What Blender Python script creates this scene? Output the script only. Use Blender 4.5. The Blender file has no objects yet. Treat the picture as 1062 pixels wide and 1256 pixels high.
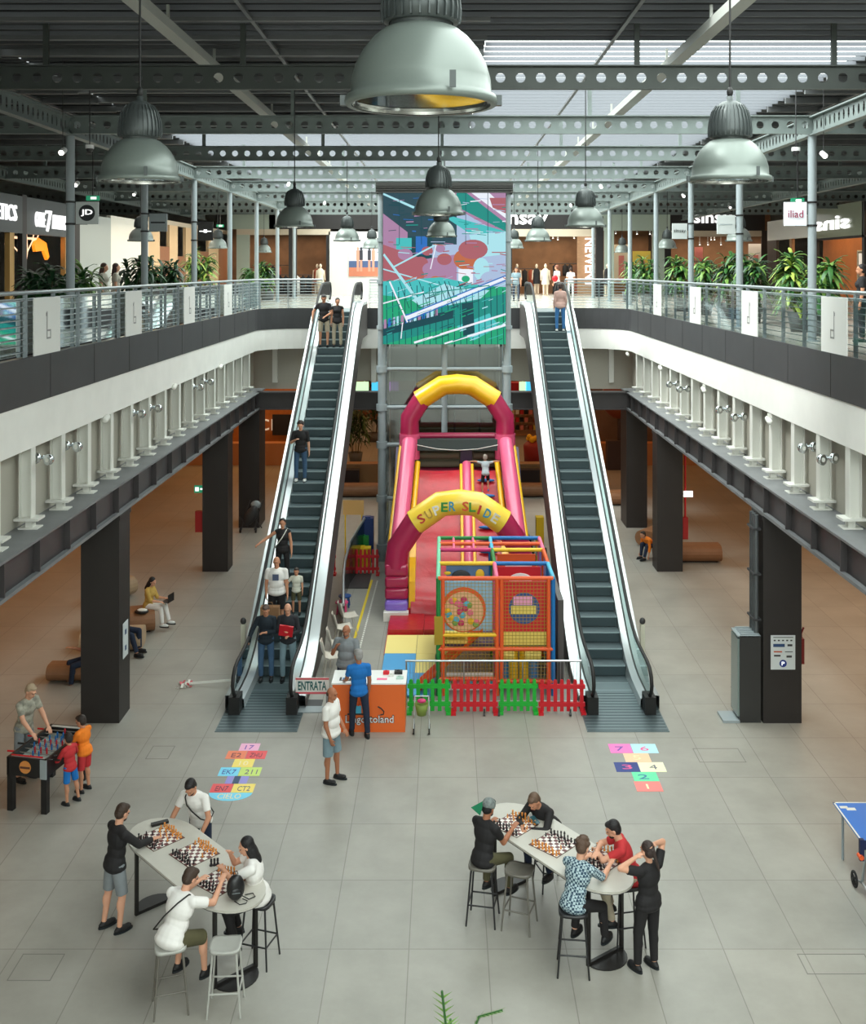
import bpy, math, random
from mathutils import Vector, Matrix
SC = bpy.context.scene
COL = SC.collection
random.seed(7)
# ---------------------------------------------------------------- camera
F, CX, CY, CAMX, H = 1316.0, 546.0, 330.0, 0.08, 9.0     # focal length in px, vanishing point, eye position
cam_d = bpy.data.cameras.new('camera'); cam = bpy.data.objects.new('camera', cam_d); COL.objects.link(cam)
cam.location = (CAMX, 0, H); cam.rotation_euler = (math.radians(90), 0, 0)
cam_d.sensor_width = 36; cam_d.lens = 36*F/1256
cam_d.shift_x = (531-CX)/1256; cam_d.shift_y = (CY-628)/1256
cam_d.clip_start = 0.05; cam_d.clip_end = 300
SC.camera = cam
SC.view_settings.view_transform = 'Standard'; SC.view_settings.look = 'None'
SC.view_settings.gamma = 1; SC.view_settings.use_curve_mapping = False
SC.view_settings.exposure = 0.0
SC.cycles.use_denoising = True
# ---------------------------------------------------------------- daylight: overcast sky seen through the roof louvres
W = bpy.data.worlds.new('overcast_sky'); SC.world = W; W.use_nodes = True
W.node_tree.nodes['Background'].inputs[0].default_value = (0.91, 1.0, 0.955, 1)
W.node_tree.nodes['Background'].inputs[1].default_value = 5.6
sun_d = bpy.data.lights.new('added_soft_sun', 'SUN'); sun_d.energy = 4.6; sun_d.angle = math.radians(22); sun_d.color = (.97, 1.0, .97)  # soft sun added from the left to brighten the right fascia
sun = bpy.data.objects.new('added_soft_sun', sun_d); COL.objects.link(sun); sun.rotation_euler = Vector((-.60, -.20, .77)).to_track_quat('Z', 'Y').to_euler()
def area(name, loc, rot, sx, sy, power, col, portal=False, spread=180):
    l = bpy.data.lights.new(name, 'AREA'); l.shape = 'RECTANGLE'; l.size = sx; l.size_y = sy
    l.energy = power; l.color = col; l.spread = math.radians(spread)
    if portal: l.cycles.is_portal = True
    o = bpy.data.objects.new(name, l); COL.objects.link(o); o.location = loc; o.rotation_euler = [math.radians(a) for a in rot]
    return o
area('sky_portal', (4.2, 23.5, 13.3), (0,0,0), 6.9, 11.0, 1, (1,1,1), True)
area('sky_portal', (0, 44.5, 13.3), (0,0,0), 15, 31.0, 1, (1,1,1), True)
area('sky_portal', (-2.2, -17, 13.3), (0,0,0), 19.6, 27.0, 1, (1,1,1), True)
area('sky_portal', (4.2, 7.2, 13.3), (0,0,0), 6.9, 21.0, 1, (1,1,1), True)
WARM = (1.0, 0.42, 0.13); SHOP = (1.0, 0.80, 0.58)
for _x in (-12.5, 12.5):                                  # tungsten downlights under the galleries
    area('gallery_downlight_and_fill', (_x, 12, 4.3), (0,0,0), 4, 14, 60, WARM)
    area('gallery_downlight_and_fill', (_x, 31, 4.3), (0,0,0), 5, 20, 210, WARM)
area('gallery_downlight_and_fill', (10.5, 24.5, 4.2), (0,0,0), 4, 15, 230, (1,.86,.68))  # fill light added to lift the daylit right side of the ground floor
area('gallery_downlight_and_fill', (0, 49, 4.3), (0,0,0), 26, 12, 420, WARM)
area('upper_corridor_light', (-10.2, 34, 11.4), (0,0,0), 2.5, 34, 170, (1,.95,.88))
area('upper_corridor_light', (12.2, 34, 11.4), (0,0,0), 6, 34, 330, (1,.95,.88))
area('upper_corridor_light', (0, 51, 11.6), (0,0,0), 24, 8, 250, (1,.95,.88))
# ---------------------------------------------------------------- pixel -> place helpers
def G(x, y, z=0.0):
    k = (H-z)/(y-CY); return Vector(((x-CX)*k+CAMX, F*k, z))
def A(x, y, d): return Vector(((x-CX)*d/F+CAMX, d, H-(y-CY)*d/F))
def AX(x, d): return (x-CX)*d/F+CAMX
def AZ(y, d): return H-(y-CY)*d/F
# ---------------------------------------------------------------- materials
def lin(c):
    c = c/255.0
    return c/12.92 if c <= .04045 else ((c+.055)/1.055)**2.4
MATS = {}
def mat(name, rgb, rough=.6, metal=0.0, var=0.0, scale=6.0, bump=0.0, emit=0.0, spec=None, coat=0.0, stretch=None):
    if name in MATS: return MATS[name]
    m = bpy.data.materials.new(name); m.use_nodes = True; MATS[name] = m
    nt = m.node_tree; b = nt.nodes['Principled BSDF']
    c = (lin(rgb[0]), lin(rgb[1]), lin(rgb[2]), 1)
    b.inputs['Base Color'].default_value = c
    b.inputs['Roughness'].default_value = rough; b.inputs['Metallic'].default_value = metal
    if spec is not None: b.inputs['Specular IOR Level'].default_value = spec
    if coat: b.inputs['Coat Weight'].default_value = coat; b.inputs['Coat Roughness'].default_value = .15
    if emit:
        b.inputs['Emission Color'].default_value = c; b.inputs['Emission Strength'].default_value = emit
    if var or bump:
        tc = nt.nodes.new('ShaderNodeTexCoord'); nz = nt.nodes.new('ShaderNodeTexNoise')
        nz.inputs['Scale'].default_value = scale; nz.inputs['Detail'].default_value = 5
        if stretch:
            mp = nt.nodes.new('ShaderNodeMapping'); mp.inputs['Scale'].default_value = stretch
            nt.links.new(tc.outputs['Object'], mp.inputs['Vector']); nt.links.new(mp.outputs[0], nz.inputs['Vector'])
        else: nt.links.new(tc.outputs['Object'], nz.inputs['Vector'])
        if var:
            r = nt.nodes.new('ShaderNodeValToRGB')
            r.color_ramp.elements[0].position = .3; r.color_ramp.elements[1].position = .7
            r.color_ramp.elements[0].color = [max(0, v*(1-var)) for v in c[:3]]+[1]
            r.color_ramp.elements[1].color = [min(1, v*(1+var)) for v in c[:3]]+[1]
            nt.links.new(nz.outputs['Fac'], r.inputs[0]); nt.links.new(r.outputs[0], b.inputs['Base Color'])
            if emit: nt.links.new(r.outputs[0], b.inputs['Emission Color'])
        if bump:
            bp = nt.nodes.new('ShaderNodeBump'); bp.inputs['Strength'].default_value = bump
            bp.inputs['Distance'].default_value = .02
            nt.links.new(nz.outputs['Fac'], bp.inputs['Height']); nt.links.new(bp.outputs[0], b.inputs['Normal'])
    return m
def glass(name, rgb, alpha, rough=.05, ior=1.5):
    m = bpy.data.materials.new(name); m.use_nodes = True; nt = m.node_tree
    for n in list(nt.nodes): nt.nodes.remove(n)
    o = nt.nodes.new('ShaderNodeOutputMaterial'); t = nt.nodes.new('ShaderNodeBsdfTransparent'); g = nt.nodes.new('ShaderNodeBsdfGlossy')
    fr = nt.nodes.new('ShaderNodeFresnel'); fr.inputs[0].default_value = ior
    ad = nt.nodes.new('ShaderNodeMath'); ad.operation = 'ADD'; ad.inputs[1].default_value = alpha
    mx = nt.nodes.new('ShaderNodeMixShader')
    t.inputs[0].default_value = (lin(rgb[0]), lin(rgb[1]), lin(rgb[2]), 1); g.inputs['Roughness'].default_value = rough
    g.inputs[0].default_value = (.9, .95, .95, 1)
    nt.links.new(fr.outputs[0], ad.inputs[0]); nt.links.new(ad.outputs[0], mx.inputs[0])
    nt.links.new(t.outputs[0], mx.inputs[1]); nt.links.new(g.outputs[0], mx.inputs[2]); nt.links.new(mx.outputs[0], o.inputs[0])
    return m
# ---------------------------------------------------------------- mesh builder
def basis(d):
    d = Vector(d).normalized()
    a = Vector((0,0,1)) if abs(d.z) < .9 else Vector((1,0,0))
    x = a.cross(d).normalized(); y = d.cross(x).normalized()
    return x, y, d
class MB:
    def __init__(s): s.v = []; s.f = []; s.m = []; s.sm = []; s.cur = 0; s.smooth = False
    def mi(s, i): s.cur = i; return s
    def add(s, vs, fs, smooth=None):
        o = len(s.v); s.v += [tuple(v) for v in vs]
        for f in fs: s.f.append([i+o for i in f]); s.m.append(s.cur); s.sm.append(s.smooth if smooth is None else smooth)
        return s
    def box(s, x0, x1, y0, y1, z0, z1, M=None):
        v = [Vector((x,y,z)) for z in (z0,z1) for y in (y0,y1) for x in (x0,x1)]
        if M is not None: v = [M @ p for p in v]
        return s.add(v, [(0,2,3,1),(4,5,7,6),(0,1,5,4),(2,6,7,3),(0,4,6,2),(1,3,7,5)], False)
    def beam(s, p0, p1, w, h, up=(0,0,1)):
        p0 = Vector(p0); p1 = Vector(p1); d = (p1-p0).normalized(); u = Vector(up)
        x = d.cross(u)
        x = x.normalized() if x.length > 1e-4 else Vector((1,0,0))
        u = x.cross(d).normalized()
        v = []
        for p in (p0, p1):
            for a, b in ((-1,-1),(1,-1),(1,1),(-1,1)): v.append(p+x*a*w/2+u*b*h/2)
        return s.add(v, [(0,3,2,1),(4,5,6,7),(0,1,5,4),(1,2,6,5),(2,3,7,6),(3,0,4,7)], False)
    def cyl(s, p0, p1, r0, r1=None, n=12, caps=True, smooth=True):
        r1 = r0 if r1 is None else r1
        p0 = Vector(p0); p1 = Vector(p1); x, y, d = basis(p1-p0); v = []
        for p, r in ((p0, r0), (p1, r1)):
            for i in range(n):
                a = 2*math.pi*i/n; v.append(p+x*math.cos(a)*r+y*math.sin(a)*r)
        s.add(v, [(i, (i+1)%n, (i+1)%n+n, i+n) for i in range(n)], smooth)
        if caps: s.add(v, [tuple(range(n-1,-1,-1)), tuple(range(n,2*n))], False)
        return s
    def ell(s, c, r, B=None, n=12, m=8):
        c = Vector(c); r = (r,r,r) if isinstance(r, (int,float)) else r; v = []
        for j in range(1, m):
            t = math.pi*j/m
            for i in range(n):
                a = 2*math.pi*i/n
                p = Vector((math.sin(t)*math.cos(a)*r[0], math.sin(t)*math.sin(a)*r[1], math.cos(t)*r[2]))
                if B is not None: p = B @ p
                v.append(c+p)
        tp = Vector((0,0,r[2])); tp = B @ tp if B is not None else tp
        v += [c+tp, c-tp]; T = len(v)-2; Bt = T+1
        f = []
        for j in range(m-2):
            for i in range(n): f.append((j*n+i, (j+1)*n+i, (j+1)*n+(i+1)%n, j*n+(i+1)%n))
        for i in range(n):
            f.append((T, i, (i+1)%n)); f.append((Bt, (m-2)*n+(i+1)%n, (m-2)*n+i))
        return s.add(v, f, True)
    def lathe(s, prof, c=(0,0,0), n=24, smooth=True, M=None):
        c = Vector(c); v = []
        for r, z in prof:
            for i in range(n):
                a = 2*math.pi*i/n; p = Vector((r*math.cos(a), r*math.sin(a), z))
                v.append((M @ p if M is not None else p)+c)
        f = []
        for j in range(len(prof)-1):
            for i in range(n): f.append((j*n+i, j*n+(i+1)%n, (j+1)*n+(i+1)%n, (j+1)*n+i))
        return s.add(v, f, smooth)
    def tube(s, pts, r, n=8, smooth=True, closed=False):
        pts = [Vector(p) for p in pts]; N = len(pts); v = []
        rr = r if isinstance(r, (list,tuple)) else [r]*N
        px = None
        for k in range(N):
            if closed: d = pts[(k+1)%N]-pts[k-1]
            else: d = pts[min(k+1,N-1)]-pts[max(k-1,0)]
            d.normalize()
            if px is None: x, y, _ = basis(d)
            else:
                x = px-d*px.dot(d)
                x = x.normalized() if x.length > 1e-5 else basis(d)[0]
                y = d.cross(x)
            px = x
            for i in range(n):
                a = 2*math.pi*i/n; v.append(pts[k]+x*math.cos(a)*rr[k]+y*math.sin(a)*rr[k])
        f = []
        for k in range(N if closed else N-1):
            k2 = (k+1)%N
            for i in range(n): f.append((k*n+i, k*n+(i+1)%n, k2*n+(i+1)%n, k2*n+i))
        s.add(v, f, smooth)
        if not closed: s.add(v, [tuple(range(n-1,-1,-1)), tuple(range((N-1)*n, N*n))], False)
        return s
    def prism(s, poly, fn, t0, t1):           # poly of 2-D points, fn(a,b,t) -> place
        n = len(poly); v = [fn(a,b,t0) for a,b in poly]+[fn(a,b,t1) for a,b in poly]
        f = [tuple(range(n)), tuple(range(2*n-1, n-1, -1))]+[(i,(i+1)%n+0,(i+1)%n+n,i+n) for i in range(n)]
        return s.add(v, f, False)
    def quad(s, a, b, c, d): return s.add([a,b,c,d], [(0,1,2,3)], False)
    def bevel(s, name, mats, parent, w=.05, seg=3):
        o = s.build(name, mats, parent); b = o.modifiers.new('bevel','BEVEL'); b.width = w; b.segments = seg
        for p in o.data.polygons: p.use_smooth = True
        return o
    def build(s, name, mats, parent=None, loc=None):
        me = bpy.data.meshes.new(name); me.from_pydata(s.v, [], s.f)
        if not isinstance(mats, (list,tuple)): mats = [mats]
        for m in mats: me.materials.append(m)
        me.polygons.foreach_set('material_index', s.m); me.polygons.foreach_set('use_smooth', s.sm)
        me.update()
        o = bpy.data.objects.new(name, me); COL.objects.link(o)
        if parent is not None: o.parent = parent
        if loc is not None: o.location = loc
        return o
def tag(o, label, cat=None, group=None, kind=None):
    if label: o['label'] = label
    if cat: o['category'] = cat
    if group: o['group'] = group
    if kind: o['kind'] = kind
    return o
def T(name, label, cat, loc=(0,0,0), rz=0.0, group=None, kind=None):
    o = bpy.data.objects.new(name, None); COL.objects.link(o); o.location = loc; o.rotation_euler = (0,0,rz)
    o.empty_display_size = .1
    return tag(o, label, cat, group, kind)
KIDS = {}
def kids(o): return [c for c in o.children]
def copy_tree(o, parent=None):
    c = o.copy(); COL.objects.link(c)
    if parent is not None: c.parent = parent
    for ch in kids(o): copy_tree(ch, c)
    return c
def dup(o, label, loc=None, rz=None, group=None):
    c = copy_tree(o)
    if loc is not None: c.location = loc
    if rz is not None: c.rotation_euler = (0,0,rz)
    if label: c['label'] = label
    if group: c['group'] = group
    return c
def S(mb, name, mats, label=None, parent=None):
    o = mb.build(name, mats, parent); o['kind'] = 'structure'
    if label: o['label'] = label
    return o
_TX = {}
def text(name, s, mats, w, h, parent=None, ext=.01, M=None, bold=0.0):
    """flat lettering of width w and height h, standing in the local xz plane, readable from -y, origin at its centre"""
    cu = bpy.data.curves.new('t', 'FONT'); cu.body = s; cu.extrude = .01; cu.resolution_u = 2; cu.offset = bold
    ob = bpy.data.objects.new('t', cu); COL.objects.link(ob)
    bpy.context.view_layer.update()
    me = bpy.data.meshes.new_from_object(ob.evaluated_get(bpy.context.evaluated_depsgraph_get()))
    bpy.data.objects.remove(ob); bpy.data.curves.remove(cu)
    xs = [v.co.x for v in me.vertices]; ys = [v.co.y for v in me.vertices]
    x0, x1, y0, y1 = min(xs), max(xs), min(ys), max(ys)
    for v in me.vertices:
        p = Vector(((v.co.x-(x0+x1)/2)*w/(x1-x0), -v.co.z/.01*ext, (v.co.y-(y0+y1)/2)*h/(y1-y0)))
        v.co = M @ p if M is not None else p
    me.materials.clear(); me.materials.append(mats)
    me.name = name
    o = bpy.data.objects.new(name, me); COL.objects.link(o)
    if parent is not None: o.parent = parent
    return o
def TR(x, y, z, rz=0.0, rx=0.0, ry=0.0):
    return Matrix.Translation((x,y,z)) @ Matrix.Rotation(rz,4,'Z') @ Matrix.Rotation(rx,4,'X') @ Matrix.Rotation(ry,4,'Y')
PI = math.pi
# palette
M_black = mat('black_paint', (30,28,27), .45)
M_dark = mat('dark_grey_paint', (52,52,54), .5, var=.08)
M_white = mat('white_paint', (225,225,218), .5)
M_chrome = mat('chrome', (215,220,222), .15, 1.0)
M_steel = mat('brushed_steel', (190,197,200), .32, .9)
M_steelp = mat('grey_blue_paint', (150,160,164), .45)
M_red = mat('red_plastic', (200,20,35), .4)
M_green = mat('green_plastic', (20,170,50), .4)
M_yellow = mat('yellow_plastic', (245,200,30), .45)
M_blue = mat('blue_plastic', (25,110,180), .45)
M_orange = mat('orange_paint', (235,110,35), .5)
M_rubber = mat('black_rubber', (22,22,22), .6)
# ================================================================ STRUCTURE
D = 7.54                       # gallery floor level
def tile_mat(name, c1, c2, cm, bw, bh, mortar=.006, rough=.38, off=(0,0,0)):
    m = bpy.data.materials.new(name); m.use_nodes = True; nt = m.node_tree; b = nt.nodes['Principled BSDF']
    tc = nt.nodes.new('ShaderNodeTexCoord'); mp = nt.nodes.new('ShaderNodeMapping'); mp.inputs['Location'].default_value = off
    br = nt.nodes.new('ShaderNodeTexBrick'); br.offset = 0.0
    f = lambda c: (lin(c[0]), lin(c[1]), lin(c[2]), 1)
    br.inputs['Color1'].default_value = f(c1); br.inputs['Color2'].default_value = f(c2); br.inputs['Mortar'].default_value = f(cm)
    br.inputs['Scale'].default_value = 1; br.inputs['Mortar Size'].default_value = mortar; br.inputs['Mortar Smooth'].default_value = .1
    br.inputs['Brick Width'].default_value = bw; br.inputs['Row Height'].default_value = bh
    nz = nt.nodes.new('ShaderNodeTexNoise'); nz.inputs['Scale'].default_value = .9; nz.inputs['Detail'].default_value = 8; nz.inputs['Roughness'].default_value = .65
    rp = nt.nodes.new('ShaderNodeValToRGB'); rp.color_ramp.elements[0].position = .3; rp.color_ramp.elements[1].position = .7
    rp.color_ramp.elements[0].color = (.80,.80,.78,1); rp.color_ramp.elements[1].color = (1.05,1.05,1.04,1)
    mx = nt.nodes.new('ShaderNodeMixRGB'); mx.blend_type = 'MULTIPLY'; mx.inputs[0].default_value = 1
    nt.links.new(tc.outputs['Object'], mp.inputs[0]); nt.links.new(mp.outputs[0], br.inputs[0]); nt.links.new(tc.outputs['Object'], nz.inputs['Vector'])
    nt.links.new(nz.outputs[0], rp.inputs[0]); nt.links.new(br.outputs[0], mx.inputs[1]); nt.links.new(rp.outputs[0], mx.inputs[2])
    nt.links.new(mx.outputs[0], b.inputs['Base Color'])
    rr = nt.nodes.new('ShaderNodeMapRange'); rr.inputs[3].default_value = rough-.1; rr.inputs[4].default_value = rough+.12
    nt.links.new(nz.outputs[0], rr.inputs[0]); nt.links.new(rr.outputs[0], b.inputs['Roughness'])
    return m
M_floor = tile_mat('stone_floor_tiles', (163,160,152), (156,154,147), (130,127,120), 1.04, 1.6, .007, .40, (.4,.2,0))
M_deckfloor = tile_mat('gallery_floor_tiles', (196,192,184), (190,186,178), (150,148,142), .9, .9, .006, .18)
S(MB().box(-30,30,-32,75,-.2,0), 'floor', M_floor, 'pale grey stone tile floor of the hall')
M_fasc = mat('dark_fascia_panel', (60,60,62), .55, var=.10, scale=1.5)
M_soff = mat('off_white_plaster', (236,235,230), .6, var=.03, scale=2)
M_beige = mat('beige_panel', (176,172,160), .6)
m = MB().box(-30,-6.75,-3,75,6.08,D-.01).box(6.75,30,-3,75,6.08,D-.01).box(-6.75,6.75,39.75,75,6.08,D-.01)
R = 1.5; arc = [(math.cos(a)*R, math.sin(a)*R) for a in [i*PI/2/8 for i in range(9)]]
for s in (-1, 1):
    poly = [(s*(6.74-R+a), 39.7-R+b) for a, b in arc]+[(s*6.75, 39.75)]
    if s < 0: poly = poly[::-1]
    m.prism(poly, lambda a,b,t: Vector((a,b,t)), 6.08, D-.01)
S(m, 'upper_deck', [M_soff], 'white slab of the upper gallery running round the hall')
S(MB().box(-30,-6.76,-3,75,D-.01,D).box(6.76,30,-3,75,D-.01,D).box(-6.76,6.76,39.76,75,D-.01,D), 'floor', M_deckfloor, 'polished pale floor of the upper gallery')
path = [(-6.74,-3.0)]+[(-6.74,y) for y in range(3,38,3)]+[(-6.74,38.2)]+[(-(6.74-R+a),39.7-R+b) for a,b in arc][1:]+[(x,39.7) for x in (-3,0,3)]+[(6.74-R+a,39.7-R+b) for a,b in arc][::-1]+[(6.74,y) for y in range(37,2,-3)]+[(6.74,-3.0)]
def strip(path, z0, z1, th):
    m = MB(); n = len(path); v = []
    for i, (x,y) in enumerate(path):
        a = Vector(path[max(i-1,0)]); b = Vector(path[min(i+1,n-1)]); d = (b-a).normalized(); nx = Vector((d.y,-d.x))
        p = Vector((x,y)); q = p+nx*th
        v += [(p.x,p.y,z0),(q.x,q.y,z0),(q.x,q.y,z1),(p.x,p.y,z1)]
    f = []
    for i in range(n-1):
        for k in range(4): f.append((i*4+k, (i+1)*4+k, (i+1)*4+(k+1)%4, i*4+(k+1)%4))
    m.add(v, f, False); return m
S(strip(path, 6.80, D+.02, .05), 'trim_1', M_fasc, 'dark grey fascia band around the gallery edge')
S(strip(path, 6.06, 6.80, .03), 'trim_2', M_soff, 'white fascia band below the dark one')
mj = MB()
for k in range(-1, 17):
    y = 2.3+2.3*k
    for s in (-1, 1): mj.box(s*6.688-.003, s*6.688+.003, y, y+.012, 6.81, D+.01)
S(mj, 'trim_3', M_black, 'joints between the dark fascia panels')
# walls closing the building
S(MB().box(-30.3,-30,-32,75,0,14), 'wall_left', M_soff); S(MB().box(30,30.3,-32,75,0,14), 'wall_right', M_soff)
S(MB().box(-30,30,75,75.3,0,14), 'wall_back', M_soff); S(MB().box(-30,30,-32.3,-32,0,14), 'wall_front', M_soff)
# ---- columns
M_col = mat('column_cladding', (40,36,35), .5, var=.08, scale=2)
def column(s, y0, dy, wx=.76, lab=''):
    x0, x1 = (6.38, 6.38+wx); m = MB()
    m.box(min(s*x0,s*x1), max(s*x0,s*x1), y0, y0+dy, 0, 4.02)
    m.box(min(s*(x0-.02),s*(x1+.02)), max(s*(x0-.02),s*(x1+.02)), y0-.02, y0+dy+.02, 4.02, 4.11)
    return S(m, 'column', M_col, lab)
for s, n in ((-1,'left'), (1,'right')):
    column(s, 21.26, .72, lab='front black clad column on the %s side' % n)
    column(s, 31.9, .72, lab='middle black clad column on the %s side' % n)
    column(s, 37.3, 1.2, .72, lab='rear corner black column on the %s side' % n)
# ---- lower steel girders with stiffeners
M_gir = mat('girder_dark_paint', (66,62,63), .42, var=.07, scale=3)
M_girt = mat('girder_grey_top', (118,120,122), .45, var=.1, scale=2)
for s, n in ((-1,'left'), (1,'right')):
    X = lambda a, b: (min(s*a,s*b), max(s*a,s*b))
    g = T('steel_girder', 'dark riveted girder on the %s side columns' % n, None, (0,0,0), kind='structure')
    MB().box(*X(6.50,6.56), 4, 38.6, 4.15, 4.68).build('web', M_gir, g)
    MB().box(*X(6.38,7.02), 4, 38.6, 4.11, 4.15).box(*X(6.38,6.46), 4, 38.6, 4.15, 4.17).build('bottom_flange', M_girt, g)
    MB().box(*X(6.38,7.02), 4, 38.6, 4.68, 4.72).build('top_flange', M_girt, g)
    for k in range(-8, 17):
        y = 15.75+1.38*k
        if 4 < y < 38.4: MB().box(*X(6.39,6.5), y, y+.03, 4.15, 4.68).build('stiffener', M_gir, g)
    # white posts and panels between girder and gallery
    w = T('hanger_frame', 'row of white steel posts on the %s girder' % n, None, (0,0,0), kind='structure')
    MB().box(*X(7.02,7.06), 4, 39.8, 4.72, 6.08).build('back_panel', M_beige, w)
    for k in range(-7, 15):
        y = 17.75+1.4*k
        if y < 4: continue
        p = MB()
        p.box(*X(6.74,6.93), y-.012, y+.012, 4.9, 6.08).box(*X(6.73,6.75), y-.09, y+.09, 4.9, 6.08).box(*X(6.92,6.94), y-.09, y+.09, 4.9, 6.08)
        p.box(*X(6.60,7.0), y-.16, y+.16, 4.86, 4.9).box(*X(6.72,6.84), y-.07, y+.07, 4.72, 4.86).box(*X(6.62,6.94), y-.13, y+.13, 4.72, 4.74)
        p.build('post', M_white, w)
S(MB().box(-6.5,6.5,37.35,37.5,4.15,4.70).box(-6.5,6.5,37.25,37.75,4.68,4.72).box(-6.5,6.5,37.25,37.6,4.11,4.15), 'cross_girder', M_gir, 'dark girder across the back of the hall')
m = MB().box(-7.3,7.3,40.3,40.4,4.80,6.08).box(-7.3,-3.4,40.3,40.4,4.5,4.8).box(3.4,7.3,40.3,40.4,4.5,4.8)
m.mi(1)
for x in (-6.3,-4.9,-2.6,2.4,4.9,6.3): m.box(x-.09,x+.09,40.15,40.3,4.75,6.08)
S(m, 'wall_bulkhead', [M_beige, M_white], 'beige bulkhead wall under the rear gallery')
S(MB().box(-7.35,-7.25,4,39,3.55,4.15), 'trim_4', mat('cream_plaster', (205,190,165), .7), 'cream bulkhead edge behind left girder')
# ================================================================ ROOF
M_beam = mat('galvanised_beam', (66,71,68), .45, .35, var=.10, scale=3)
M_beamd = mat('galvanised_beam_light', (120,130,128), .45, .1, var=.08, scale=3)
M_deck = mat('corrugated_roof_sheet', (74,76,78), .45, .4, var=.18, scale=1.0, stretch=(.15,6,1))
M_rib = mat('roof_rib_metal', (120,122,124), .4, .5, var=.1, scale=2)
def holes(m, L0, L1, z0, z1, sp, rx, rz, fn, n=12):
    """perforated web between L0 and L1"""
    N = max(1, round((L1-L0)/sp)); dx = (L1-L0)/N; zc = (z0+z1)/2
    for k in range(N):
        a, b = L0+k*dx, L0+(k+1)*dx; c = (a+b)/2
        out = []; inn = []
        for i in range(n):
            t = 2*PI*(i+.5)/n; cx, sz = math.cos(t), math.sin(t)
            q = max(abs(cx), abs(sz)); out.append((c+cx/q*(dx/2), zc+sz/q*(z1-z0)/2)); inn.append((c+cx*rx, zc+sz*rz))
        v = [fn(*p) for p in out+inn]
        m.add(v, [(i,(i+1)%n,(i+1)%n+n,i+n) for i in range(n)], False)
        # square corners
        cr = [(a,z0),(b,z0),(b,z1),(a,z1)]
        for (px,pz) in cr:
            near = sorted(range(n), key=lambda i: (out[i][0]-px)**2+(out[i][1]-pz)**2)[:2]
            m.add([fn(px,pz), fn(*out[near[0]]), fn(*out[near[1]])], [(0,1,2)], False)
ZB0, ZB1 = 11.75, 12.08
for i, y in enumerate((16.35, 21.7, 27.05, 32.4, 37.75, 43.1, 48.45, 53.8)):
    m = MB(); holes(m, -19.8, 19.8, ZB0, ZB1, .307, .075, .075, lambda a,z: Vector((a,y,z)))
    m.box(-19.8,19.8,y-.07,y+.02,ZB0-.02,ZB0).box(-19.8,19.8,y-.07,y+.02,ZB1,ZB1+.02)
    for x in range(-18, 19, 3): m.box(x-.04,x+.04,y-.03,y+.03,ZB1,12.80)
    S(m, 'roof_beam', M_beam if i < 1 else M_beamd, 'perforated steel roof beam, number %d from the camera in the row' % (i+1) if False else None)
for s in (-1, 1):
    for X0 in (7.5, 13.2):
        m = MB(); x = s*X0; holes(m, 5.0, 59.4, ZB0-.03, ZB1-.03, .24, .045, .10, lambda a,z: Vector((x,a,z)), 8)
        m.box(x-.08,x+.08,5,59.4,ZB0-.06,ZB0-.03).box(x-.08,x+.08,5,59.4,ZB1-.03,ZB1)
        S(m, 'roof_girder', M_beamd, 'slotted roof girder running the length of the hall')
    m = MB().box(s*3.8-.1,s*3.8+.1,5,59,12.30,12.34).box(s*3.8-.1,s*3.8-.085,5,59,12.34,12.44).box(s*3.8+.085,s*3.8+.1,5,59,12.34,12.44)
    for y in range(6, 59, 3): m.box(s*3.8-.02,s*3.8+.02,y,y+.04,12.3,12.7)
    S(m, 'cable_tray', mat('pale_galvanised', (178,180,174), .5, .2), 'long cable tray under the roof')
for x in (-8.85, -2.8, -.02, 2.8, 8.8): S(MB().box(x-.03,x+.03,4,60,12.69,12.735), 'roof_carrier', M_rib, 'thin roof rail from which a row of dome lamps hangs')
# corrugated deck: opaque zones, and louvred zones where daylight comes through
m = MB()
def sheet(x0, x1, y0, y1, z=12.80):
    y = y0
    while y < y1-.01:
        w = .36
        m.add([(x0,y,z),(x1,y,z),(x1,y+.10,z),(x0,y+.10,z),(x1,y+.16,z+.10),(x0,y+.16,z+.10),(x1,y+.30,z+.10),(x0,y+.30,z+.10),(x1,y+w,z),(x0,y+w,z)],
              [(0,1,2,3),(3,2,4,5),(5,4,6,7),(7,6,8,9)], False); y += w
sheet(7.6, 30, -32, 75); sheet(-30, -7.6, -3, 75); sheet(-30, -12, -32, -3)
sheet(-7.6, 7.6, 60, 75); sheet(-7.6, .75, 14.5, 29.2); sheet(.75, 7.6, 14.5, 17.7); sheet(-7.6, .75, -3, 14.5)
S(m, 'ceiling', M_deck, 'dark corrugated steel roof deck')
m = MB(); y = 14.6
while y < 60:
    if y < 29.2: m.box(.75 if y > 17.7 else -7.6, 7.6, y, y+.02, 12.735, 12.805)
    else: m.box(-7.6, 7.6, y, y+.02, 12.74, 12.805)
    y += .42
S(m, 'roof_louvres', mat('louvre_pale_aluminium', (112,115,122), .5), 'metal louvre bars across the bright roof light')
m = MB(); y = 14.6
while y < 60:
    for s in (-1, 1): m.box(*sorted((s*7.6, s*20)), y, y+.08, 12.66, 12.80)
    if y < 29.2: m.box(-7.6, .75, y, y+.08, 12.68, 12.80)
    y += 1.3
S(m, 'roof_purlins', M_rib, 'thin purlins below the dark roof deck')
# ---- round steel columns on the gallery
for s in (-1, 1):
    for k in range(8):
        y = 16.35+5.35*k
        m = MB().cyl((s*7.5,y,D), (s*7.5,y,ZB0-.06), .085, n=16).cyl((s*7.5,y,D), (s*7.5,y,D+.02), .16, n=16)
        S(m, 'roof_post', M_steelp, 'round blue-grey steel post on the gallery')
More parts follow.
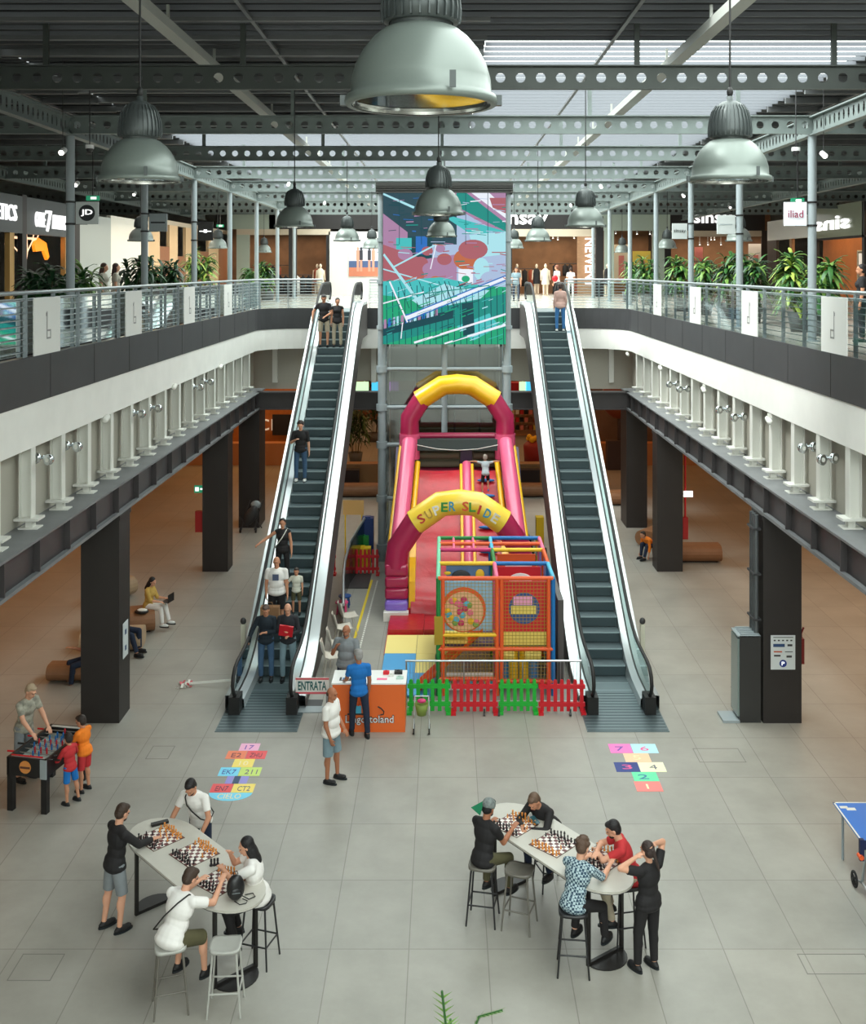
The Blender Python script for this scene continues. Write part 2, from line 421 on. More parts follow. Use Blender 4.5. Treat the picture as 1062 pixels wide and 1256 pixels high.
# ================================================================ ESCALATORS
SL = math.tan(math.radians(30)); Y0 = 23.7; YT = Y0+D/SL
M_step = mat('escalator_step_riser', (62,76,80), .45, .4, bump=.0)
M_tread = mat('escalator_tread', (104,118,122), .4, .6)
M_nose = mat('escalator_nosing', (150,165,168), .35, .7)
M_alu = mat('aluminium_decking', (214,220,222), .25, .55)
M_clad = mat('truss_cladding', (84,80,78), .5, .2)
M_bal = glass('balustrade_glass', (198,222,218), .12)
def zs(y):
    if y <= Y0: return 0.0
    return min((y-Y0)*SL, D)
def zsm(y, c=0.8):     # smoothed
    return sum(zs(y+c*(i/4.0)) for i in range(-4,5))/9.0
ys = [21.95+.35*i for i in range(0, 51)]; ys = [y for y in ys if y <= 39.7]
def ribbon(m, xa, xb, fa, fb, yy):
    v = []
    for y in yy: v += [(xa,y,fa(y)),(xb,y,fb(y))]
    m.add(v, [(2*i,2*i+1,2*i+3,2*i+2) for i in range(len(yy)-1)], True)
def escalator(cx, lab):
    e = T('escalator', lab, 'escalator', (cx, 21.9, 0))
    off = Vector((-cx,-21.9,0))
    def b(m, n, mt, par=e):
        m.v = [tuple(Vector(v)+Vector((0,-21.9,0))) for v in m.v]; return m.build(n, mt, par)
    n = 0; y = 22.9
    while y < 38.2:
        z = zs(y+.2)
        z = round(z/.2309)*.2309 if z < D-.12 else D
        m = MB().box(-.42,.42,y,y+.42,max(z-.21,-.015)+.0,z+.004)
        m.mi(1).box(-.42,.42,y,y+.41,z+.004,z+.009); m.mi(2).box(-.42,.42,y-.004,y+.022,z-.012,z+.011)
        m.mi(0).box(-.42,.42,y+.3,y+.4,z-.3 if z > .4 else z,z)
        b(m, 'step', [M_step, M_tread, M_nose]); y += .4; n += 1
    # floor plates with grooves
    m = MB().box(-.80,.80,20.85,22.9,0,.012)
    m.mi(1)
    for k in range(14): m.box(-.78,.78,20.9+k*.14,20.93+k*.14,.012,.015)
    b(m, 'floor_plate', [M_tread, M_step])
    b(MB().box(-.8,.8,38.2,39.7,D,D+.012), 'floor_plate', [M_tread])
    for s in (-1, 1):
        m = MB()
        ribbon(m, s*.42, s*.44, lambda y: zsm(y)-.12, lambda y: zsm(y)+.20, ys)
        ribbon(m, s*.44, s*.56, lambda y: zsm(y)+.20, lambda y: zsm(y)+.29, ys)
        b(m, 'skirt', M_alu)
        m = MB(); ribbon(m, s*.60, s*.82, lambda y: zsm(y)+.29, lambda y: zsm(y)+.27, ys)
        ribbon(m, s*.82, s*.82, lambda y: zsm(y)+.27, lambda y: zsm(y)+.18, ys)
        b(m, 'outer_decking', M_alu)
        m = MB(); ribbon(m, s*.56, s*.60, lambda y: zsm(y)+.285, lambda y: zsm(y)+.285, ys); b(m, 'seal_strip', M_black)
        # glass
        yg = [21.75+.3*i for i in range(0, 61)]
        gy = [y for y in yg if y <= 39.9]
        m = MB(); v = []
        for y in gy: v += [(s*.58,y,max(zsm(y)+.24,.24)),(s*.58,y,zsm(y)+.93-(.35*max(0,(22.15-y)/.4)**2 if y < 22.15 else 0))]
        m.add(v, [(2*i,2*i+1,2*i+3,2*i+2) for i in range(len(gy)-1)], True)
        b(m, 'glass_panel', M_bal)
        pts = [(s*.58, 22.0, .30), (s*.58, 21.72, .36), (s*.58,21.55,.50), (s*.58,21.50,.64), (s*.58,21.56,.80), (s*.58,21.74,.92), (s*.58,22.0,.96)]
        pts += [(s*.58, y, zsm(y)+.96) for y in ys[2:]]
        e1 = ys[-1]
        pts += [(s*.58,e1+.3,D+.93),(s*.58,e1+.45,D+.80),(s*.58,e1+.5,D+.64),(s*.58,e1+.42,D+.48),(s*.58,e1+.2,D+.36)]
        m = MB().tube(pts, .038, 8)
        b(m, 'handrail', M_rubber)
        b(MB().box(s*.58-.11,s*.58+.11,21.62,21.98,0,.36), 'newel_box', M_rubber)
        # outer cladding
        m = MB(); v = []
        for y in ys: v += [(s*.82,y,max(0.0,zsm(y)-.95) if y > 22.3 else 0),(s*.82,y,zsm(y)+.19)]
        m.add(v, [(2*i,2*i+1,2*i+3,2*i+2) for i in range(len(ys)-1)], True)
        b(m, 'side_cladding', M_clad)
    m = MB(); ribbon(m, -.82, .82, lambda y: max(0.002, zsm(y)-.95), lambda y: max(0.002, zsm(y)-.95), ys)
    b(m, 'underside_cladding', M_clad)
    # little side sensor post
    return e
escalator(-3.60, 'left escalator between the two halls of people, with riders on its steps'.replace('between the two halls of people, ', ''))
escalator(3.64, 'right escalator beside the red picket fence, one rider near its top')
# slim white sensor posts clipped outside the escalators
for i, (x, y, z) in enumerate(((-4.55, 24.6, 0), (4.60, 24.6, 0))):
    m = MB().box(x-.05,x+.05,y-.04,y+.04,0,.86).box(x-.08,x+.08,y-.07,y+.07,0,.02)
    o = m.build('sensor_post', mat('cream_paint', (205,205,188), .5))
    m = MB().ell((x,y,.93), (.07,.05,.08)).build('sensor_head', M_dark, o)
    tag(o, 'slim pale post with dark head beside the %s escalator' % ('left','right')[i], 'post')
# dark return balustrades of the service stair between the escalators
def lowrail(pts, lab):
    e = T('glass_barrier', lab, 'barrier', pts[0])
    o = Vector(pts[0]); P = [Vector(p)-o for p in pts]
    m = MB(); v = []
    for p in P: v += [(p.x,p.y,-o.z+.02),(p.x,p.y,p.z-.03)]
    m.add(v, [(2*i,2*i+1,2*i+3,2*i+2) for i in range(len(P)-1)], False)
    m.build('dark_panel', mat('dark_green_glass', (18,38,34), .15, spec=.7), e)
    MB().tube(P, .04, 8).build('handrail', M_steel, e)
g = lambda x, y, z: tuple(G(x, y, z))
lowrail([g(421,742,.75), g(421,708,1.0), g(423,688,1.05), g(429,665,1.2), g(447,636,1.35)], 'dark glass barrier with silver handrail left of the slide')
lowrail([g(640,648,1.3), g(652,660,1.2), g(657,680,1.05)], 'short dark glass barrier with silver handrail right of the slide')
# ================================================================ GALLERY RAILINGS
M_rail = mat('rail_steel', (168,176,178), .3, .75)
M_pglass = glass('rail_glass', (232,240,240), .02, .04, 1.18)
M_poster = mat('white_poster_board', (232,232,228), .4)
M_logo = mat('grey_logo_print', (150,150,148), .5)
def railing(pts, lab, posts_at=None, dense=True):
    e = T('balcony_railing', lab, 'railing', (pts[0][0], pts[0][1], D))
    o = Vector((pts[0][0], pts[0][1])); P = [Vector(p)-o for p in pts]
    L = [0]
    for i in range(1, len(P)): L.append(L[-1]+(P[i]-P[i-1]).length)
    def at(s):
        for i in range(1, len(P)):
            if s <= L[i] or i == len(P)-1:
                t = (s-L[i-1])/(L[i]-L[i-1]); return P[i-1].lerp(P[i], t), (P[i]-P[i-1]).normalized()
    n = max(2, round(L[-1]/1.27)); sp = L[-1]/n
    pd = [Vector((p.x,p.y,1.07)) for p in P]
    MB().tube(pd, .035, 8).build('handrail', M_rail, e)
    for k in range(n+1):
        p, d = at(min(k*sp, L[-1]-1e-4)); nx = Vector((d.y,-d.x))
        m = MB()
        for q in ((-.02,), (.02,)): m.beam((p.x+d.x*q[0],p.y+d.y*q[0],-.06), (p.x+d.x*q[0],p.y+d.y*q[0],1.05), .012, .06, (nx.x,nx.y,0))
        m.build('post', M_steelp, e)
    m = MB()
    for j in range(9):
        z = .10+.105*j
        m.tube([(p.x,p.y,z) for p in P], .009, 5)
    m.tube([(p.x,p.y,.97) for p in P], .016, 6)
    m.build('horizontal_rods', M_rail, e)
    m = MB(); v = []
    for i, p in enumerate(P):
        d = (P[min(i+1,len(P)-1)]-P[max(i-1,0)]).normalized(); nx = Vector((d.y,-d.x))*(-.05)
        v += [(p.x+nx.x,p.y+nx.y,.02),(p.x+nx.x,p.y+nx.y,.98)]
    m.add(v, [(2*i,2*i+1,2*i+3,2*i+2) for i in range(len(P)-1)], False); m.build('glass_panel', M_pglass, e)
    return e
ca = [(-(6.80-R+a*1.0),39.75-R+b) for a,b in arc]
railing([(-6.80, 12.55+1.27*0), (-6.80, 38.25)]+ca[1:]+[(-4.48,39.75)], 'steel rod railing along the left gallery edge')
railing([(6.80, 12.55), (6.80, 38.25)]+[(-x,y) for x,y in ca[1:]]+[(4.52,39.75)], 'steel rod railing along the right gallery edge')
railing([(-2.72,39.75),(2.76,39.75)], 'short steel rod railing behind the lift tower')
for s, n in ((-1,'left'),(1,'right')):
    for i, y in enumerate((12.60, 17.68, 22.76, 27.84, 32.92)):
        x = s*6.72
        e = T('sign_board', 'white board with a thin line logo on the %s railing, number %s from the camera' % (n, ('one','two','three','four','five')[i]) , 'sign', (x, y+.62, D+.02))
        MB().box(*sorted((0,-s*.02)), -.60, .60, 0, .96).build('board', M_poster, e)
        m = MB(); f = -s*.024
        m.box(*sorted((f,f-s*.002)), -.05,-.02,.25,.72).box(*sorted((f,f-s*.002)), -.02,.14,.25,.28).box(*sorted((f,f-s*.002)), .11,.14,.28,.40).box(*sorted((f,f-s*.002)), -.02,.14,.38,.41)
        m.box(*sorted((f,f-s*.002)), -.08,-.05,.64,.70)
        m.build('logo', M_logo, e)
# ================================================================ PLANTS
def foliage(seed, stems, h, leafL, cols):
    rnd = random.Random(seed); m = MB()
    for (sx, sy, sh) in stems:
        for k in range(int(34*sh/h)+16):
            z = sh*(.35+.65*rnd.random()**.6); a = rnd.random()*2*PI; up = .2+1.1*rnd.random()*(z/sh)**2
            L = leafL*(.7+.5*rnd.random()); w = .035+.02*rnd.random()
            d = Vector((math.cos(a), math.sin(a), 0)); sd = Vector((-d.y, d.x, 0)); p = Vector((sx, sy, z)); v = []
            for t in (0, .35, .7, 1.0):
                q = p+d*L*t*math.cos(up*.6)+Vector((0,0,1))*L*(up*t-1.1*t*t*.9*(1.2-up*.5))
                ww = w*(1.0 if 0 < t < .8 else .35)*(0.3 if t == 1.0 else 1)
                v += [q-sd*ww, q+Vector((0,0,.012)), q+sd*ww]
            m.cur = rnd.choice(range(len(cols)))
            f = []
            for j in range(3): f += [(3*j,3*j+1,3*j+4,3*j+3),(3*j+1,3*j+2,3*j+5,3*j+4)]
            m.add(v, f, True)
    return m
M_lf = [mat('leaf_dark', (30,66,38), .4, spec=.6), mat('leaf_mid', (52,98,46), .4), mat('leaf_light', (112,150,70), .42), mat('leaf_yellow', (165,185,85), .45)]
M_pot = mat('planter_grey', (96,98,98), .6); M_stem = mat('brown_stem', (92,78,58), .8); M_soil = mat('potting_soil', (50,40,32), .95, bump=.5, scale=30)
def plant(x, y, h, kind, lab, z=D, spread=.35, seed=1, ns=6):
    rnd = random.Random(seed*13+5)
    e = T('potted_plant', lab, 'plant', (x, y, z))
    stems = [((rnd.random()-.5)*spread*2, (rnd.random()-.5)*spread*2, h*(.75+.3*rnd.random())-.45) for _ in range(ns)]
    MB().lathe([(.0,0),(.26,0),(.34,.46),(.30,.46),(.29,.40),(0,.40)], n=20).build('planter', M_pot, e)
    m = MB()
    for sx, sy, sh in stems: m.tube([(sx*.4,sy*.4,.38),(sx*.8,sy*.8,.4+sh*.5),(sx,sy,.42+sh)], .014, 6)
    m.build('stem', M_stem, e)
    f = foliage(seed, [(a,b,c+.45) for a,b,c in stems], h, .42, [0,1,2])
    f.build('foliage', {'d':[M_lf[0],M_lf[0],M_lf[1]], 'm':[M_lf[1],M_lf[0],M_lf[2]], 'l':[M_lf[1],M_lf[1],M_lf[2]], 'y':[M_lf[1],M_lf[2],M_lf[3]]}[kind], e)
    return e
PL = [(50,-8.3,1.5,'d','dark green bushy plant in front of the neon tree shop'),(76,-8.2,1.45,'d','dark leafy plant beside the round sign post on the left'),(106,-8.3,1.4,'l','lighter leafy plant right of the round sign post'),
      (168,-8.4,1.75,'d','tall dark plant under the left hanging lamp, nearer one'),(204,-8.4,1.75,'d','tall dark plant under the left hanging lamp, farther one'),(246,-8.4,2.0,'y','yellow green spiky plant on the left gallery'),
      (308,-8.4,1.5,'l','spiky pale plant at the far end of the left gallery'),(328,-8.2,1.6,'m','mid green plant at the far end of the left gallery'),
      (772,8.3,1.75,'m','green plant at the far end of the right gallery'),(795,8.3,1.8,'l','second plant from the far end of the right gallery'),(838,8.3,1.75,'l','pale leafy plant below the small sinsay blade sign'),
      (862,8.3,1.65,'m','green plant between the small sinsay sign and the lamp'),(892,8.4,1.9,'m','bushy green plant below the right gallery lamp'),(920,8.3,1.75,'m','bushy green plant beside the white shop poster'),
      (984,8.4,1.85,'y','tall yellow green plant below the iliad sign'),(1012,8.4,1.6,'l','low pale plant right of the iliad sign post')]
for i, (px, X, h, kd, lab) in enumerate(PL):
    d = F*abs(X-CAMX)/abs(px-CX); plant(X, d, h, kd, lab, seed=i+1)
# palm at the foot of the frame
e = T('potted_palm', 'feathery green palm rising at the bottom edge of the picture', 'plant', (.15, 9.8, 0))
MB().lathe([(0,0),(.22,0),(.30,.5),(.27,.5),(.26,.44),(0,.44)], n=20).build('planter', M_pot, e)
m = MB()
def frond(m, p0, pts, L, n=22):
    m.mi(1).tube(pts, .012, 5); m.mi(0)
    for k in range(n):
        t = .12+.88*k/n; i = min(int(t*(len(pts)-1)), len(pts)-2); u = t*(len(pts)-1)-i
        a = Vector(pts[i]); b = Vector(pts[i+1]); p = a.lerp(b, u); d = (b-a).normalized()
        sd = d.cross(Vector((0,0.4,1))); sd = sd.normalized() if sd.length > .01 else Vector((1,0,0))
        for s in (-1, 1):
            q = p+(sd*s*.8+d*.55)*L*(1-.4*t); w = d*.014
            m.add([p-w, p+w, q], [(0,1,2)], False)
frond(m, 0, [(0,0,.45),(-.05,.0,1.2),(-.04,-.02,1.9),(-.10,-.05,2.44)], .20)
frond(m, 0, [(0,0,.45),(.06,.05,1.3),(.12,.05,1.85),(.24,.1,2.10),(.46,.1,2.16)], .20)
frond(m, 0, [(0,0,.45),(.02,.1,1.2),(.0,.25,1.7),(-.02,.5,1.8)], .18)
frond(m, 0, [(0,0,.45),(-.1,.05,1.0),(-.35,.05,1.5),(-.6,.1,1.5)], .2)
m.build('fronds', [M_lf[2], M_lf[1]], e)
# ================================================================ PENDANT LAMPS
M_lampg = mat('lamp_spun_aluminium', (116,125,120), .38, .25, var=.04, scale=2); M_lampd = mat('lamp_gear_housing', (78,84,84), .42, .3)
M_refl = mat('lamp_reflector', (225,225,222), .12, 1.0)
def lamp0():
    e = T('pendant_lamp', 'x', 'lamp')
    MB().lathe([(.345,.0),(.372,.0),(.380,.018),(.372,.045),(.350,.055),(.345,.13),(.325,.20),(.285,.275),(.235,.335),(.185,.375),(.15,.39)], n=40).build('dome_shade', M_lampg, e)
    MB().lathe([(.344,.004),(.335,.12),(.30,.21),(.22,.31),(.12,.36),(0,.365)], n=40).build('reflector', M_refl, e)
    m = MB().lathe([(0,.02),(.343,.02)], n=40); m.build('glass_cover', glass('lamp_glass', (240,240,240), .06) if 'lg' not in _TX else _TX['lg'], e)
    m = MB().lathe([(.15,.385),(.155,.41)], n=24); m.mi(0)
    m.lathe([(.16,.405),(.185,.41),(.190,.47),(.182,.55),(.16,.64),(.12,.705),(.07,.74),(.03,.75),(.03,.79),(0,.80)], n=36)
    h = m.build('gear_housing', M_lampd, e)
    for k in range(28):
        a = 2*PI*k/28
        if k == 0: f = MB()
        c, s_ = math.cos(a), math.sin(a); sd = Vector((-s_, c, 0))*.004
        pr = [(.186,.412),(.200,.415),(.203,.47),(.194,.56),(.170,.65),(.128,.71)]
        v = [Vector((r*c,r*s_,z))+q for r,z in pr for q in (-sd, sd)]
        v += [Vector((.13*c,.13*s_,.42))-sd, Vector((.13*c,.13*s_,.42))+sd]
        f.add(v, [(2*i,2*i+1,2*i+3,2*i+2) for i in range(5)], False)
        f.add([v[i] for i in (0,2,4,6,8,10)]+[v[12]], [(0,1,2,3,4,5,6)], False)
    f.build('cooling_fins', M_lampd, h)
    MB().box(.14,.17,-.37,-.36,.03,.11).build('latch', M_lampd, e)
    for q in (-.40,.37): MB().box(q,q+.03,-.02,.02,0,.05).build('latch', M_lampd, e)
    MB().cyl((0,0,.79), (0,0,2.97), .010, n=6).ell((0,0,.83), (.03,.03,.05)).build('cable', M_rubber, e)
    return e
L0 = lamp0(); first = True
rows = [(5.32,[-.04],['huge dome lamp hanging at the top centre of the view']),
 (9.95,[-2.75,2.72],['large dome lamp at the upper left','large dome lamp at the upper right']),
 (16.1,[-.02],['dome lamp in front of the top of the video wall']),
 (20.8,[-2.84,2.8],['mid sized dome lamp left of the video wall','mid sized dome lamp right of the video wall']),
 (27.2,[-.02],['smaller dome lamp just below the one at the top of the video wall']),
 (31.5,[-8.85,-2.8,2.8,8.7],['small dome lamp over the tall dark plants on the left gallery','small dome lamp left of the video wall, above the beach poster','small dome lamp against the white lettering right of the video wall','small dome lamp over the right gallery plants, beside the black shop sign']),
 (38.2,[-.02],['pale small dome lamp, lowest of the three in line before the video wall']),
 (42.4,[-8.9,-2.82,2.8,8.85],['small dome lamp above the left gallery near the glass shop','small dome lamp touching the left edge of the video wall','small dome lamp touching the right edge of the video wall','bright small dome lamp beside the small sinsay sign']),
 (53.2,[-8.9,-2.9,2.8,8.85],['tiny far dome lamp over the left gallery end','tiny far dome lamp behind the left part of the video wall','tiny far dome lamp behind the right part of the video wall','tiny far dome lamp over the right gallery end'])]
for y, xs, ls in rows:
    for x, l in zip(xs, ls):
        if first: o = L0; o.location = (x,y,9.81); o['label'] = l; o['group'] = 'dome pendant lamps'; first = False
        else: dup(L0, l, (x,y,9.81), group='dome pendant lamps')
# ================================================================ LIFT TOWER AND VIDEO WALL
TD = 33.0
e = T('lift_tower', 'glazed grey steel lift tower carrying the video wall', 'lift tower', (0.05, TD, 0))
def xx(px): return AX(px, TD)-.05
for (x, y) in ((xx(468),0.1),(xx(622),0.1),(xx(468),2.3),(xx(622),2.3),(xx(545),.1)):
    MB().cyl((x,y,0),(x,y,11.4 if abs(x) > .5 else 6.7),.12 if abs(x) > .5 else .09,n=16).build('post', M_steelp, e)
for x in (xx(475), xx(615)): MB().box(x-.03,x+.03,.25,.35,0,11.3).build('mullion', M_dark, e)
for k, py in enumerate((453, 500, 546, 612, 672)):
    z = AZ(py, TD)
    MB().cyl((xx(468),.1,z),(xx(622),.1,z),.065,n=10).cyl((xx(468),.1,z),(xx(468),2.3,z),.065,n=10).cyl((xx(622),.1,z),(xx(622),2.3,z),.065,n=10).build('cross_bar', M_steelp, e)
    for x in (xx(468), xx(622)): MB().cyl((x,.1,z-.1),(x,.1,z+.1),.17,n=16).build('collar', M_steelp, e)
for z in (8.6, 7.2, 9.9):
    for x in (xx(468), xx(622)): MB().cyl((x,.1,z-.06),(x,.1,z+.06),.16,n=16).build('collar', M_steelp, e)
M_tg = glass('tower_glass', (150,158,155), .10)
MB().quad((xx(474),.2,.1),(xx(616),.2,.1),(xx(616),.2,6.6),(xx(474),.2,6.6)).build('front_glass', M_tg, e)
MB().quad((xx(474),2.35,.1),(xx(616),2.35,.1),(xx(616),2.35,11.3),(xx(474),2.35,11.3)).build('rear_glass', M_tg, e)
m = MB().box(xx(461),xx(629),-.1,2.5,11.55,11.66)
for k in range(3): m.box(xx(461),xx(629),-.12,2.5,11.34+.075*k,11.38+.075*k)
m.box(xx(461),xx(629),-.05,2.4,11.34,11.60).build('top_cap', mat('dark_louvre_grey', (82,82,80), .4, .4), e)
for x in (-.9, .3, 1.1): MB().box(x,x+.05,1.0,1.1,.0,11.3).build('guide_rail', M_black, e)
MB().box(-.95,1.2,.5,2.2,5.2,5.3).build('lift_car_roof', M_dark, e)
MB().cyl((-.15,.5,11.6),(-.15,.5,12.7),.05,n=8).cyl((-.02,.5,11.6),(-.02,.5,12.7),.05,n=8).build('cable_conduit', M_dark, e)
vw = T('video_wall', 'tall bright video wall showing teal, pink and white moving picture', 'screen', (0.05, TD, 6.7))
VX0, VX1, VZ0, VZ1 = xx(470), xx(620), AZ(422,TD)-6.7, AZ(237,TD)-6.7
MB().box(VX0,VX1,-.12,-.02,VZ0,VZ1).build('cabinet', M_black, vw)
def em(name, rgb, st=1.0):
    m_ = mat('screen_'+name, rgb, .5, emit=1.0*st, spec=.1); m_.node_tree.nodes['Principled BSDF'].inputs['Base Color'].default_value = (.01,.01,.01,1); return m_
def uv(px, py): return Vector(((px-470)/150*(VX1-VX0)+VX0, 0, VZ1-(py-237)/185*(VZ1-VZ0)))
SM = [em('dark_slate',(40,72,84)),em('teal',(24,140,130)),em('green',(30,165,120)),em('pale_cyan',(170,225,235)),em('mauve',(170,130,165)),em('brick_pink',(170,95,105)),
      em('deep_teal',(14,70,80)),em('white',(235,240,250)),em('orange_brown',(190,105,70)),em('blue',(40,110,190)),em('aqua',(70,190,190)),em('pale_blue',(170,190,220))]
m = MB(); lay = [0]
def pg(c, pts):
    lay[0] += 1; y = -.125-.00015*lay[0]; m.mi(c)
    v = []
    for p in pts:
        q = uv(min(max(p[0],470),620), min(max(p[1],237),422)); v.append((q.x,y,q.z))
    m.add(v, [tuple(range(len(v)))], False)
def disc(c, x, y, rx, ry, n=18): pg(c, [(x+rx*math.cos(2*PI*i/n), y+ry*math.sin(2*PI*i/n)) for i in range(n)])
def line(c, x0, y0, x1, y1, w): 
    dx, dy = x1-x0, y1-y0; L = math.hypot(dx,dy); nx, ny = -dy/L*w/2, dx/L*w/2
    pg(c, [(x0+nx,y0+ny),(x1+nx,y1+ny),(x1-nx,y1-ny),(x0-nx,y0-ny)])
pg(11, [(470,237),(620,237),(620,422),(470,422)])
pg(0, [(470,237),(560,237),(560,300),(470,300)]); pg(6, [(470,290),(530,290),(530,318),(470,318)])
pg(4, [(545,237),(620,237),(620,290),(570,262)]); pg(1, [(560,237),(572,237),(620,274),(620,284),(556,252)]); pg(7,[(578,237),(600,237),(620,256),(620,268)])
pg(5, [(600,243),(620,243),(620,262),(604,255)]); pg(10, [(548,268),(556,266),(620,284),(620,296),(590,296)]); pg(3,[(575,288),(620,284),(620,312),(585,316)])
pg(4, [(470,262),(500,285),(500,340),(470,352)]); pg(9,[(510,290),(524,290),(524,312),(510,312)]); pg(10,[(486,292),(505,292),(505,306),(486,306)])
pg(5, [(470,300),(520,318),(530,352),(470,362)]); pg(4,[(520,318),(560,312),(560,345),(520,352)])
for (x,y,r,c) in ((482,330,10,5),(497,312,9,4),(508,338,8,5),(516,322,9,5),(528,330,10,4),(534,345,8,8),(545,318,9,5),(552,338,8,4),(524,308,7,5),(540,305,6,4)): disc(c,x,y,r,r*.8)
disc(8,572,318,16,13); disc(5,580,306,18,12); disc(3,590,330,10,14); disc(11,600,345,12,12); pg(7,[(562,330),(580,330),(580,350),(562,350)]); disc(2,571,342,5,4)
pg(2, [(470,352),(512,345),(620,352),(620,422),(470,422)]); pg(10,[(470,345),(540,340),(600,352),(560,372),(470,362)]); pg(3,[(505,368),(545,348),(560,352),(600,356),(585,370),(520,378)])
pg(1, [(470,395),(560,372),(620,360),(620,385),(470,422)]); pg(2,[(530,422),(620,385),(620,422)]); pg(10,[(560,400),(600,384),(612,400),(580,418)])
pg(6, [(470,398),(556,380),(556,390),(470,412)]); pg(6,[(566,372),(580,370),(582,408),(568,412)])
for k in range(13): pg((4,9,11,3)[k%4], [(471+5.2*k,392-1.3*k),(474.5+5.2*k,391-1.3*k),(474.5+5.2*k,402-1.3*k),(471+5.2*k,403-1.3*k)])
for k in range(20): line(6, 474+7.5*k, 350+(k%5), 475+7.5*k, 422, .9)
for k in range(8): line(6, 478+12*k, 345, 490+12*k, 378, .8)
for (x0,y0,x1,y1,w,c) in ((470,238,508,255,3,3),(482,328,535,300,2,3),(470,312,515,372,4,3),(478,345,500,395,2,7),(470,372,520,358,1.6,7),(498,390,620,340,5,7),(500,386,620,338,1.5,9),(500,393,620,344,1.4,9),
      (508,420,620,385,2.6,7),(545,422,620,398,3.5,7),(494,395,492,415,1.2,7),(535,300,528,330,1.2,7),(470,330,540,350,1.6,3),(505,362,600,350,1.2,1),(545,345,556,375,1.2,6)): line(c,x0,y0,x1,y1,w)
for k in range(5): line(6, 490+27*k, 237, 490+27*k, 300, .7)
rp = random.Random(21)
for k in range(170):
    x = 472+145*rp.random(); y = 242+176*rp.random(); w_ = 4+15*rp.random(); h_ = .5+.9*rp.random(); sl_ = -.35 if y > 340 else .3*(rp.random()-.5)
    c = rp.choice((5,4,8,3,11,1)) if 295 < y < 350 else (rp.choice((0,6,1,9,4)) if y < 295 and x < 550 else (rp.choice((4,11,1,5,7)) if y < 295 else rp.choice((2,1,6,10,3,2,1))))
    pg(c, [(x,y),(x+w_,y+w_*sl_),(x+w_,y+w_*sl_+h_),(x,y+h_)])
m.build('picture', SM, vw)
# ================================================================ BLADE SIGNS ON THE POSTS
def blade(s, y, z0, z1, board, lab, fn):
    x0, x1 = (7.38, 6.93); xc = s*(x0+x1)/2
    e = T('blade_sign', lab, 'sign', (xc, y, (z0+z1)/2)); hw = (x0-x1)/2+.0; hh = (z1-z0)/2
    MB().box(-hw,hw,-.03,.03,-hh,hh).build('board', board, e)
    for z in (-hh*.98, hh*.98): MB().box(*sorted((0,s*(7.5-abs(xc)))),-.015,.015,z-.012,z+.012).cyl((s*(7.5-abs(xc)),0,z-.02),(s*(7.5-abs(xc)),0,z+.02),.10,n=14).build('bracket', M_black, e)
    fn(e, hw, hh); return e
M_board = mat('sign_pale_grey', (196,202,202), .4); M_ink = mat('sign_ink', (28,34,38), .5); M_wlit = mat('sign_letters_white', (250,250,250), .5, emit=1.0)
M_plum = mat('plum_print', (150,35,75), .5)
def f_jd(e, hw, hh):
    MB().cyl((0,-.032,0),(0,-.04,0),hh*.72,n=32).build('disc', M_ink, e)
    text('lettering', 'JD', M_wlit, hw*1.05, hh*.62, e, .004, TR(0,-.046,0,0) , .02)
blade(-1, 21.7, AZ(275,21.7), AZ(247.5,21.7), M_board, 'pale square blade sign with a black JD disc on left post', f_jd)
blade(1, 21.7, AZ(277,21.7), AZ(248,21.7), mat('sign_lit_white',(225,228,235),.4,emit=.25), 'white square blade sign reading iliad on right post', lambda e,hw,hh: text('lettering','iliad',M_plum,hw*1.35,hh*.62,e,.004,TR(0,-.04,0)))
blade(-1, 27.05, AZ(284,27.05), AZ(262,27.05), M_steelp, 'grey blade sign with small dark lettering on the left', lambda e,hw,hh: MB().box(-hw*.8,hw*.8,-.036,-.032,-.02,.02).build('lettering', M_ink, e))
blade(1, 27.05, AZ(287,27.05), AZ(264,27.05), M_board, 'pale blade sign in front of the large sinsay sign', lambda e,hw,hh: MB().box(-hw*.7,hw*.7,-.036,-.032,-.01,.015).build('lettering', M_steelp, e))
blade(-1, 32.4, AZ(295,32.4), AZ(272,32.4), M_black, 'black blade sign with a white line on the left gallery', lambda e,hw,hh: MB().box(-hw*.8,hw*.8,-.036,-.032,-.02,.01).box(-.05,.05,-.036,-.032,-.05,.05).build('lettering', M_wlit, e))
blade(1, 32.4, AZ(293,32.4), AZ(274,32.4), M_board, 'pale blade sign with small dark sinsay lettering', lambda e,hw,hh: text('lettering','sinsay',M_ink,hw*1.6,hh*.55,e,.004,TR(0,-.04,0)))
# green exit signs high on the gallery
for (px, py, d, s_) in ((114,243,26,'left, above the round black disc sign'),(978,246,26,'right, above the iliad sign'),(270,277,50,'left, beside the black blade sign')):
    p = A(px,py,d); o = MB().box(p.x-.16,p.x+.16,d-.02,d+.02,p.z-.06,p.z+.06).mi(1).box(p.x-.05,p.x+.09,d-.024,d-.02,p.z-.03,p.z+.03).mi(2).box(p.x-.01,p.x+.01,d-.01,d+.01,p.z+.06,12.8).build('exit_sign', [mat('exit_green',(40,150,110),.5,emit=.5), M_wlit, M_dark])
    tag(o, 'small green exit sign hanging on the '+s_, 'sign')
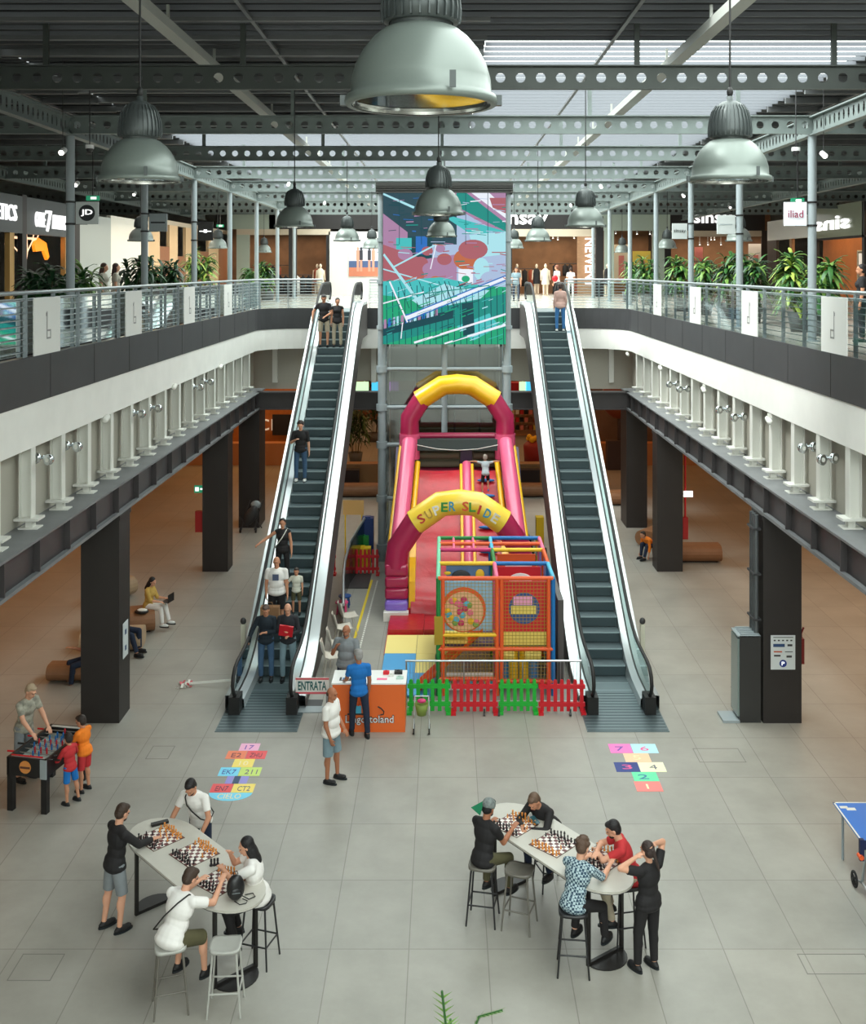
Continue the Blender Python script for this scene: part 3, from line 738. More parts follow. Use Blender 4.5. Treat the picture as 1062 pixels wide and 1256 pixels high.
# ceiling spot lamps and dome cameras
M_spot = mat('spot_white', (235,235,235), .4); M_spl = mat('spot_lens_lit', (255,250,240), .4, emit=6)
for i, (px, py, d, n) in enumerate(((77,186,19.5,'over the left gallery, nearest'),(94,226,26,'over the left gallery, second'),(165,238,37,'over the left gallery, third'),(260,254,50,'over the left gallery, farthest'),(1010,190,21,'over the right gallery, nearest'),(838,240,38,'over the right gallery, middle'),(895,254,45,'over the right gallery, farthest'),
        (354,226,36,'left of the video wall'),(398,249,48,'left of the video wall, lower'),(737,229,37,'right of the video wall'),(700,252,48,'right of the video wall, lower'))):
    p = A(px,py,d); e = T('spotlight', 'small white ceiling spotlight '+n, 'spotlight', p)
    MB().cyl((0,.08,.04),(0,-.08,-.03),.055,n=12).build('housing', M_spot, e); MB().cyl((0,0,.0),(0,0,12.8-p.z),.006,n=6).build('rod', M_dark, e)
    MB().cyl((0,-.08,-.03),(0,-.085,-.032),.045,n=12).build('lens', M_spl, e)
for (px, py, n) in ((110,181,'left'),(976,184,'right')):
    p = A(px,py,20.5); e = T('dome_camera', 'white dome security camera hanging near the %s roof girder' % n, 'camera', p)
    MB().cyl((0,0,.04),(0,0,12.8-p.z),.010,n=8).build('rod', M_dark, e); MB().cyl((0,0,-.02),(0,0,.05),.08,n=16).build('mount', M_spot, e); MB().ell((0,0,-.03),(.065,.065,.07)).build('dome', M_dark, e)
# ================================================================ UPPER SHOPS
BD = 60.0
def R_(m, x0, x1, y0, y1, d=BD, t=.1):
    a = A(x0,y1,d); b = A(x1,y0,d); return m.box(a.x,b.x,d,d+t,a.z,b.z)
zf = CY+F*(H-D)/BD
M_sign = mat('sign_black', (34,31,31), .5); M_lint = mat('lintel_beige', (205,190,168), .5); M_wood = mat('wood_panel', (165,125,92), .5, var=.15, scale=3, stretch=(1,1,8))
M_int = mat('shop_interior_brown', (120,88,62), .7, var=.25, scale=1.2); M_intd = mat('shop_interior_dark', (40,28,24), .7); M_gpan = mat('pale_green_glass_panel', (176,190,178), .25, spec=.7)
M_ww = mat('white_shop_wall', (228,226,220), .5)
m = MB(); R_(m,330,470,254,281); R_(m,283,345,254,262); m.mi(1); R_(m,283,345,262,281); m.mi(2); R_(m,290,405,281,288,BD,.3); m.mi(1); R_(m,290,306,288,zf); m.mi(3); R_(m,403,470,284,zf); m.mi(0); R_(m,400,404,288,zf); R_(m,470,628,256,zf)
S(m, 'wall_back', [M_sign, M_gpan, M_lint, M_ww], 'rear shop fronts left of the video wall')
m = MB(); R_(m,628,737,254,281); m.mi(2); R_(m,628,732,281,290,BD,.3); m.mi(4); R_(m,708,732,290,zf); m.mi(0); R_(m,737,822,254,263); m.mi(1); R_(m,737,822,263,283); R_(m,741,753,283,zf); R_(m,800,815,283,zf); m.mi(0); R_(m,822,938,254,283); m.mi(2); R_(m,822,934,283,290,BD,.3); m.mi(0); R_(m,934,941,283,zf); R_(m,815,823,283,zf)
S(m, 'wall_back', [M_sign, M_gpan, M_lint, M_ww, M_wood], 'rear shop fronts right of the video wall')
m = MB(); R_(m,283,410,250,zf,64.5); R_(m,620,945,250,zf,64.5)
m.mi(1); 
for x in (405,620,815): m.box(AX(x,BD)-.05,AX(x,BD)+.05,BD+.1,64.5,D,12)
S(m, 'wall_interior', [M_int, M_intd], 'brown back walls inside the rear shops')
for (x, w, p) in ((AX(350,62),7,190),(AX(665,62),5,190),(AX(775,62),4,100),(AX(875,62),8,260)): area('shop_ceiling_light', (x, 62.2, 11.0), (0,0,0), w, 3.0, p, SHOP)
p = A(641, 270, BD)
def sign(s, cx, cy, w, h, d, lab, mt=M_wlit, rz=0, ry=0, name='shop_sign', off=-.08, bold=.02):
    p = A(cx, cy, d); k = d/F
    o = text(name, s, mt, w*k, h*k, None, .04, Matrix.Rotation(ry,4,'Y'), bold); o.location = (p.x, p.y+off, p.z); o.rotation_euler = (0,0,rz)
    return tag(o, lab, 'sign')
sign('sinsay', 639, 269.5, 66, 23, BD, 'white sinsay lettering partly hidden by the video wall')
sign('sinsay', 878, 269, 55, 19, BD, 'white sinsay lettering on the black band at right')
sign('NEWENT', 723.5, 322, 60, 12.5, BD, 'white capital letters running down the wooden shop pillar', ry=PI/2)
S(MB().box(AX(731,57),AX(740,57),57,57.4,D,11.8), 'pillar', M_sign, 'black square pillar right of the wooden shop panel')
S(MB().box(AX(354,57),AX(363,57),57,57.4,D,11.8), 'pillar', M_sign, 'black square pillar left of the white shop wall')
# beach poster
e = T('wall_poster', 'large poster of three figures on a beach on the white wall', 'poster', A(450,319,BD)+Vector((0,-.06,0))); k = BD/F
def pr(m, x0,x1,y0,y1,t): return m.box((x0-450)*k,(x1-450)*k,-t-.01,-t,(319-y1)*k,(319-y0)*k)
m = MB(); pr(m,428,470,300,320,.0); m.mi(1); pr(m,428,470,320,328,.0); m.mi(2); pr(m,428,470,328,339,.0); m.build('print', [mat('poster_sky',(225,228,240),.6),mat('poster_sea',(70,90,130),.6),mat('poster_sand',(200,120,90),.6)], e)
m = MB(); m.mi(0)
for x, c in ((439,0),(443,1),(453,1),(458,0)):
    m.mi(c).ell(((x-450)*k,-.02,(319-305)*k),(.07,.012,.09)).box((x-2-450)*k,(x+2-450)*k,-.025,-.012,(319-319)*k,(319-307)*k).mi(0).box((x-1.4-450)*k,(x+1.4-450)*k,-.025,-.012,(319-333)*k,(319-319)*k)
m.build('figures', [mat('poster_skin',(210,150,125),.6), mat('poster_dark',(50,50,60),.6)], e)
# mannequins, garments, shelves
M_man = mat('mannequin_cream', (225,205,180), .4)
def mannequin(px, d, col, lab, h=1.75):
    x = AX(px, d); e = T('mannequin', lab, 'mannequin', (x, d, D))
    m = MB().cyl((0,0,0),(0,0,.02),.18).cyl((0,0,0),(0,0,.9),.02).ell((0,0,h-.12),(.075,.09,.12)).cyl((0,0,h-.28),(0,0,h-.18),.045)
    for s in (-1,1): m.cyl((s*.2,0,1.4),(s*.25,0,.85),.04,.03).cyl((s*.09,0,.9),(s*.1,0,.06),.075,.04)
    m.build('figure', M_man, e); m = MB().ell((0,0,1.22),(.21,.13,.30)).cyl((0,0,.62),(0,0,1.15),.22,.16,16); m.build('garment', col, e)
Mg = [mat('cloth_cream',(225,214,190),.8), mat('cloth_black',(28,26,28),.8), mat('cloth_rust',(150,70,45),.8), mat('cloth_white',(235,232,228),.8), mat('cloth_pink',(215,130,125),.8), mat('cloth_yellow',(225,200,90),.8), mat('cloth_red',(190,45,50),.8), mat('cloth_brown',(110,75,55),.8)]
for px, d, c, lab in ((389,61,2,'mannequin in rust clothes in the left rear shop window'),(393,59.2,0,'mannequin in cream clothes behind the left escalator'),(658,61,1,'mannequin in black beside the framed shop display'),(669,58.2,0,'cream dress on a stand behind the right escalator top'),
        (634,61,7,'mannequin in brown seen beside the video wall'),(860,61.5,4,'mannequin in pink in the sinsay shop'),(928,58.8,3,'mannequin in white beside the white shop poster'),(745,58.9,1,'mannequin in black and white behind the black pillar')): mannequin(px, d, Mg[c], lab)
gi = [0]
def rack(px0, px1, d, z0, cols, lab, gl, hgt=1.0):
    x0, x1 = AX(px0,d), AX(px1,d); e = T('clothes_rack', lab, 'clothes rack', (x0, d, D))
    m = MB().cyl((0,0,z0+hgt+.08),(x1-x0,0,z0+hgt+.08),.02)
    if z0 < .8: m.cyl((0,0,0),(0,0,z0+hgt+.08),.02).cyl((x1-x0,0,0),(x1-x0,0,z0+hgt+.08),.02).box(-.02,.02,-.25,.25,0,.03).box(x1-x0-.02,x1-x0+.02,-.25,.25,0,.03)
    else: m.box(-.02,.02,0,64.6-d,z0+hgt+.06,z0+hgt+.1).box(x1-x0-.02,x1-x0+.02,0,64.6-d,z0+hgt+.06,z0+hgt+.1)
    m.build('rail', M_dark, e)
    n = max(2, int((x1-x0)/.28))
    for k in range(n):
        x = x0+(k+.5)*(x1-x0)/n; c = cols[k%len(cols)]
        m = MB().lathe([(.02,hgt+.05),(.06,hgt),(.16,hgt-.08),(.14,hgt-.5),(.19,.05),(0,.05)], n=10, M=Matrix.Scale(.55,4,(0,1,0)))
        o = m.build('garment', Mg[c]); o.location = (x, d, D+z0)
        tag(o, gl, 'clothes', gl+' group')
rack(310,345,60.9,.9,[2,7,2,1],'clothes rail high in the left rear shop','garments hanging high in the left rear shop window',.7)
rack(340,382,60.6,.0,[1,1,0,3],'low clothes rail in the left rear shop','garments on the low rail in the left rear shop',1.05)
rack(632,655,62.5,.4,[7,1,2],'clothes rail beside the video wall in the shop','garments hanging beside the video wall',1.0)
rack(835,860,61.5,.9,[4,6,4,3],'clothes rail in the left of the sinsay shop','garments in the left part of the sinsay shop',.9)
rack(853,915,61.0,.5,[5,3,6,4,0,6],'long clothes rail in the sinsay shop','garments on the long rail of the sinsay shop',1.0)
rack(678,708,62.5,1.0,[1,7,1],'upper clothes rail by the wooden pillar','garments on the upper rail by the wooden pillar',.7)
rack(678,708,62.0,.0,[1,2,7],'lower clothes rail by the wooden pillar','garments on the lower rail by the wooden pillar',.7)
for x0,x1,y0,y1,c,lab in ((918,936,299,345,3,'tall white shop poster at the right of the sinsay shop'),(852,862,303,322,4,'pink poster behind the plants in the sinsay shop'),(752,772,300,345,0,'cream display panel behind the pale green shop glass'),(776,798,308,348,5,'yellow display panel behind the pale green shop glass')):
    m = MB(); R_(m,x0,x1,y0,y1,BD+1.5,.05); m.mi(1); R_(m,(x0*2+x1)/3,(x0+2*x1)/3,y0+(y1-y0)*.3,y1-2,BD+1.47,.02); tag(m.build('shop_poster',[Mg[c],Mg[4]]), lab, 'poster')
for k in range(4):   # lit track heads in the rear shops
    pass
for i,(px,py) in enumerate(((678,291),(684,293),(704,291),(755,285),(781,286),(797,286),(828,291),(858,299),(872,293),(876,293),(868,299),(884,299))):
    p = A(px,py,60.8); e = T('track_spot','small lit track spot in the rear shop window', 'spotlight', p, group='track spots in the rear shops')
    MB().cyl((0,0,.1),(0,-.03,-.06),.045,n=8).cyl((0,0,.1),(0,0,.95),.01,n=5).build('housing',M_spot,e); MB().cyl((0,-.03,-.062),(0,-.031,-.066),.04,n=8).build('lens',M_spl,e)
# ---- left side shops (facade about 12.4 m left of the axis)
XL = -12.4
def dl(px): return F*(-XL+CAMX)/(CX-px)
def seg(px0, px1, z0, z1, mt, lab=None, off=0.0, th=.15, nm='wall_left'):
    return S(MB().box(XL+off-th, XL+off, dl(px0), dl(px1), z0, z1), nm, mt, lab)
M_sgrey = mat('charcoal_sign_board', (70,76,78), .5)
M_gold = mat('gold_frame', (190,150,90), .35, .5)
seg(-60,27.5,10.05,11.15,M_sgrey,'charcoal sign board at the left picture edge'); seg(33,86,10.05,11.15,M_sgrey,'charcoal sign board over the neon tree shop')
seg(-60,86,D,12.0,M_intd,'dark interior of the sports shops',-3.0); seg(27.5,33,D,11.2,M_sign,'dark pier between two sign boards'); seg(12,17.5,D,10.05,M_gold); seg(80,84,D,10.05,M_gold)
seg(86,98,D,11.2,M_sign); seg(98,136,D,10.9,mat('pale_grey_panel',(176,182,178),.35),'pale grey glossy shop panel'); seg(136,182,D,11.0,mat('lit_white_wall',(245,240,228),.5),'bright white shop wall')
cream = mat('cream_portal', (228,192,148), .5); brn = mat('brown_doorway', (150,98,66), .5)
for a,b,mt,z in ((182,196,cream,11),(196,208,brn,10),(208,218,cream,11),(218,228,brn,9.6),(228,242,cream,11),(242,256,brn,9.9),(256,268,cream,10.8),(268,283,brn,10.2)): seg(a,b,D,z,mt)
seg(182,283,11,11.2,M_lint)
area('shop_wash', (-11.0, 42, 11.3), (0,-20,0), 1.2, 16, 210, (1,.88,.7))
area('shop_wash', (-14, 33.5, 11.6), (0,0,0), 2, 5, 45, (1,.6,.35))
def side_text(s, px0, px1, z, h, lab):
    y0, y1 = dl(px0), dl(px1)
    o = text('shop_sign', s, M_wlit, y1-y0, h, None, .03, None, .0); o.location = (XL+.04, (y0+y1)/2, z); o.rotation_euler = (0,0,PI/2)
    return tag(o, lab, 'sign')
side_text('ATHLETICS', -35, 18.5, 10.62, .46, 'white lit ATHLETICS letters cut by the left picture edge')
side_text('GAME', 42, 53.5, 10.52, .46, 'white lit word GAME on the charcoal board'); side_text('7', 55, 61.5, 10.50, .66, 'tall white lit numeral 7 between two words'); side_text('ATHLETICS', 63, 80.5, 10.50, .46, 'white lit ATHLETICS letters on the second charcoal board')
e = T('neon_tree', 'branching pale neon tree glowing in the dark shop window', 'light sculpture', (-12.9, 33.2, D)); m = MB()
M_neon = mat('neon_peach', (255,205,165), .5, emit=1.3)
def br(p, d, L, n, rnd):
    q = (p[0], p[1]+d[0]*L, p[2]+d[1]*L); m.tube([p, q], .02, 5)
    if n: 
        for t in (-.55, .6): a = math.atan2(d[1], d[0])+t*(.7+.5*rnd.random()); br(q, (math.cos(a), math.sin(a)), L*.72, n-1, rnd)
br((0,0,.35), (-.1,.99), 1.0, 4, random.Random(3)); m.box(-.02,.02,-.9,.9,2.38,2.45); m.build('tubes', M_neon, e)
o = MB().prism([(-.5,0),(-.2,.25),(.5,.1),(.75,-.35),(.6,-.45),(.3,-.15),(-.4,-.2)], lambda a,b,t: Vector((t, 34.3+a, 9.75+b)), -12.95, -12.85).build('orange_shape', mat('neon_orange',(250,140,30),.5,emit=1.1))
tag(o, 'glowing orange cut-out beside the neon tree', 'light sculpture')
# ---- right side shops (facade about 17.8 m right of the axis)
XR = 17.8
def dr(px): return F*(XR-CAMX)/(px-CX)
def segr(px0, px1, z0, z1, mt, lab=None, off=0.0, nm='wall_right', th=.15):
    return S(MB().box(XR-off, XR-off+th, dr(px1), dr(px0), z0, z1), nm, mt, lab)
segr(941,1000,10.55,11.6,M_ww,'white lintel behind the iliad sign'); segr(941,952,D,10.55,M_dark)
segr(952,1090,D,11.8,mat('amber_interior',(178,110,62),.6,var=.15,scale=1),'amber shop interior on the right',-2.5)
segr(968,971,D,10.55,M_wood); segr(996,1001,D,11.8,M_dark)
sg = segr(1000,1058,10.45,11.9,mat('grey_green_glazing',(140,146,128),.15,spec=.8),'grey green glazed band of the right shop'); segr(1000,1090,10.35,10.45,M_sign); segr(1057,1060,D,11.9,M_dark)
o = text('shop_sign', 'sins', M_wlit, dr(1000)-dr(1043), .62, None, .03, Matrix.Scale(-1,4,(1,0,0)), .02); o.location = (XR-.05, (dr(1000)+dr(1043))/2, 11.1); o.rotation_euler = (0,0,-PI/2); tag(o, 'mirrored white letters reflected on the right glazed band', 'sign')  # sign reflection modelled as glowing mirrored letters, not a further sign
area('shop_wash', (18.9, 50, 11.5), (0,0,0), 1.6, 12, 190, (1,.72,.42))
e = T('shoe_wall', 'shelving wall of shoes at the far right edge of the gallery', 'shelves', (XR+.6, dr(1036), D))
dy = dr(1036)-dr(1075)
MB().box(.2,.25,-dy,0,0,2.6).build('back', M_intd, e)
for k in range(7): MB().box(-.05,.2,-dy,0,.25+.33*k,.27+.33*k).build('shelf', Mg[0], e)
for k in range(5): MB().box(-.05,.2,-dy*k/4-.02,-dy*k/4+.02,0,2.3).build('upright', Mg[0], e)
for j in range(3): MB().box(-.08,.0,-.25-dy*(j+.9)/4+.2,-.25-dy*j/4,1.65,2.15).build('light_panel', mat('panel_pale',(240,225,210),.5,emit=.5), e)
for k in range(5):
    for j in range(8):
        o = MB().ell((0,0,.05),(.05,.13,.05),n=8,m=5).box(-.05,.05,-.13,.13,0,.03).build('shoe', Mg[(k*3+j)%8] ); o.location = (XR+.66, dr(1036)-.2-dy*(j+.3)/8, D+.27+.33*k)
        tag(o, 'small shoe displayed on the right shop shelf wall', 'shoe', 'shoes on the right shelf wall')
# ================================================================ GROUND FLOOR REAR
M_amber = mat('amber_shop_wall', (176,104,42), .6, emit=.0, var=.12); M_woodb = mat('bench_brown', (140,98,66), .55, var=.06)
def seg3(x0,x1,d,z0,z1,mt,nm='wall_back',lab=None,t=.2): return S(MB().box(x0,x1,d,d+t,z0,z1), nm, mt, lab)
seg3(-18.6,-7.0,52,0,6.08,M_amber,lab='amber lit shop wall at the rear left of the ground floor')
seg3(6.8,18.6,52,0,6.08,mat('dim_shop_wall',(110,88,72),.6,var=.3,scale=.8),lab='dim shop wall at the rear right of the ground floor')
seg3(-30,30,64,0,6.08,mat('far_amber_wall',(150,86,44),.6,var=.4,scale=.7),lab='far warm wall of the ground floor')
area('shop_ceiling_light', (-9.5, 50.6, 4.8), (0,0,0), 6, 1.6, 60, (1,.62,.25)); area('shop_ceiling_light', (0, 60, 5.4), (0,0,0), 14, 6, 260, (1,.68,.38))
seg3(-18.6,-6.9,49.2,0,1.0,mat('counter_tan',(190,130,80),.5),'counter_front',None,.6); seg3(6.9,18.6,49.2,0,1.0,mat('counter_tan',(190,130,80),.5),'counter_front',None,.6)
p = A(331,521,51.8); o = text('shop_sign','CK',mat('letters_cream',(240,225,200),.5,emit=.4),1.3,.55,None,.03); o.location = p; tag(o,'cream letters CK on the amber shop wall behind the columns','sign')
o = MB().box(-.65,.65,-.03,.0,-.5,.5).build('menu_board', M_black, loc=A(343,521,51.7)+Vector((.3,0,0))); tag(o,'black menu board on the amber shop wall','sign')
for i,(px,c,w) in enumerate(((437,'lime',.35),(447,'lime',.35),(460,'cyan',.3),(472,'blue',.35),(483,'violet',.4),(641,'lime',.3),(651,'cyan',.45),(600,'red',.4))):
    col = {'lime':(190,235,190),'cyan':(70,190,235),'blue':(70,110,230),'violet':(190,120,230),'red':(230,90,80)}[c]
    p = A(px,474,46); o = MB().box(p.x-w/2,p.x+w/2,46,46.05,p.z-.2,p.z+.2).box(p.x-.01,p.x+.01,46,46.02,p.z+.2,6.08).build('display_screen', mat('screen_lit_'+c,col,.5,emit=1.2))
    tag(o, 'small %s lit display hanging behind the rear girder%s' % (c, {0:' left, outer one',1:' left, inner one',5:' on the right',2:' on the left',6:' on the right'}.get(i,'')), 'screen')
# brown lozenge benches
def bench(cx, cy, L, lab, rz=0, w=.9, h=.45, mt=None):
    e = T('lounge_bench', lab, 'bench', (cx,cy,0), rz); r = h/2; n = 8
    poly = [(w/2-r+r*math.cos(a), r+r*math.sin(a)) for a in [(-PI/2+PI*i/n) for i in range(n+1)]]+[(-w/2+r-r*math.cos(a), r-r*math.sin(a)*-1) for a in [(PI/2-PI*i/n) for i in range(n+1)]]
    MB().prism(poly, lambda a,b,t: Vector((t,a,b+.03)), -L/2, L/2).build('cushion', mt or M_woodb, e)
    MB().box(-L/2+.1,L/2-.1,-w/2+.2,w/2-.2,0,.06).build('plinth', M_black, e); return e
p = G(92,840); bench(p.x, p.y+.3, 1.3, 'brown rounded bench left of the front left column', 0, .55, .34)
p = G(152,778); bench(p.x-.15, p.y+.2, 1.6, 'brown rounded bench where the woman with the laptop sits', .35, .95, .5)
p = G(140,803); bench(p.x-.15, p.y+.4, 1.4, 'pale brown bench half hidden by the front left column', .1, .8, .45, mat('bench_tan',(176,150,120),.55))
p = G(128,745); bench(p.x, p.y+.6, 1.3, 'tan bench behind the front left column, farthest of the group', 1.1, .7, .5, mat('bench_tan',(176,150,120),.55))
bench((A(403,600,42.3).x+A(462,600,42.3).x)/2, 42.6, 2.4, 'long brown bench between left escalator and slide')
bench((A(630,600,42.3).x+A(672,600,42.3).x)/2, 42.6, 1.8, 'long brown bench between slide and right escalator')
MB_ = MB().box(A(405,0,44).x, A(466,0,44).x, 44, 44.6, 0, 1.0); tag(MB_.build('planter_block', mat('ochre_block',(150,112,72),.6)), 'ochre block planter behind the rear left bench', 'planter')
MB_ = MB().box(A(626,0,44).x, A(675,0,44).x, 44, 44.6, 0, 1.0); tag(MB_.build('planter_block', mat('ochre_block',(150,112,72),.6)), 'ochre block planter behind the rear right bench', 'planter')
for x0,x1,n in ((418,440,'left'),(636,662,'right')):
    tag(MB().box(A(x0,0,43.5).x, A(x1,0,43.5).x, 43.5, 43.9, .3, .85).build('dark_box', M_intd), 'dark box on the rear %s bench planter' % n, 'box')
p = G(858,692); bench(p.x-.3, p.y+.4, 2.0, 'brown rounded bench behind the middle right column', 0, .8, .5)
p = G(790,672); bench(p.x+.5, p.y+.6, 1.4, 'brown rounded bench left of the middle right column', .9, .8, .5)
p = G(757,622); bench(p.x, p.y+.5, 1.6, 'small brown bench right of the right escalator', 0, .8, .5)
# plants and floral display far back, toy stall
plant(AX(436,50), 50.0, 2.6, 'd', 'leafy plant on the ground floor behind the left escalator', 0.0, .5, 31, 8)
plant(AX(425,56), 56.0, 3.2, 'm', 'tall flowering plant far back left on the ground floor', 0.0, .6, 33, 8)
plant(AX(458,56), 56.0, 3.4, 'd', 'tall dark plant far back beside the lift tower', 0.0, .5, 35, 8)
e = T('toy_shelves', 'toy shop shelves with red canopy far back on the right', 'shelves', (AX(640,58), 58, 0))
MB().box(-1.1,1.1,0,.4,0,2.4).build('case', mat('toy_case',(190,140,95),.6), e); MB().box(-1.2,1.2,-.5,.1,2.4,2.9).build('canopy', M_red, e)
for k in range(5): MB().box(-1.1,1.1,-.25,0,.3+.42*k,.34+.42*k).build('shelf', M_wood, e)
for k in range(5):
    for j in range(9):
        o = MB().box(-.09,.09,-.1,.06,0,.24).build('toy_box', Mg[(k*5+j*3)%8]); o.location = (AX(640,58)-.98+.24*j, 57.86, .342+.42*k); tag(o,'small toy box on the far right toy shelves','box','toy boxes on the far shelves')
e = T('toy_kiosk', 'red kiosk heaped with yellow toys far back on the right', 'kiosk', (AX(657,52), 50, 0))
MB().lathe([(0,0),(.7,0),(.75,.8),(.6,.95),(0,.95)], n=20).build('drum', mat('kiosk_red',(140,30,35),.5), e)
m = MB(); rnd = random.Random(4)
for k in range(26): m.ell(((rnd.random()-.5)*1.1,(rnd.random()-.5)*.8,1.0+rnd.random()*.3),.12,n=8,m=5)
o = m.build('yellow_toys', M_yellow, e); o['kind'] = 'stuff'
e = T('round_display', 'big round brown balloon display beside the rear right column', 'display', (AX(755,49.5), 49.5, 0))
MB().ell((0,-1.2,3.2),(.85,.5,.95),n=20,m=14).build('balloon', mat('balloon_brown',(125,58,40),.35), e); MB().cyl((0,-1.2,0),(0,-1.2,2.4),.12).box(-.6,.6,-1.5,-.9,0,1.3).build('stand', mat('stand_dark',(60,45,45),.6), e)
# ================================================================ INFLATABLE SLIDE
M_pvcm = mat('pvc_magenta', (176,38,82), .28, var=.05, scale=2, bump=.15, coat=.4); M_pvcp = mat('pvc_pink', (225,92,132), .25, coat=.4, var=.04, scale=2)
M_pvcy = mat('pvc_yellow', (248,190,20), .32, bump=.1, coat=.3); M_pvcr = mat('pvc_red', (186,16,36), .38, var=.10, scale=3.5, bump=1.0, coat=.25); M_pvcl = mat('pvc_violet', (140,110,210), .3, coat=.3); M_pvcd = mat('pvc_dark_violet', (70,55,90), .4)
M_pvcly = mat('pvc_light_yellow', (250,212,70), .3, coat=.3)
SCX = .44
sl = T('inflatable_slide', 'tall red and yellow inflatable slide with arches reading SUPER SLIDE', 'slide', (SCX, 27.6, 0))
def P(x, y, z): return (x, y-27.6, z)
def bent(pts, r, mt, name, n=16):
    m = MB(); m.tube([P(*p) for p in pts], r, n); 
    for p in (pts[0], pts[-1]): pass
    return m.build(name, mt, sl)
# rear arch: magenta legs, yellow crown
hw = 1.42; bt = 32.0; z0 = 4.05
bent([(-hw,bt,z0),(-hw,bt,4.55),(-1.0,bt,5.20)], .285, M_pvcm, 'rear_arch_leg'); bent([(hw,bt,z0),(hw,bt,4.55),(1.0,bt,5.20)], .285, M_pvcm, 'rear_arch_leg')
bent([(-1.14,bt,5.08),(-.44,bt,5.53),(0,bt,5.57),(.44,bt,5.53),(1.14,bt,5.08)], .30, M_pvcy, 'rear_arch_crown')
# front arch
ft = 27.95; fh = 1.64
bent([(-fh,ft,1.25),(-fh+.06,ft,1.75),(-1.10,ft,2.46)], .31, M_pvcm, 'front_arch_leg'); bent([(fh,ft,1.25),(fh-.06,ft,1.75),(1.10,ft,2.46)], .31, M_pvcm, 'front_arch_leg')
bent([(-1.16,ft,2.40),(-.47,ft,2.88),(0,ft,2.93),(.47,ft,2.88),(1.16,ft,2.40)], .335, M_pvcly, 'front_arch_crown')
cols = [(200,60,50),(190,150,60),(240,240,235),(40,140,60),(60,150,190),(225,90,50),(70,150,60),(200,60,50),(50,150,190),(230,225,215)]
ltr = 'SUPERSLIDE'; arcp = [(-.98,2.60),(-.78,2.72),(-.58,2.82),(-.38,2.90),(-.18,2.92),(.16,2.92),(.34,2.90),(.52,2.83),(.73,2.73),(.93,2.61)]
for c, (x, z), col in zip(ltr, arcp, cols):
    text('letter_'+c.lower(), c, mat('letter_%d_%d_%d' % col, col, .4), .06 if c == 'I' else .17, .24, sl, .012, TR(x, ft-27.6-.325, z-.03, 0, 0, -0.62*(-x) if abs(x) > .4 else 0), .02)
# side walls: long pink tubes sloping from platform to the front pillars
for s in (-1, 1):
    pts = [(s*1.42,32.0,3.95),(s*1.44,31.6,3.75),(s*1.55,29.6,2.35),(s*1.62,28.2,1.45)]
    bent(pts, .22, M_pvcp, 'side_tube')
    bent([(x+s*.24,y+.1,z-.15) for x,y,z in pts], .07, M_pvcy, 'outer_piping')
    bent([(x-s*.27,y,z-.45) for x,y,z in pts[1:]], .08, M_pvcy, 'inner_piping')
    m = MB().prism([(28.0,0),(32.4,0),(32.4,3.8),(31.8,3.75),(28.2,1.3)], lambda a,b,t: Vector(P(t,a,b)), s*1.52-.12, s*1.52+.12); m.build('side_wall', M_pvcm, sl)
    m = MB().prism([(28.3,0),(32.75,0),(32.75,3.2),(32.0,3.7),(28.6,1.2)], lambda a,b,t: Vector(P(t,a,b)), s*1.72-.1, s*1.72+.1); m.build('outer_wall', M_pvcd, sl)
    MB().cyl(P(s*1.42,32,3.35),P(s*1.42,32,4.1),.31,n=18).build('rear_pillar', M_pvcp, sl)
    for k in range(3): MB().box(s*1.62-.30,s*1.62+.30,.07,.65,.46+.30*k,.76+.30*k).bevel('pillar_section', M_pvcm, sl, .07)
    MB().box(s*1.62-.30,s*1.62+.30,-.05,.60,.20,.46).bevel('foot_cushion', M_pvcl, sl, .08)
    m = MB().prism([(27.7,.1),(28.9,.1),(28.9,1.7),(28.3,1.4),(27.8,.9)], lambda a,b,t: Vector(P(t,a,b)), s*1.22-.08, s*1.22+.08); m.build('inner_cheek', M_pvcy, sl)
    MB().box(*sorted((s*1.62-.32,s*1.62+.32)),-.22,.02,.0,.22).build('white_block', mat('foam_white',(232,228,220),.6), sl)
# lanes: wavy red bed
def lane(x0, x1, name, mt):
    m = MB(); prof = []
    for k in range(33):
        t = k/32; y = 31.6-t*3.75; z = 3.05-2.62*t+.10*math.sin(t*PI*4)*(0.6)-.25*math.sin(t*PI)*.6
        if t > .88: z = max(z, .42)
        prof.append((y, z))
    prof.append((27.65,.30)); prof.append((27.62,.0))
    v = []; NX = 6
    for y, z in prof:
        for i in range(NX+1):
            u = i/NX; v.append(P(x0+(x1-x0)*u, y, max(0,z-.06*(2*u-1)**2*0+.05*(2*u-1)**2)))
    f = [(r*(NX+1)+i, r*(NX+1)+i+1, (r+1)*(NX+1)+i+1, (r+1)*(NX+1)+i) for r in range(len(prof)-1) for i in range(NX)]
    m.add(v, f, True); return m.build(name, mt, sl)
lane(-1.25,.14,'slide_lane',M_pvcr); lane(.40,1.25,'climbing_lane',M_pvcr)
bent([(.27,31.7,3.25),(.27,29.8,1.85),(.27,28.1,.75),(.27,27.8,.3)], .13, M_pvcp, 'lane_divider')
for dx in (-.16,.16): bent([(.27+dx,31.7,3.22),(.27+dx,29.8,1.82),(.27+dx,28.1,.72)], .05, M_pvcy, 'divider_piping')
for k in range(8):
    t = .10+.11*k; y = 31.6-t*3.75; z = 3.05-2.62*t-.25*math.sin(t*PI)*.6+.10*math.sin(t*PI*4)*.6
    MB().ell(P(.82,y-.04,z+.06),(.26,.06,.05),n=12,m=6).build('climbing_step', M_blue, sl)
MB().box(*(-1.6,1.6),27.66-27.6,28.3-27.6,0,.25).build('front_base', M_pvcr, sl)
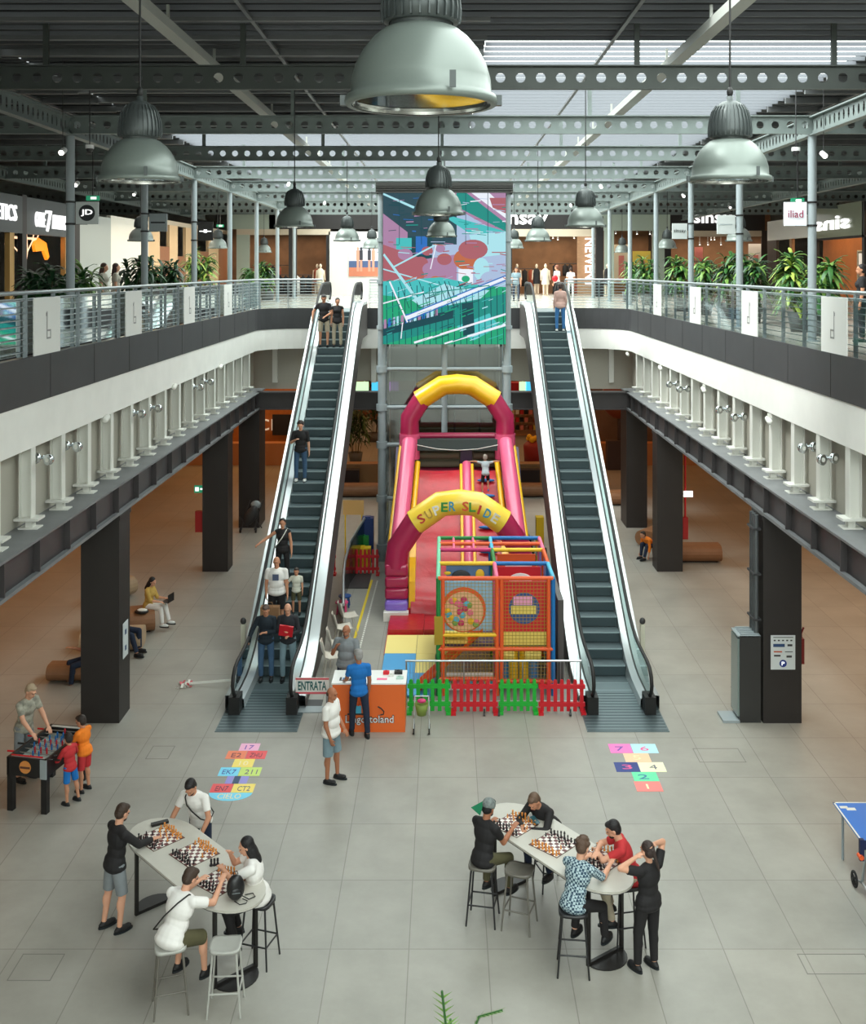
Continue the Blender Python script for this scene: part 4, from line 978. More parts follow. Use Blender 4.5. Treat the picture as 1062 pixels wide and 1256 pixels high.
# platform enclosure behind the lanes
M_net = mat('tan_mesh', (108,104,84), .7); M_netd = mat('dark_mesh_band', (60,72,72), .6)
m = MB().box(-1.35,1.35,4.85,4.9,2.9,3.85); m.build('rear_net', M_net, sl)
for s_,a,b in ((0,-1.3,.05),(1,.5,1.3)):
    m = MB()
    for k in range(3): m.cyl((a,4.8,3.12+.26*k),(b,4.8,3.12+.26*k),.11,n=10)
    m.build('rear_roll', M_net, sl)
MB().box(.1,.45,4.68,4.86,2.9,3.85).build('rear_post', M_pvcd, sl)
MB().box(-1.4,1.4,4.2,4.9,3.62,3.95).build('dark_band', M_netd, sl)
MB().cyl((-1.2,4.5,4.02),(1.2,4.5,4.02),.09,n=12).build('top_roll', M_pvcm, sl)
MB().tube([(-1.2,4.12,3.8),(-.6,4.12,3.68),(0,4.12,3.64),(.6,4.12,3.68),(1.2,4.12,3.8)],.012,5).build('rope', M_white, sl)
MB().box(-1.3,1.3,3.9,4.9,0,3.0).build('platform', M_pvcm, sl)
# ================================================================ SOFT PLAY FRAME
FX0, FXM, FX1, FY = -.07, 1.17, 2.36, 22.65
pf = T('soft_play_frame', 'multicoloured netted soft play frame in front of the slide', 'play frame', (FX0, FY, 0))
def Q(x, y, z): return (x-FX0, y-FY, z)
C = {k: mat('foam_'+k, v, .5) for k, v in dict(green=(30,130,60), mint=(130,215,175), orange=(232,92,38), yellow=(246,196,40), pink=(240,110,150), blue=(20,115,185), sky=(80,190,225), magenta=(205,45,110), red=(215,30,45), cream=(245,225,120), ochre=(168,140,30)).items()}
def bar(p0, p1, c, r=.045): return MB().cyl(Q(*p0), Q(*p1), r, n=10).build('padded_bar', C[c], pf)
ZT = 2.47; YS = [22.65, 23.8, 24.95, 26.05]
for i, y in enumerate(YS):
    for j, x in enumerate((FX0, FXM, FX1)):
        bar((x,y,0),(x,y,ZT), [['green','orange','blue'],['mint','pink','blue'],['mint','green','orange'],['mint','blue','pink']][i][j])
        if i == 0: bar((x+(.10 if j < 2 else -.10),y,0),(x+(.10 if j < 2 else -.10),y,ZT),'orange')
    bar((FX0,y,ZT),(FXM,y,ZT), ['orange','yellow','magenta','green'][i]); bar((FXM,y,ZT),(FX1,y,ZT), ['orange','blue','yellow','blue'][i])
for i in range(3):
    bar((FX0,YS[i],ZT),(FX0,YS[i+1],ZT), ['mint','mint','mint'][i]); bar((FXM,YS[i],ZT),(FXM,YS[i+1],ZT), ['pink','green','sky'][i]); bar((FX1,YS[i],ZT),(FX1,YS[i+1],ZT), ['sky','orange','pink'][i])
    for z in (.98,): bar((FX0,YS[i],z),(FX0,YS[i+1],z),'green'); bar((FX1,YS[i],z),(FX1,YS[i+1],z),'blue'); bar((FXM,YS[i],z),(FXM,YS[i+1],z),'orange')
bar((FX0,25.5,ZT),(FX1,25.5,ZT),'orange')
for x in (.28,.75): bar((x,24.95,ZT),(x,26.05,ZT),'pink',.03)
for z, c in ((1.28,'yellow'),(.98,'orange'),(.35,'orange')): bar((FX0,FY,z),(FXM,FY,z),c)
for z, c in ((.98,'orange'),(.30,'orange')): bar((FXM,FY,z),(FX1,FY,z),c)
def netp(x0, x1, z0, z1, y, nm, sp=.075):
    m = MB(); 
    x = x0
    while x <= x1: m.box(*(Q(x-.004,y,0)[0],Q(x+.004,y,0)[0]), y-FY-.003,y-FY+.003, z0,z1); x += sp
    z = z0
    while z <= z1: m.box(Q(x0,0,0)[0],Q(x1,0,0)[0], y-FY-.003,y-FY+.003, z-.004,z+.004); z += sp
    return m.build(nm, C['ochre'], pf)
netp(FX0+.1,FXM-.02,.35,2.42,22.62,'rope_net'); netp(FXM+.1,FX1-.1,.30,2.42,22.62,'rope_net')
m = MB()
y = 22.65
while y < 26.0: m.box(FX1-FX0-.003,FX1-FX0+.003,y-FY-.004,y-FY+.004,.1,2.42); y += .11
z = .1
while z < 2.42: m.box(FX1-FX0-.003,FX1-FX0+.003,0,3.4,z-.004,z+.004); z += .11
m.build('side_net', C['blue'], pf)
# printed panels (plain generic pictures)
def panel(x0, x1, z0, z1, y, base, nm): 
    return MB().box(Q(x0,0,0)[0],Q(x1,0,0)[0], y-FY, y-FY+.03, z0, z1).build(nm, C[base] if isinstance(base,str) else base, pf)
M_psky = mat('panel_sky', (150,195,225), .5); M_pp = mat('panel_peach', (240,190,150), .5); M_pg = mat('panel_green', (120,170,90), .5); M_pw = mat('panel_white', (240,235,235), .5)
a = panel(.06,1.08,1.30,2.35,22.85,M_psky,'picture_panel'); m = MB()
m.cyl((.54,.18,1.75),(.54,.19,1.75),.48,n=28); m.mi(1).cyl((.54,.16,1.72),(.54,.17,1.72),.42,n=28); 
rnd = random.Random(9)
for k in range(22): m.mi(2+k%5).cyl((.2+.68*rnd.random(),.145-.001*k,1.42+.6*rnd.random()),(.2+.68*rnd.random()*0+.68*.5,.15,1.42+.3),.03,.03,8) if False else m.mi(2+k%5).ell((.2+.68*rnd.random(),.15,1.42+.6*rnd.random()),(.07,.012,.07),n=10,m=6)
m.build('round_picture', [C['orange'],M_pp,C['sky'],C['pink'],C['yellow'],M_pg,C['magenta']], a)
a = panel(.10,1.05,1.9,2.42,23.85,mat('panel_slate',(95,125,165),.5),'picture_panel'); MB().ell((.5,1.18,2.15),(.22,.02,.17)).mi(1).ell((.5,1.17,2.10),(.17,.02,.10)).mi(2).ell((.92,1.17,2.22),(.1,.02,.12)).ell((.2,1.17,2.25),(.08,.02,.04)).build('faces',[M_dark,M_pp,C['yellow']],a)
a = panel(1.30,2.25,1.28,2.35,22.85,'red','picture_panel'); MB().cyl((1.9-.07+.0,.17,1.78),(1.9-.07,.19,1.78),.33,n=28).mi(1).box(1.55,2.08,.165,.172,1.66,1.84).mi(2).box(1.60,2.0,.15,.16,1.86,2.05).build('picture',[mat('panel_navy',(50,85,150),.5),C['cream'],mat('panel_pink',(250,175,220),.5)],a)
panel(1.29,2.26,.99,1.27,22.85,'cream','yellow_panel')
a = panel(1.25,2.2,1.9,2.38,23.85,'red','picture_panel'); MB().ell((1.82,1.18,2.1),(.26,.02,.15)).build('smile',M_pw,a)
panel(1.3,2.2,2.0,2.3,25.2,'orange','back_panel'); MB().box(1.5,2.1,1.5,1.52,2.24,2.34).build('white_strap', M_pw, pf)
a = panel(.1,1.1,.05,.42,22.8,M_pw,'picture_strip'); m = MB()
for k in range(9): m.mi(k%4).ell((.15+.12*k+.05,.14,.2+.06*(k%2)),(.06,.012,.09),n=8,m=5)
m.build('animals',[C['sky'],M_pg,C['pink'],C['yellow']],a)
MB().box(-.08,.10,-.05,-.02,1.08,1.68).build('ochre_pad', C['ochre'], pf)
for z, c in ((1.05,'cream'),(1.18,'cream')): MB().box(.1,.62,.25,.9,z-.04,z+.03).build('platform_step', C[c], pf)
MB().box(0,2.4,.3,3.4,.93,.98).build('deck', M_pvcd, pf)
m = MB(); v = []
for k in range(13):
    t = k/12; x = .95-1.35*t; z = 1.25-1.15*t; y0, y1 = .15-.25*t, .65-.25*t
    v += [(x,y0,z+.12),(x,y0+.03,z),(x,y1-.03,z),(x,y1,z+.12)]
m.add(v, [(4*i+j,4*i+j+1,4*i+j+5,4*i+j+4) for i in range(12) for j in range(3)], True); m.build('orange_chute', C['orange'], pf)
for x, c in ((1.42,'blue'),(1.62,'yellow'),(2.05,'blue'),(1.85,'yellow')): MB().cyl((x,.5,.0),(x,.5,.9),.10,n=14).build('punch_roller', C[c], pf)
for x in (1.42,2.0): MB().cyl((x-.15,.35,.72),(x+.2,.35,.72),.12,n=14).build('cream_roller', C['cream'], pf)
# blue grey box with camera bracket beside the frame
o = MB().box(2.50,2.62,23.0,25.2,0,1.9).build('dark_screen_board', M_clad); tag(o,'dark upright board between play frame and right escalator','board')
# ================================================================ MATS, FENCES, COUNTER
def matt(x0,y0,x1,y1,c,lab,h=.035):
    a = G(x0,y1); b = G(x1,y0); o = MB().box(a.x,b.x,a.y,b.y,0,h).build('foam_mat', c); tag(o, lab, 'mat', None); return o
M_mr = mat('mat_red', (205,30,45), .5); M_mb = mat('mat_blue', (70,160,215), .5); M_my = mat('mat_yellow', (248,228,140), .5)
o = MB().box(-1.35,-.62,25.0,29.2,0,.03).build('foam_mat', M_mr); tag(o,'long red mat left of the slide','mat')
o = MB().box(-1.32,-.45,26.3,27.5,.031,.16).build('foam_mat', M_pvcr); tag(o,'thick red landing mat at the foot of the slide, left piece','mat'); o = MB().box(-.44,.9,26.3,27.35,0,.16).build('foam_mat', M_pvcr); tag(o,'thick red landing mat at the foot of the slide, right piece','mat')
for (x0,x1,y0,y1,c,l) in ((-1.33,-.60,24.95,26.2,M_my,'yellow foam mat, left one in the rear row'),(-.59,.14,24.95,26.2,M_my,'yellow foam mat, right one in the rear row'),(-1.33,-.60,23.75,24.94,M_mb,'blue foam mat, left one in the middle row'),(-.59,-.15,23.75,24.94,M_my,'yellow foam mat in the middle row beside the play frame'),
   (-1.33,-.60,22.5,23.74,M_mb,'blue foam mat, left one in the front row'),(-.59,-.15,22.5,23.74,M_mb,'blue foam mat, right one in the front row')):
    o = MB().box(x0,x1,y0,y1,.031,.065).build('foam_mat', c); tag(o,l,'mat')
a = G(430,800); b = G(456,712); o = MB().box(-.03,.03,0,(b-a).length,0,.02).build('yellow_strip', mat('tape_yellow',(235,205,40),.5)); o.location=a; o.rotation_euler=(0,0,-math.atan2(b.x-a.x,b.y-a.y)); tag(o,'yellow floor strip beside the grey play area walkway','strip')
a = G(440,800); b = G(463,712); m = MB(); L = (b-a).length
for k in range(40): m.box(-.02,.02,L*k/40,L*(k+.5)/40,0,.012)
o = m.build('dotted_strip', M_white); o.location=a; o.rotation_euler=(0,0,-math.atan2(b.x-a.x,b.y-a.y)); tag(o,'dotted white strip along the red mat edge','strip')
a = G(422,722); b = G(455,708); o = MB().box(a.x,b.x,a.y,b.y+.4,0,.02).build('metal_floor_grate', M_dark); tag(o,'dark metal floor plate by the rear red fence','floor plate')
def fence(x0, y0, x1, y1, n, mt, lab, h=.68, kids_=True):
    e = T('picket_fence', lab, 'fence', (x0,y0,0), math.atan2(y1-y0,x1-x0)); L = math.hypot(x1-x0,y1-y0)
    for k in range(n):
        x = L*(k+.5)/n; w = L/n*.27
        m = MB(); poly = [(-w,0.04),(w,.04),(w,h-w)]+[(w*math.cos(t),h-w+w*math.sin(t)) for t in (PI/4,PI/2,3*PI/4)]+[(-w,h-w)]
        m.prism(poly, lambda a,b,t: Vector((x+a,t,b)), -.02, .02); m.build('picket', mt, e)
    for z in (.14,.50): MB().box(0,L,-.03,.03,z,z+.08).build('rail', mt, e)
    for x in (.04,L-.04): MB().box(x-.05,x+.05,-.14,.14,0,.05).build('foot', mt, e)
    return e
fy = 21.75; xs = [AX(p,fy) for p in (499,553,611,660,718)]
for i,(mt,n,lab) in enumerate(((M_green,6,'left green picket fence panel next to the counter'),(M_red,7,'left red picket fence panel in front of the play frame'),(M_green,6,'right green picket fence panel in front of the play frame'),(M_red,7,'right red picket fence panel beside the right escalator'))):
    fence(xs[i]+.01, fy+(.0 if i%2 else .02), xs[i+1]-.01, fy+(.0 if i%2 else .02), n, mt, lab)
p = G(430,705); q = G(465,705); fence(p.x,p.y,q.x,q.y,7,M_red,'rear red picket fence panel left of the slide',.75)
p = G(403,705); q = G(412,705); fence(p.x,p.y,q.x,q.y,3,M_red,'narrow red picket fence panel behind the left escalator',.75)
cb = T('crowd_rail', 'thin steel rail with vertical bars behind the picket fences', 'barrier', (AX(497,22.1),22.1,0)); L = AX(713,22.1)-AX(497,22.1)
MB().cyl((0,0,.93),(L,0,.93),.022,n=8).build('top_rail', M_steel, cb); m = MB()
for k in range(55): m.cyl((L*(k+.5)/55,0,.1),(L*(k+.5)/55,0,.92),.004,n=4,caps=False)
m.cyl((0,0,.1),(L,0,.1),.01,n=6); m.build('wire_bars', M_steel, cb)
for x in (.02,L/3,2*L/3,L-.02): MB().cyl((x,0,0),(x,0,.93),.015,n=8).build('leg', M_steel, cb)
# building blocks and toy stand behind
for (px,py,w,d_,h,c,l) in ((438,706,.5,.4,.85,'green','green play block behind the rear red fence'),(447,704,.35,.4,1.35,'blue','dark blue play block behind the rear red fence'),(436,712,.7,.3,.62,'yellow','yellow play block behind the rear red fence')):
    g_ = G(px,py); o = MB().box(-w/2,w/2,0,d_,0,h).box(-w/4,w/4,d_*.2,d_*.8,h,h+.03).build('play_block', mat('block_'+c,{'green':(20,130,50),'blue':(20,50,110),'yellow':(235,195,30)}[c],.45)); o.location=(g_.x,g_.y+1.2,0); tag(o,l,'block')
g_ = G(437,700); e = T('picture_easel','small easel board with coloured picture behind the rear red fence','board',(g_.x-.2,g_.y+1.6,0)); MB().box(-.35,.3,0,.04,1.3,1.75).build('board', mat('easel_peach',(230,180,110),.5), e); MB().box(-.3,-.26,0,.04,0,1.3).box(.22,.26,0,.04,0,1.3).build('legs', M_yellow, e)
g_ = G(672,735); e = T('toy_ride','yellow and dark toy machine between slide and right escalator','toy',(g_.x-.1,g_.y+1.4,0)); MB().box(-.1,.12,0,.3,.2,1.9).build('arm', M_yellow, e); MB().box(-.16,.18,-.1,.5,0,.22).cyl((-.15,.1,.9),(.2,.1,.9),.12).build('base', M_dark, e)
# counter
ct = T('reception_counter', 'orange counter with a castle logo and the name Lingottoland', 'counter', (-2.11, 20.85, 0))
MB().box(0,1.41,0,.62,0,.93).build('body', mat('counter_orange',(228,104,38),.45,var=.04,scale=1), ct); MB().box(-.02,1.43,-.02,.66,.93,.96).build('top', mat('counter_white',(240,240,238),.3), ct)
text('lettering', 'Lingottoland', M_ink, .95, .20, ct, .004, TR(.72,-.004,.235), .05); text('lettering', 'Lingottoland', M_pw, .93, .18, ct, .006, TR(.72,-.012,.235), .0)
m = MB(); f = lambda x0,x1,z0,z1,c,y=-.006: m.mi(c).box(x0,x1,y-.002,y,z0,z1)
f(.33,.46,.36,.68,0); m.mi(3).prism([(.31,.66),(.48,.66),(.395,.80)], lambda a,b,t: Vector((a,t,b)), -.012,-.004); f(.345,.445,.60,.67,1,-.010); f(.345,.40,.48,.58,3,-.010); f(.345,.46,.37,.48,2,-.010); f(.46,.56,.37,.52,2,-.012)
f(.29,.60,.34,.37,0,-.014); MB().tube([(.88,-.008,.50),(.95,-.008,.46),(1.0,-.008,.40),(.99,-.008,.35),(.93,-.008,.34)],.012,6).build('logo_swirl', M_ink, ct); MB().tube([(.50,-.012,.52),(.53,-.012,.60),(.57,-.012,.55)],.02,6).build('logo_arch', C['orange'], ct)
m.build('castle_logo', [M_ink,C['orange'],C['sky'],C['red']], ct)
m = MB(); f = lambda x0,x1,y0,y1,c: m.mi(c).box(x0,x1,y0,y1,.9605,.9625); f(.12,.36,.10,.14,0); f(.12,.16,.14,.28,0); f(.18,.30,.14,.26,1); f(.31,.35,.14,.24,0); f(.85,1.05,.14,.24,2); f(.48,.56,.2,.26,1); m.build('top_print', [M_ink,C['blue'],C['pink']], ct)
for i,(x,y,w,c,l) in enumerate(((1.02,.45,.12,'red','small red and grey item on the white counter top'),(1.26,.48,.16,'dark','black item at the right end of the counter'),(1.30,.22,.14,'mint','pale green leaflet pile on the counter'),(1.12,.34,.10,'white','white paper on the counter'))):
    mt = {'red':C['red'],'dark':M_black,'mint':mat('leaflet_mint',(190,215,205),.6),'white':M_white}[c]
    o = MB().box(-w/2,w/2,-w/3,w/3,0,.03+.03*(i<2)).ell((0,0,.04+.02*(i<2)),(w*.3,w*.2,.02),n=8,m=4).build(('stapler','card_reader','leaflet_pile','paper_pile')[i], mt); o.location=(-2.11+x,20.85+y,.96); tag(o,l,'desk item')
# ENTRATA barrier
en = T('entrance_barrier','low white barrier banner reading ENTRATA','sign',(AX(383,21.9),21.9,0)); w = .34
MB().box(-w,w,-.01,.01,.33,.66).build('banner', mat('banner_white',(225,225,220),.5), en)
MB().box(-w,w,-.014,-.010,.62,.66).box(-w,w,-.014,-.010,.33,.37).build('red_edges', mat('banner_red',(210,90,100),.5), en); text('lettering','ENTRATA',mat('banner_teal',(20,90,90),.5),.58,.18,en,.003,TR(0,-.016,.50),.02)
MB().box(-w+.02,-w+.06,-.02,.02,0,.33).box(w-.06,w-.02,-.02,.02,0,.33).box(-w,w,-.15,.15,0,.02).build('stand', M_steelp, en)
g_ = G(382,864); o = MB().box(-.30,.22,-.12,.22,0,.012).mi(1).box(-.34,.26,-.17,-.12,0,.013).build('floor_mat', [M_dark, mat('banner_red',(210,90,100),.5)]); o.location=g_; tag(o,'small grey floor mat with red edge below the ENTRATA banner','mat')
# shell chairs
M_sh = mat('chair_shell_grey', (196,188,176), .45)
def chair0():
    e = T('shell_chair','x','chair')
    m = MB(); v = []; prof = [(.22,.46,.20),(.15,.445,.22),(-.05,.43,.22),(-.17,.47,.22),(-.22,.58,.21),(-.26,.74,.19),(-.27,.80,.15)]
    for y,z,w in prof:
        for i in range(7): u = i/6*2-1; v.append((u*w, y+(.05*u*u if z > .5 else 0), z+.03*u*u))
    m.add(v, [(7*r+i,7*r+i+1,7*r+i+8,7*r+i+7) for r in range(6) for i in range(6)], True)
    s_ = m.build('shell_seat', M_sh, e); md = s_.modifiers.new('t','SOLIDIFY'); md.thickness = .014
    for sx in (-1,1):
        for sy in (-1,1): MB().cyl((sx*.14,sy*.12,.43),(sx*.20,sy*.20,0),.011,n=6).build('leg', M_sh, e)
    return e
ch = chair0()
for i,(px,py,l) in enumerate(((441,756,'beige shell chair nearest the play area, rear of four'),(434,771,'beige shell chair, second from the rear of four'),(428,792,'beige shell chair, second from the front of four'),(421,808,'beige shell chair nearest the counter, front of four'))):
    g_ = G(px-14,py+22)
    if i == 0: o = ch; o.location = g_; o.rotation_euler = (0,0,-1.25); o['label']=l; o['group']='beige shell chairs beside the left escalator'
    else: dup(ch, l, g_, -1.25-.05*i, 'beige shell chairs beside the left escalator')
for (px,py,c,l) in ((419,752,'pink','small pink plastic stool beside the left escalator'),(423,744,'blue','small blue plastic stool behind the pink one')):
    g_ = G(px,py); e = T('kids_stool', l, 'stool', g_); MB().cyl((0,0,.27),(0,0,.30),.17,n=20).build('seat', mat('stool_'+c,{'pink':(215,70,120),'blue':(30,70,130)}[c],.4), e)
    for k in range(4): a_=PI/4+k*PI/2; MB().cyl((math.cos(a_)*.12,math.sin(a_)*.12,.28),(math.cos(a_)*.16,math.sin(a_)*.16,0),.022,n=8).build('leg', mat('stool_'+c,(0,0,0)), e)
# shopping trolley with green seat before the green fence
tr = T('small_trolley','small trolley with green basket and pink bag before the green fence','trolley',G(517,898)); m = MB()
for sx in (-.15,.15):
    m.tube([(sx,-.1,.08),(sx*.95,.12,.42),(sx*.9,.2,.62)],.012,6).tube([(sx,.16,.08),(sx*.95,-.08,.38)],.012,6)
m.tube([(-.14,.2,.62),(.14,.2,.62)],.014,6); m.build('frame', M_steel, tr)
MB().lathe([(0,.34),(.09,.34),(.13,.56),(.12,.56),(.08,.36)],n=14).build('basket', mat('basket_green',(120,140,60),.6), tr); MB().ell((0,.02,.60),(.09,.07,.04)).build('pink_bag', C['magenta'], tr)
for sx in (-.15,.15):
    for sy in (-.1,.16): MB().cyl((sx-.015,sy,.055),(sx+.015,sy,.055),.055,n=14).build('wheel', M_rubber, tr)
# padlocks of the crowd rail seen below the fence: small castor feet
for i,px in enumerate((594,612,700)):
    o = MB().cyl((-.02,0,.04),(.02,0,.04),.04,n=12).box(-.015,.015,-.02,.02,.05,.14).build('castor', M_dark); o.location=(AX(px,21.55),21.6,0); tag(o,'small dark castor below the fence, '+('left one','middle one','right one')[i],'castor')
# stroller parked by the rear left column
st = T('folded_stroller','dark folded stroller parked against the rear left column','stroller',(G(306,652).x,36.7,0)); m = MB()
for sx in (-.25,.2): m.tube([(sx,-.1,.1),(sx+.1,.1,.6),(sx+.25,.25,1.05)],.02,6).tube([(sx+.2,.2,.1),(sx-.05,-.1,.55)],.018,6)
m.build('frame', M_dark, st); MB().ell((.05,.05,.55),(.2,.14,.38),Matrix.Rotation(.5,3,'Y')).build('seat', M_dark, st); MB().ell((.2,.2,.9),(.18,.15,.14)).build('hood', M_steelp, st)
for sx in (-.28,.25): MB().cyl((sx-.02,-.1,.1),(sx+.02,-.1,.1),.1,n=14).build('wheel', M_rubber, st)
# barrier tape lying left of the escalator
g_ = G(228,841); e = T('barrier_tape','white tape stretched low over the floor with a crumpled end','tape',g_); L = G(283,841).x-g_.x; rnd=random.Random(2)
MB().beam((.1,0,.05),(L,0,.12),.01,.05).build('strip', M_white, e); m = MB()
for k in range(14): 
    p0 = Vector((-.15+.3*rnd.random(),-.2+.25*rnd.random(),.02)); p1 = p0+Vector((rnd.random()*.2-.1,rnd.random()*.2-.1,.08*rnd.random())); m.mi(k%2).beam(p0,p1,.05,.006)
m.build('crumpled_end',[M_white,mat('banner_red',(210,90,100),.5)],e)
# ================================================================ COLUMN THINGS
e = T('kiosk_totem','grey steel touch kiosk standing against the front right column','kiosk',(5.92,21.28,0)); MB().box(0,.42,0,.5,0,1.72).build('cabinet', mat('kiosk_charcoal',(58,58,58),.4,.3), e)
MB().box(-.04,0,.02,.5,.12,1.66).build('screen_side', mat('kiosk_glass',(120,135,132),.12,spec=.8), e); MB().box(-.33,.0,-.02,.46,0,.05).build('foot_plate', M_steelp, e)
m = MB(); [m.box(.03,.40,.05+.1*k,.09+.1*k,1.72,1.75) for k in range(5)]; m.box(-.04,.42,0,.5,1.70,1.725); m.build('vent_grille', M_steelp, e)
e = T('drain_pipes','grey pipes running down the inner face of the front right column','pipe',(6.28,21.4,0)); [MB().cyl((x,y_,1.75),(x,y_,4.10),.045,n=12).build('pipe', mat('pipe_dark_grey',(92,96,98),.4,.3), e) for x,y_ in ((0,0),(0,.16),(0.0,.32))]
m = MB(); [m.box(-.07,.08,-.06,.40,z,z+.04) for z in (2.0,2.9,3.8)]; m.build('clamp', M_dark, e)
def poster(px0,px1,py0,py1,y,lab):
    a = A(px0,py1,y); b = A(px1,py0,y); w=(b.x-a.x); h=b.z-a.z
    e = T('notice_poster',lab,'poster',((a.x+b.x)/2,y-.012,(a.z+b.z)/2)); MB().box(-w/2,w/2,0,.01,-h/2,h/2).build('sheet', mat('poster_paper',(205,212,214),.5), e)
    m = MB(); B_ = lambda x0,x1,z0,z1,c: m.mi(c).box(w*(x0-.5),w*(x1-.5),-.003,0,h*(z0-.5),h*(z1-.5))
    B_(.1,.92,.93,.95,0)
    for k in range(5): B_(.12+.17*k,.20+.17*k,.83,.87,0)
    B_(.1,.57,.66,.75,1); B_(.68,.88,.68,.74,0); B_(.12,.46,.50,.54,2); B_(.58,.9,.51,.53,0); B_(.13,.4,.38,.43,0); B_(.64,.86,.35,.41,0)
    m.build('print',[M_dark,mat('print_navy',(40,70,110),.5),mat('print_rust',(190,90,60),.5)],e)
    o = MB().cyl((0,-.002,-h*.32),(0,-.006,-h*.32),w*.15,n=24).build('parking_disc', mat('print_blue',(25,50,130),.5), e); text('lettering','P',M_wlit,w*.12,h*.11,e,.003,TR(0,-.009,-h*.32))
    return e
poster(945,975,779,821,21.24,'white notice poster with a blue parking disc on the front right column')
a = T('side_notice','narrow white notice on the inner face of the front left column','poster',(-6.365,21.55,1.55),0); MB().box(0,.012,-.1,.22,-.35,.35).build('sheet', mat('poster_paper',(205,212,214),.5), a); MB().box(.012,.015,0,.1,.1,.2).box(.012,.015,0,.1,-.22,-.12).build('print', mat('print_navy',(40,70,110),.5), a)
e = T('red_hose_reel','dark red hose valve on the right side of the front right column','fire valve',(7.16,21.5,1.1)); MB().box(0,.10,-.05,.12,0,.5).build('case', mat('dark_red_paint',(120,25,20),.5), e); MB().tube([(.05,0,.5),(.05,0,.6),(.10,0,.72)],.02,6).build('handle', mat('dark_red_paint',(0,0,0)), e)
o = MB().box(-.22,0,0,.15,0,.62).build('red_cabinet', mat('cabinet_red',(165,25,25),.5)); o.location=(-7.16,32.0,1.15); tag(o,'red fire cabinet on the left side of the middle left column','fire cabinet')
e = T('exit_sign','green exit sign beside the middle left column','sign',(A(243,600,32).x,32,A(243,600,32).z)); MB().box(-.12,.22,0,.03,-.11,.11).build('plate', mat('exit_green',(40,150,110),.5,emit=.5), e); MB().box(-.09,.02,-.004,0,-.06,.06).box(.06,.17,-.004,0,-.02,.03).build('pictogram', M_wlit, e); MB().box(.22,.4,.01,.02,-.02,.02).build('bracket', M_dark, e)
e = T('exit_sign','small white sign plate right of the middle right column','sign',(A(844,606,32).x,32,A(844,606,32).z)); MB().box(-.14,.14,0,.03,-.09,.09).build('plate', M_wlit, e); MB().box(-.3,-.14,.01,.02,-.02,.02).build('bracket', M_dark, e)
e = T('fire_pipe','thin red fire pipe beside the middle right column','pipe',(7.28,32.2,0)); MB().cyl((0,0,.9),(0,0,4.15),.03,n=8).build('pipe', M_red, e); MB().box(-.08,.08,-.05,.1,.9,1.55).build('valve_box', mat('cabinet_red',(165,25,25),.5), e)
# chrome twin spotlights and white wall cylinders under the gallery
def twin0():
    e = T('twin_spotlight','x','spotlight')
    for s_ in (-1,1):
        h = MB().lathe([(0,-.02),(.05,-.02),(.085,.03),(.095,.09),(.08,.10),(.0,.075)],n=20,M=Matrix.Rotation(PI/2,4,'X') ).build('lamp_head', M_chrome, e); h.location=(s_*.15,-.02,0)
        MB().cyl((s_*.15,-.115,0),(s_*.15,-.122,0),.04,n=12).build('lens', M_white, h).location = (-s_*.15,0.02,0)
    MB().cyl((-.12,0,0),(.12,0,0),.03,n=10).box(-.05,.05,-.02,.1,-.05,.05).build('bracket', M_chrome, e); return e
tw = twin0(); firstt = True
sp = [(-1,61,562),(-1,96,546.5),(-1,174.5,506.5),(-1,194.6,500),(-1,246,474.5),(-1,258.7,468),(1,994,548),(1,1018,562),(1,890,501.7),(1,908.7,511),(1,827.7,471),(1,840.5,477)]
nm = ['nearest','second','third','fourth','fifth','farthest']
for i,(s_,px,py) in enumerate(sp):
    d = F*(6.62)/abs(px-CX+ (0)) ; z = AZ(py,d); l = 'chrome twin spotlight under the %s gallery, %s from the camera' % ('left' if s_<0 else 'right', nm[i%6])
    if i == 0: o = tw; o['label']=l; o['group']='chrome twin spotlights'
    else: o = dup(tw,l,group='chrome twin spotlights')
    o.location=(s_*6.60,d,z); o.rotation_euler=(0,0,.5*s_)
for i,(s_,px,py) in enumerate(((-1,136.7,513),(-1,219,474),(-1,275,449.5),(1,946,515),(1,865.5,477.6),(1,812,451),(1,771.6,434))):
    d = F*6.64/abs(px-CX); z = AZ(py,d); e = T('wall_camera','small white cylinder camera on a post under the %s gallery, %s' % (('left','right')[s_>0], ('nearest','second','third','farthest')[i if i<3 else i-3]),'camera',(s_*6.66,d,z))
    MB().cyl((0,-.10,-.03),(0,.06,.02),.06,n=12).ell((0,-.1,-.03),.058).build('body', M_white, e); MB().box(-.02,.02,-.02,.02,0,6.06-z).build('stem', M_white, e)
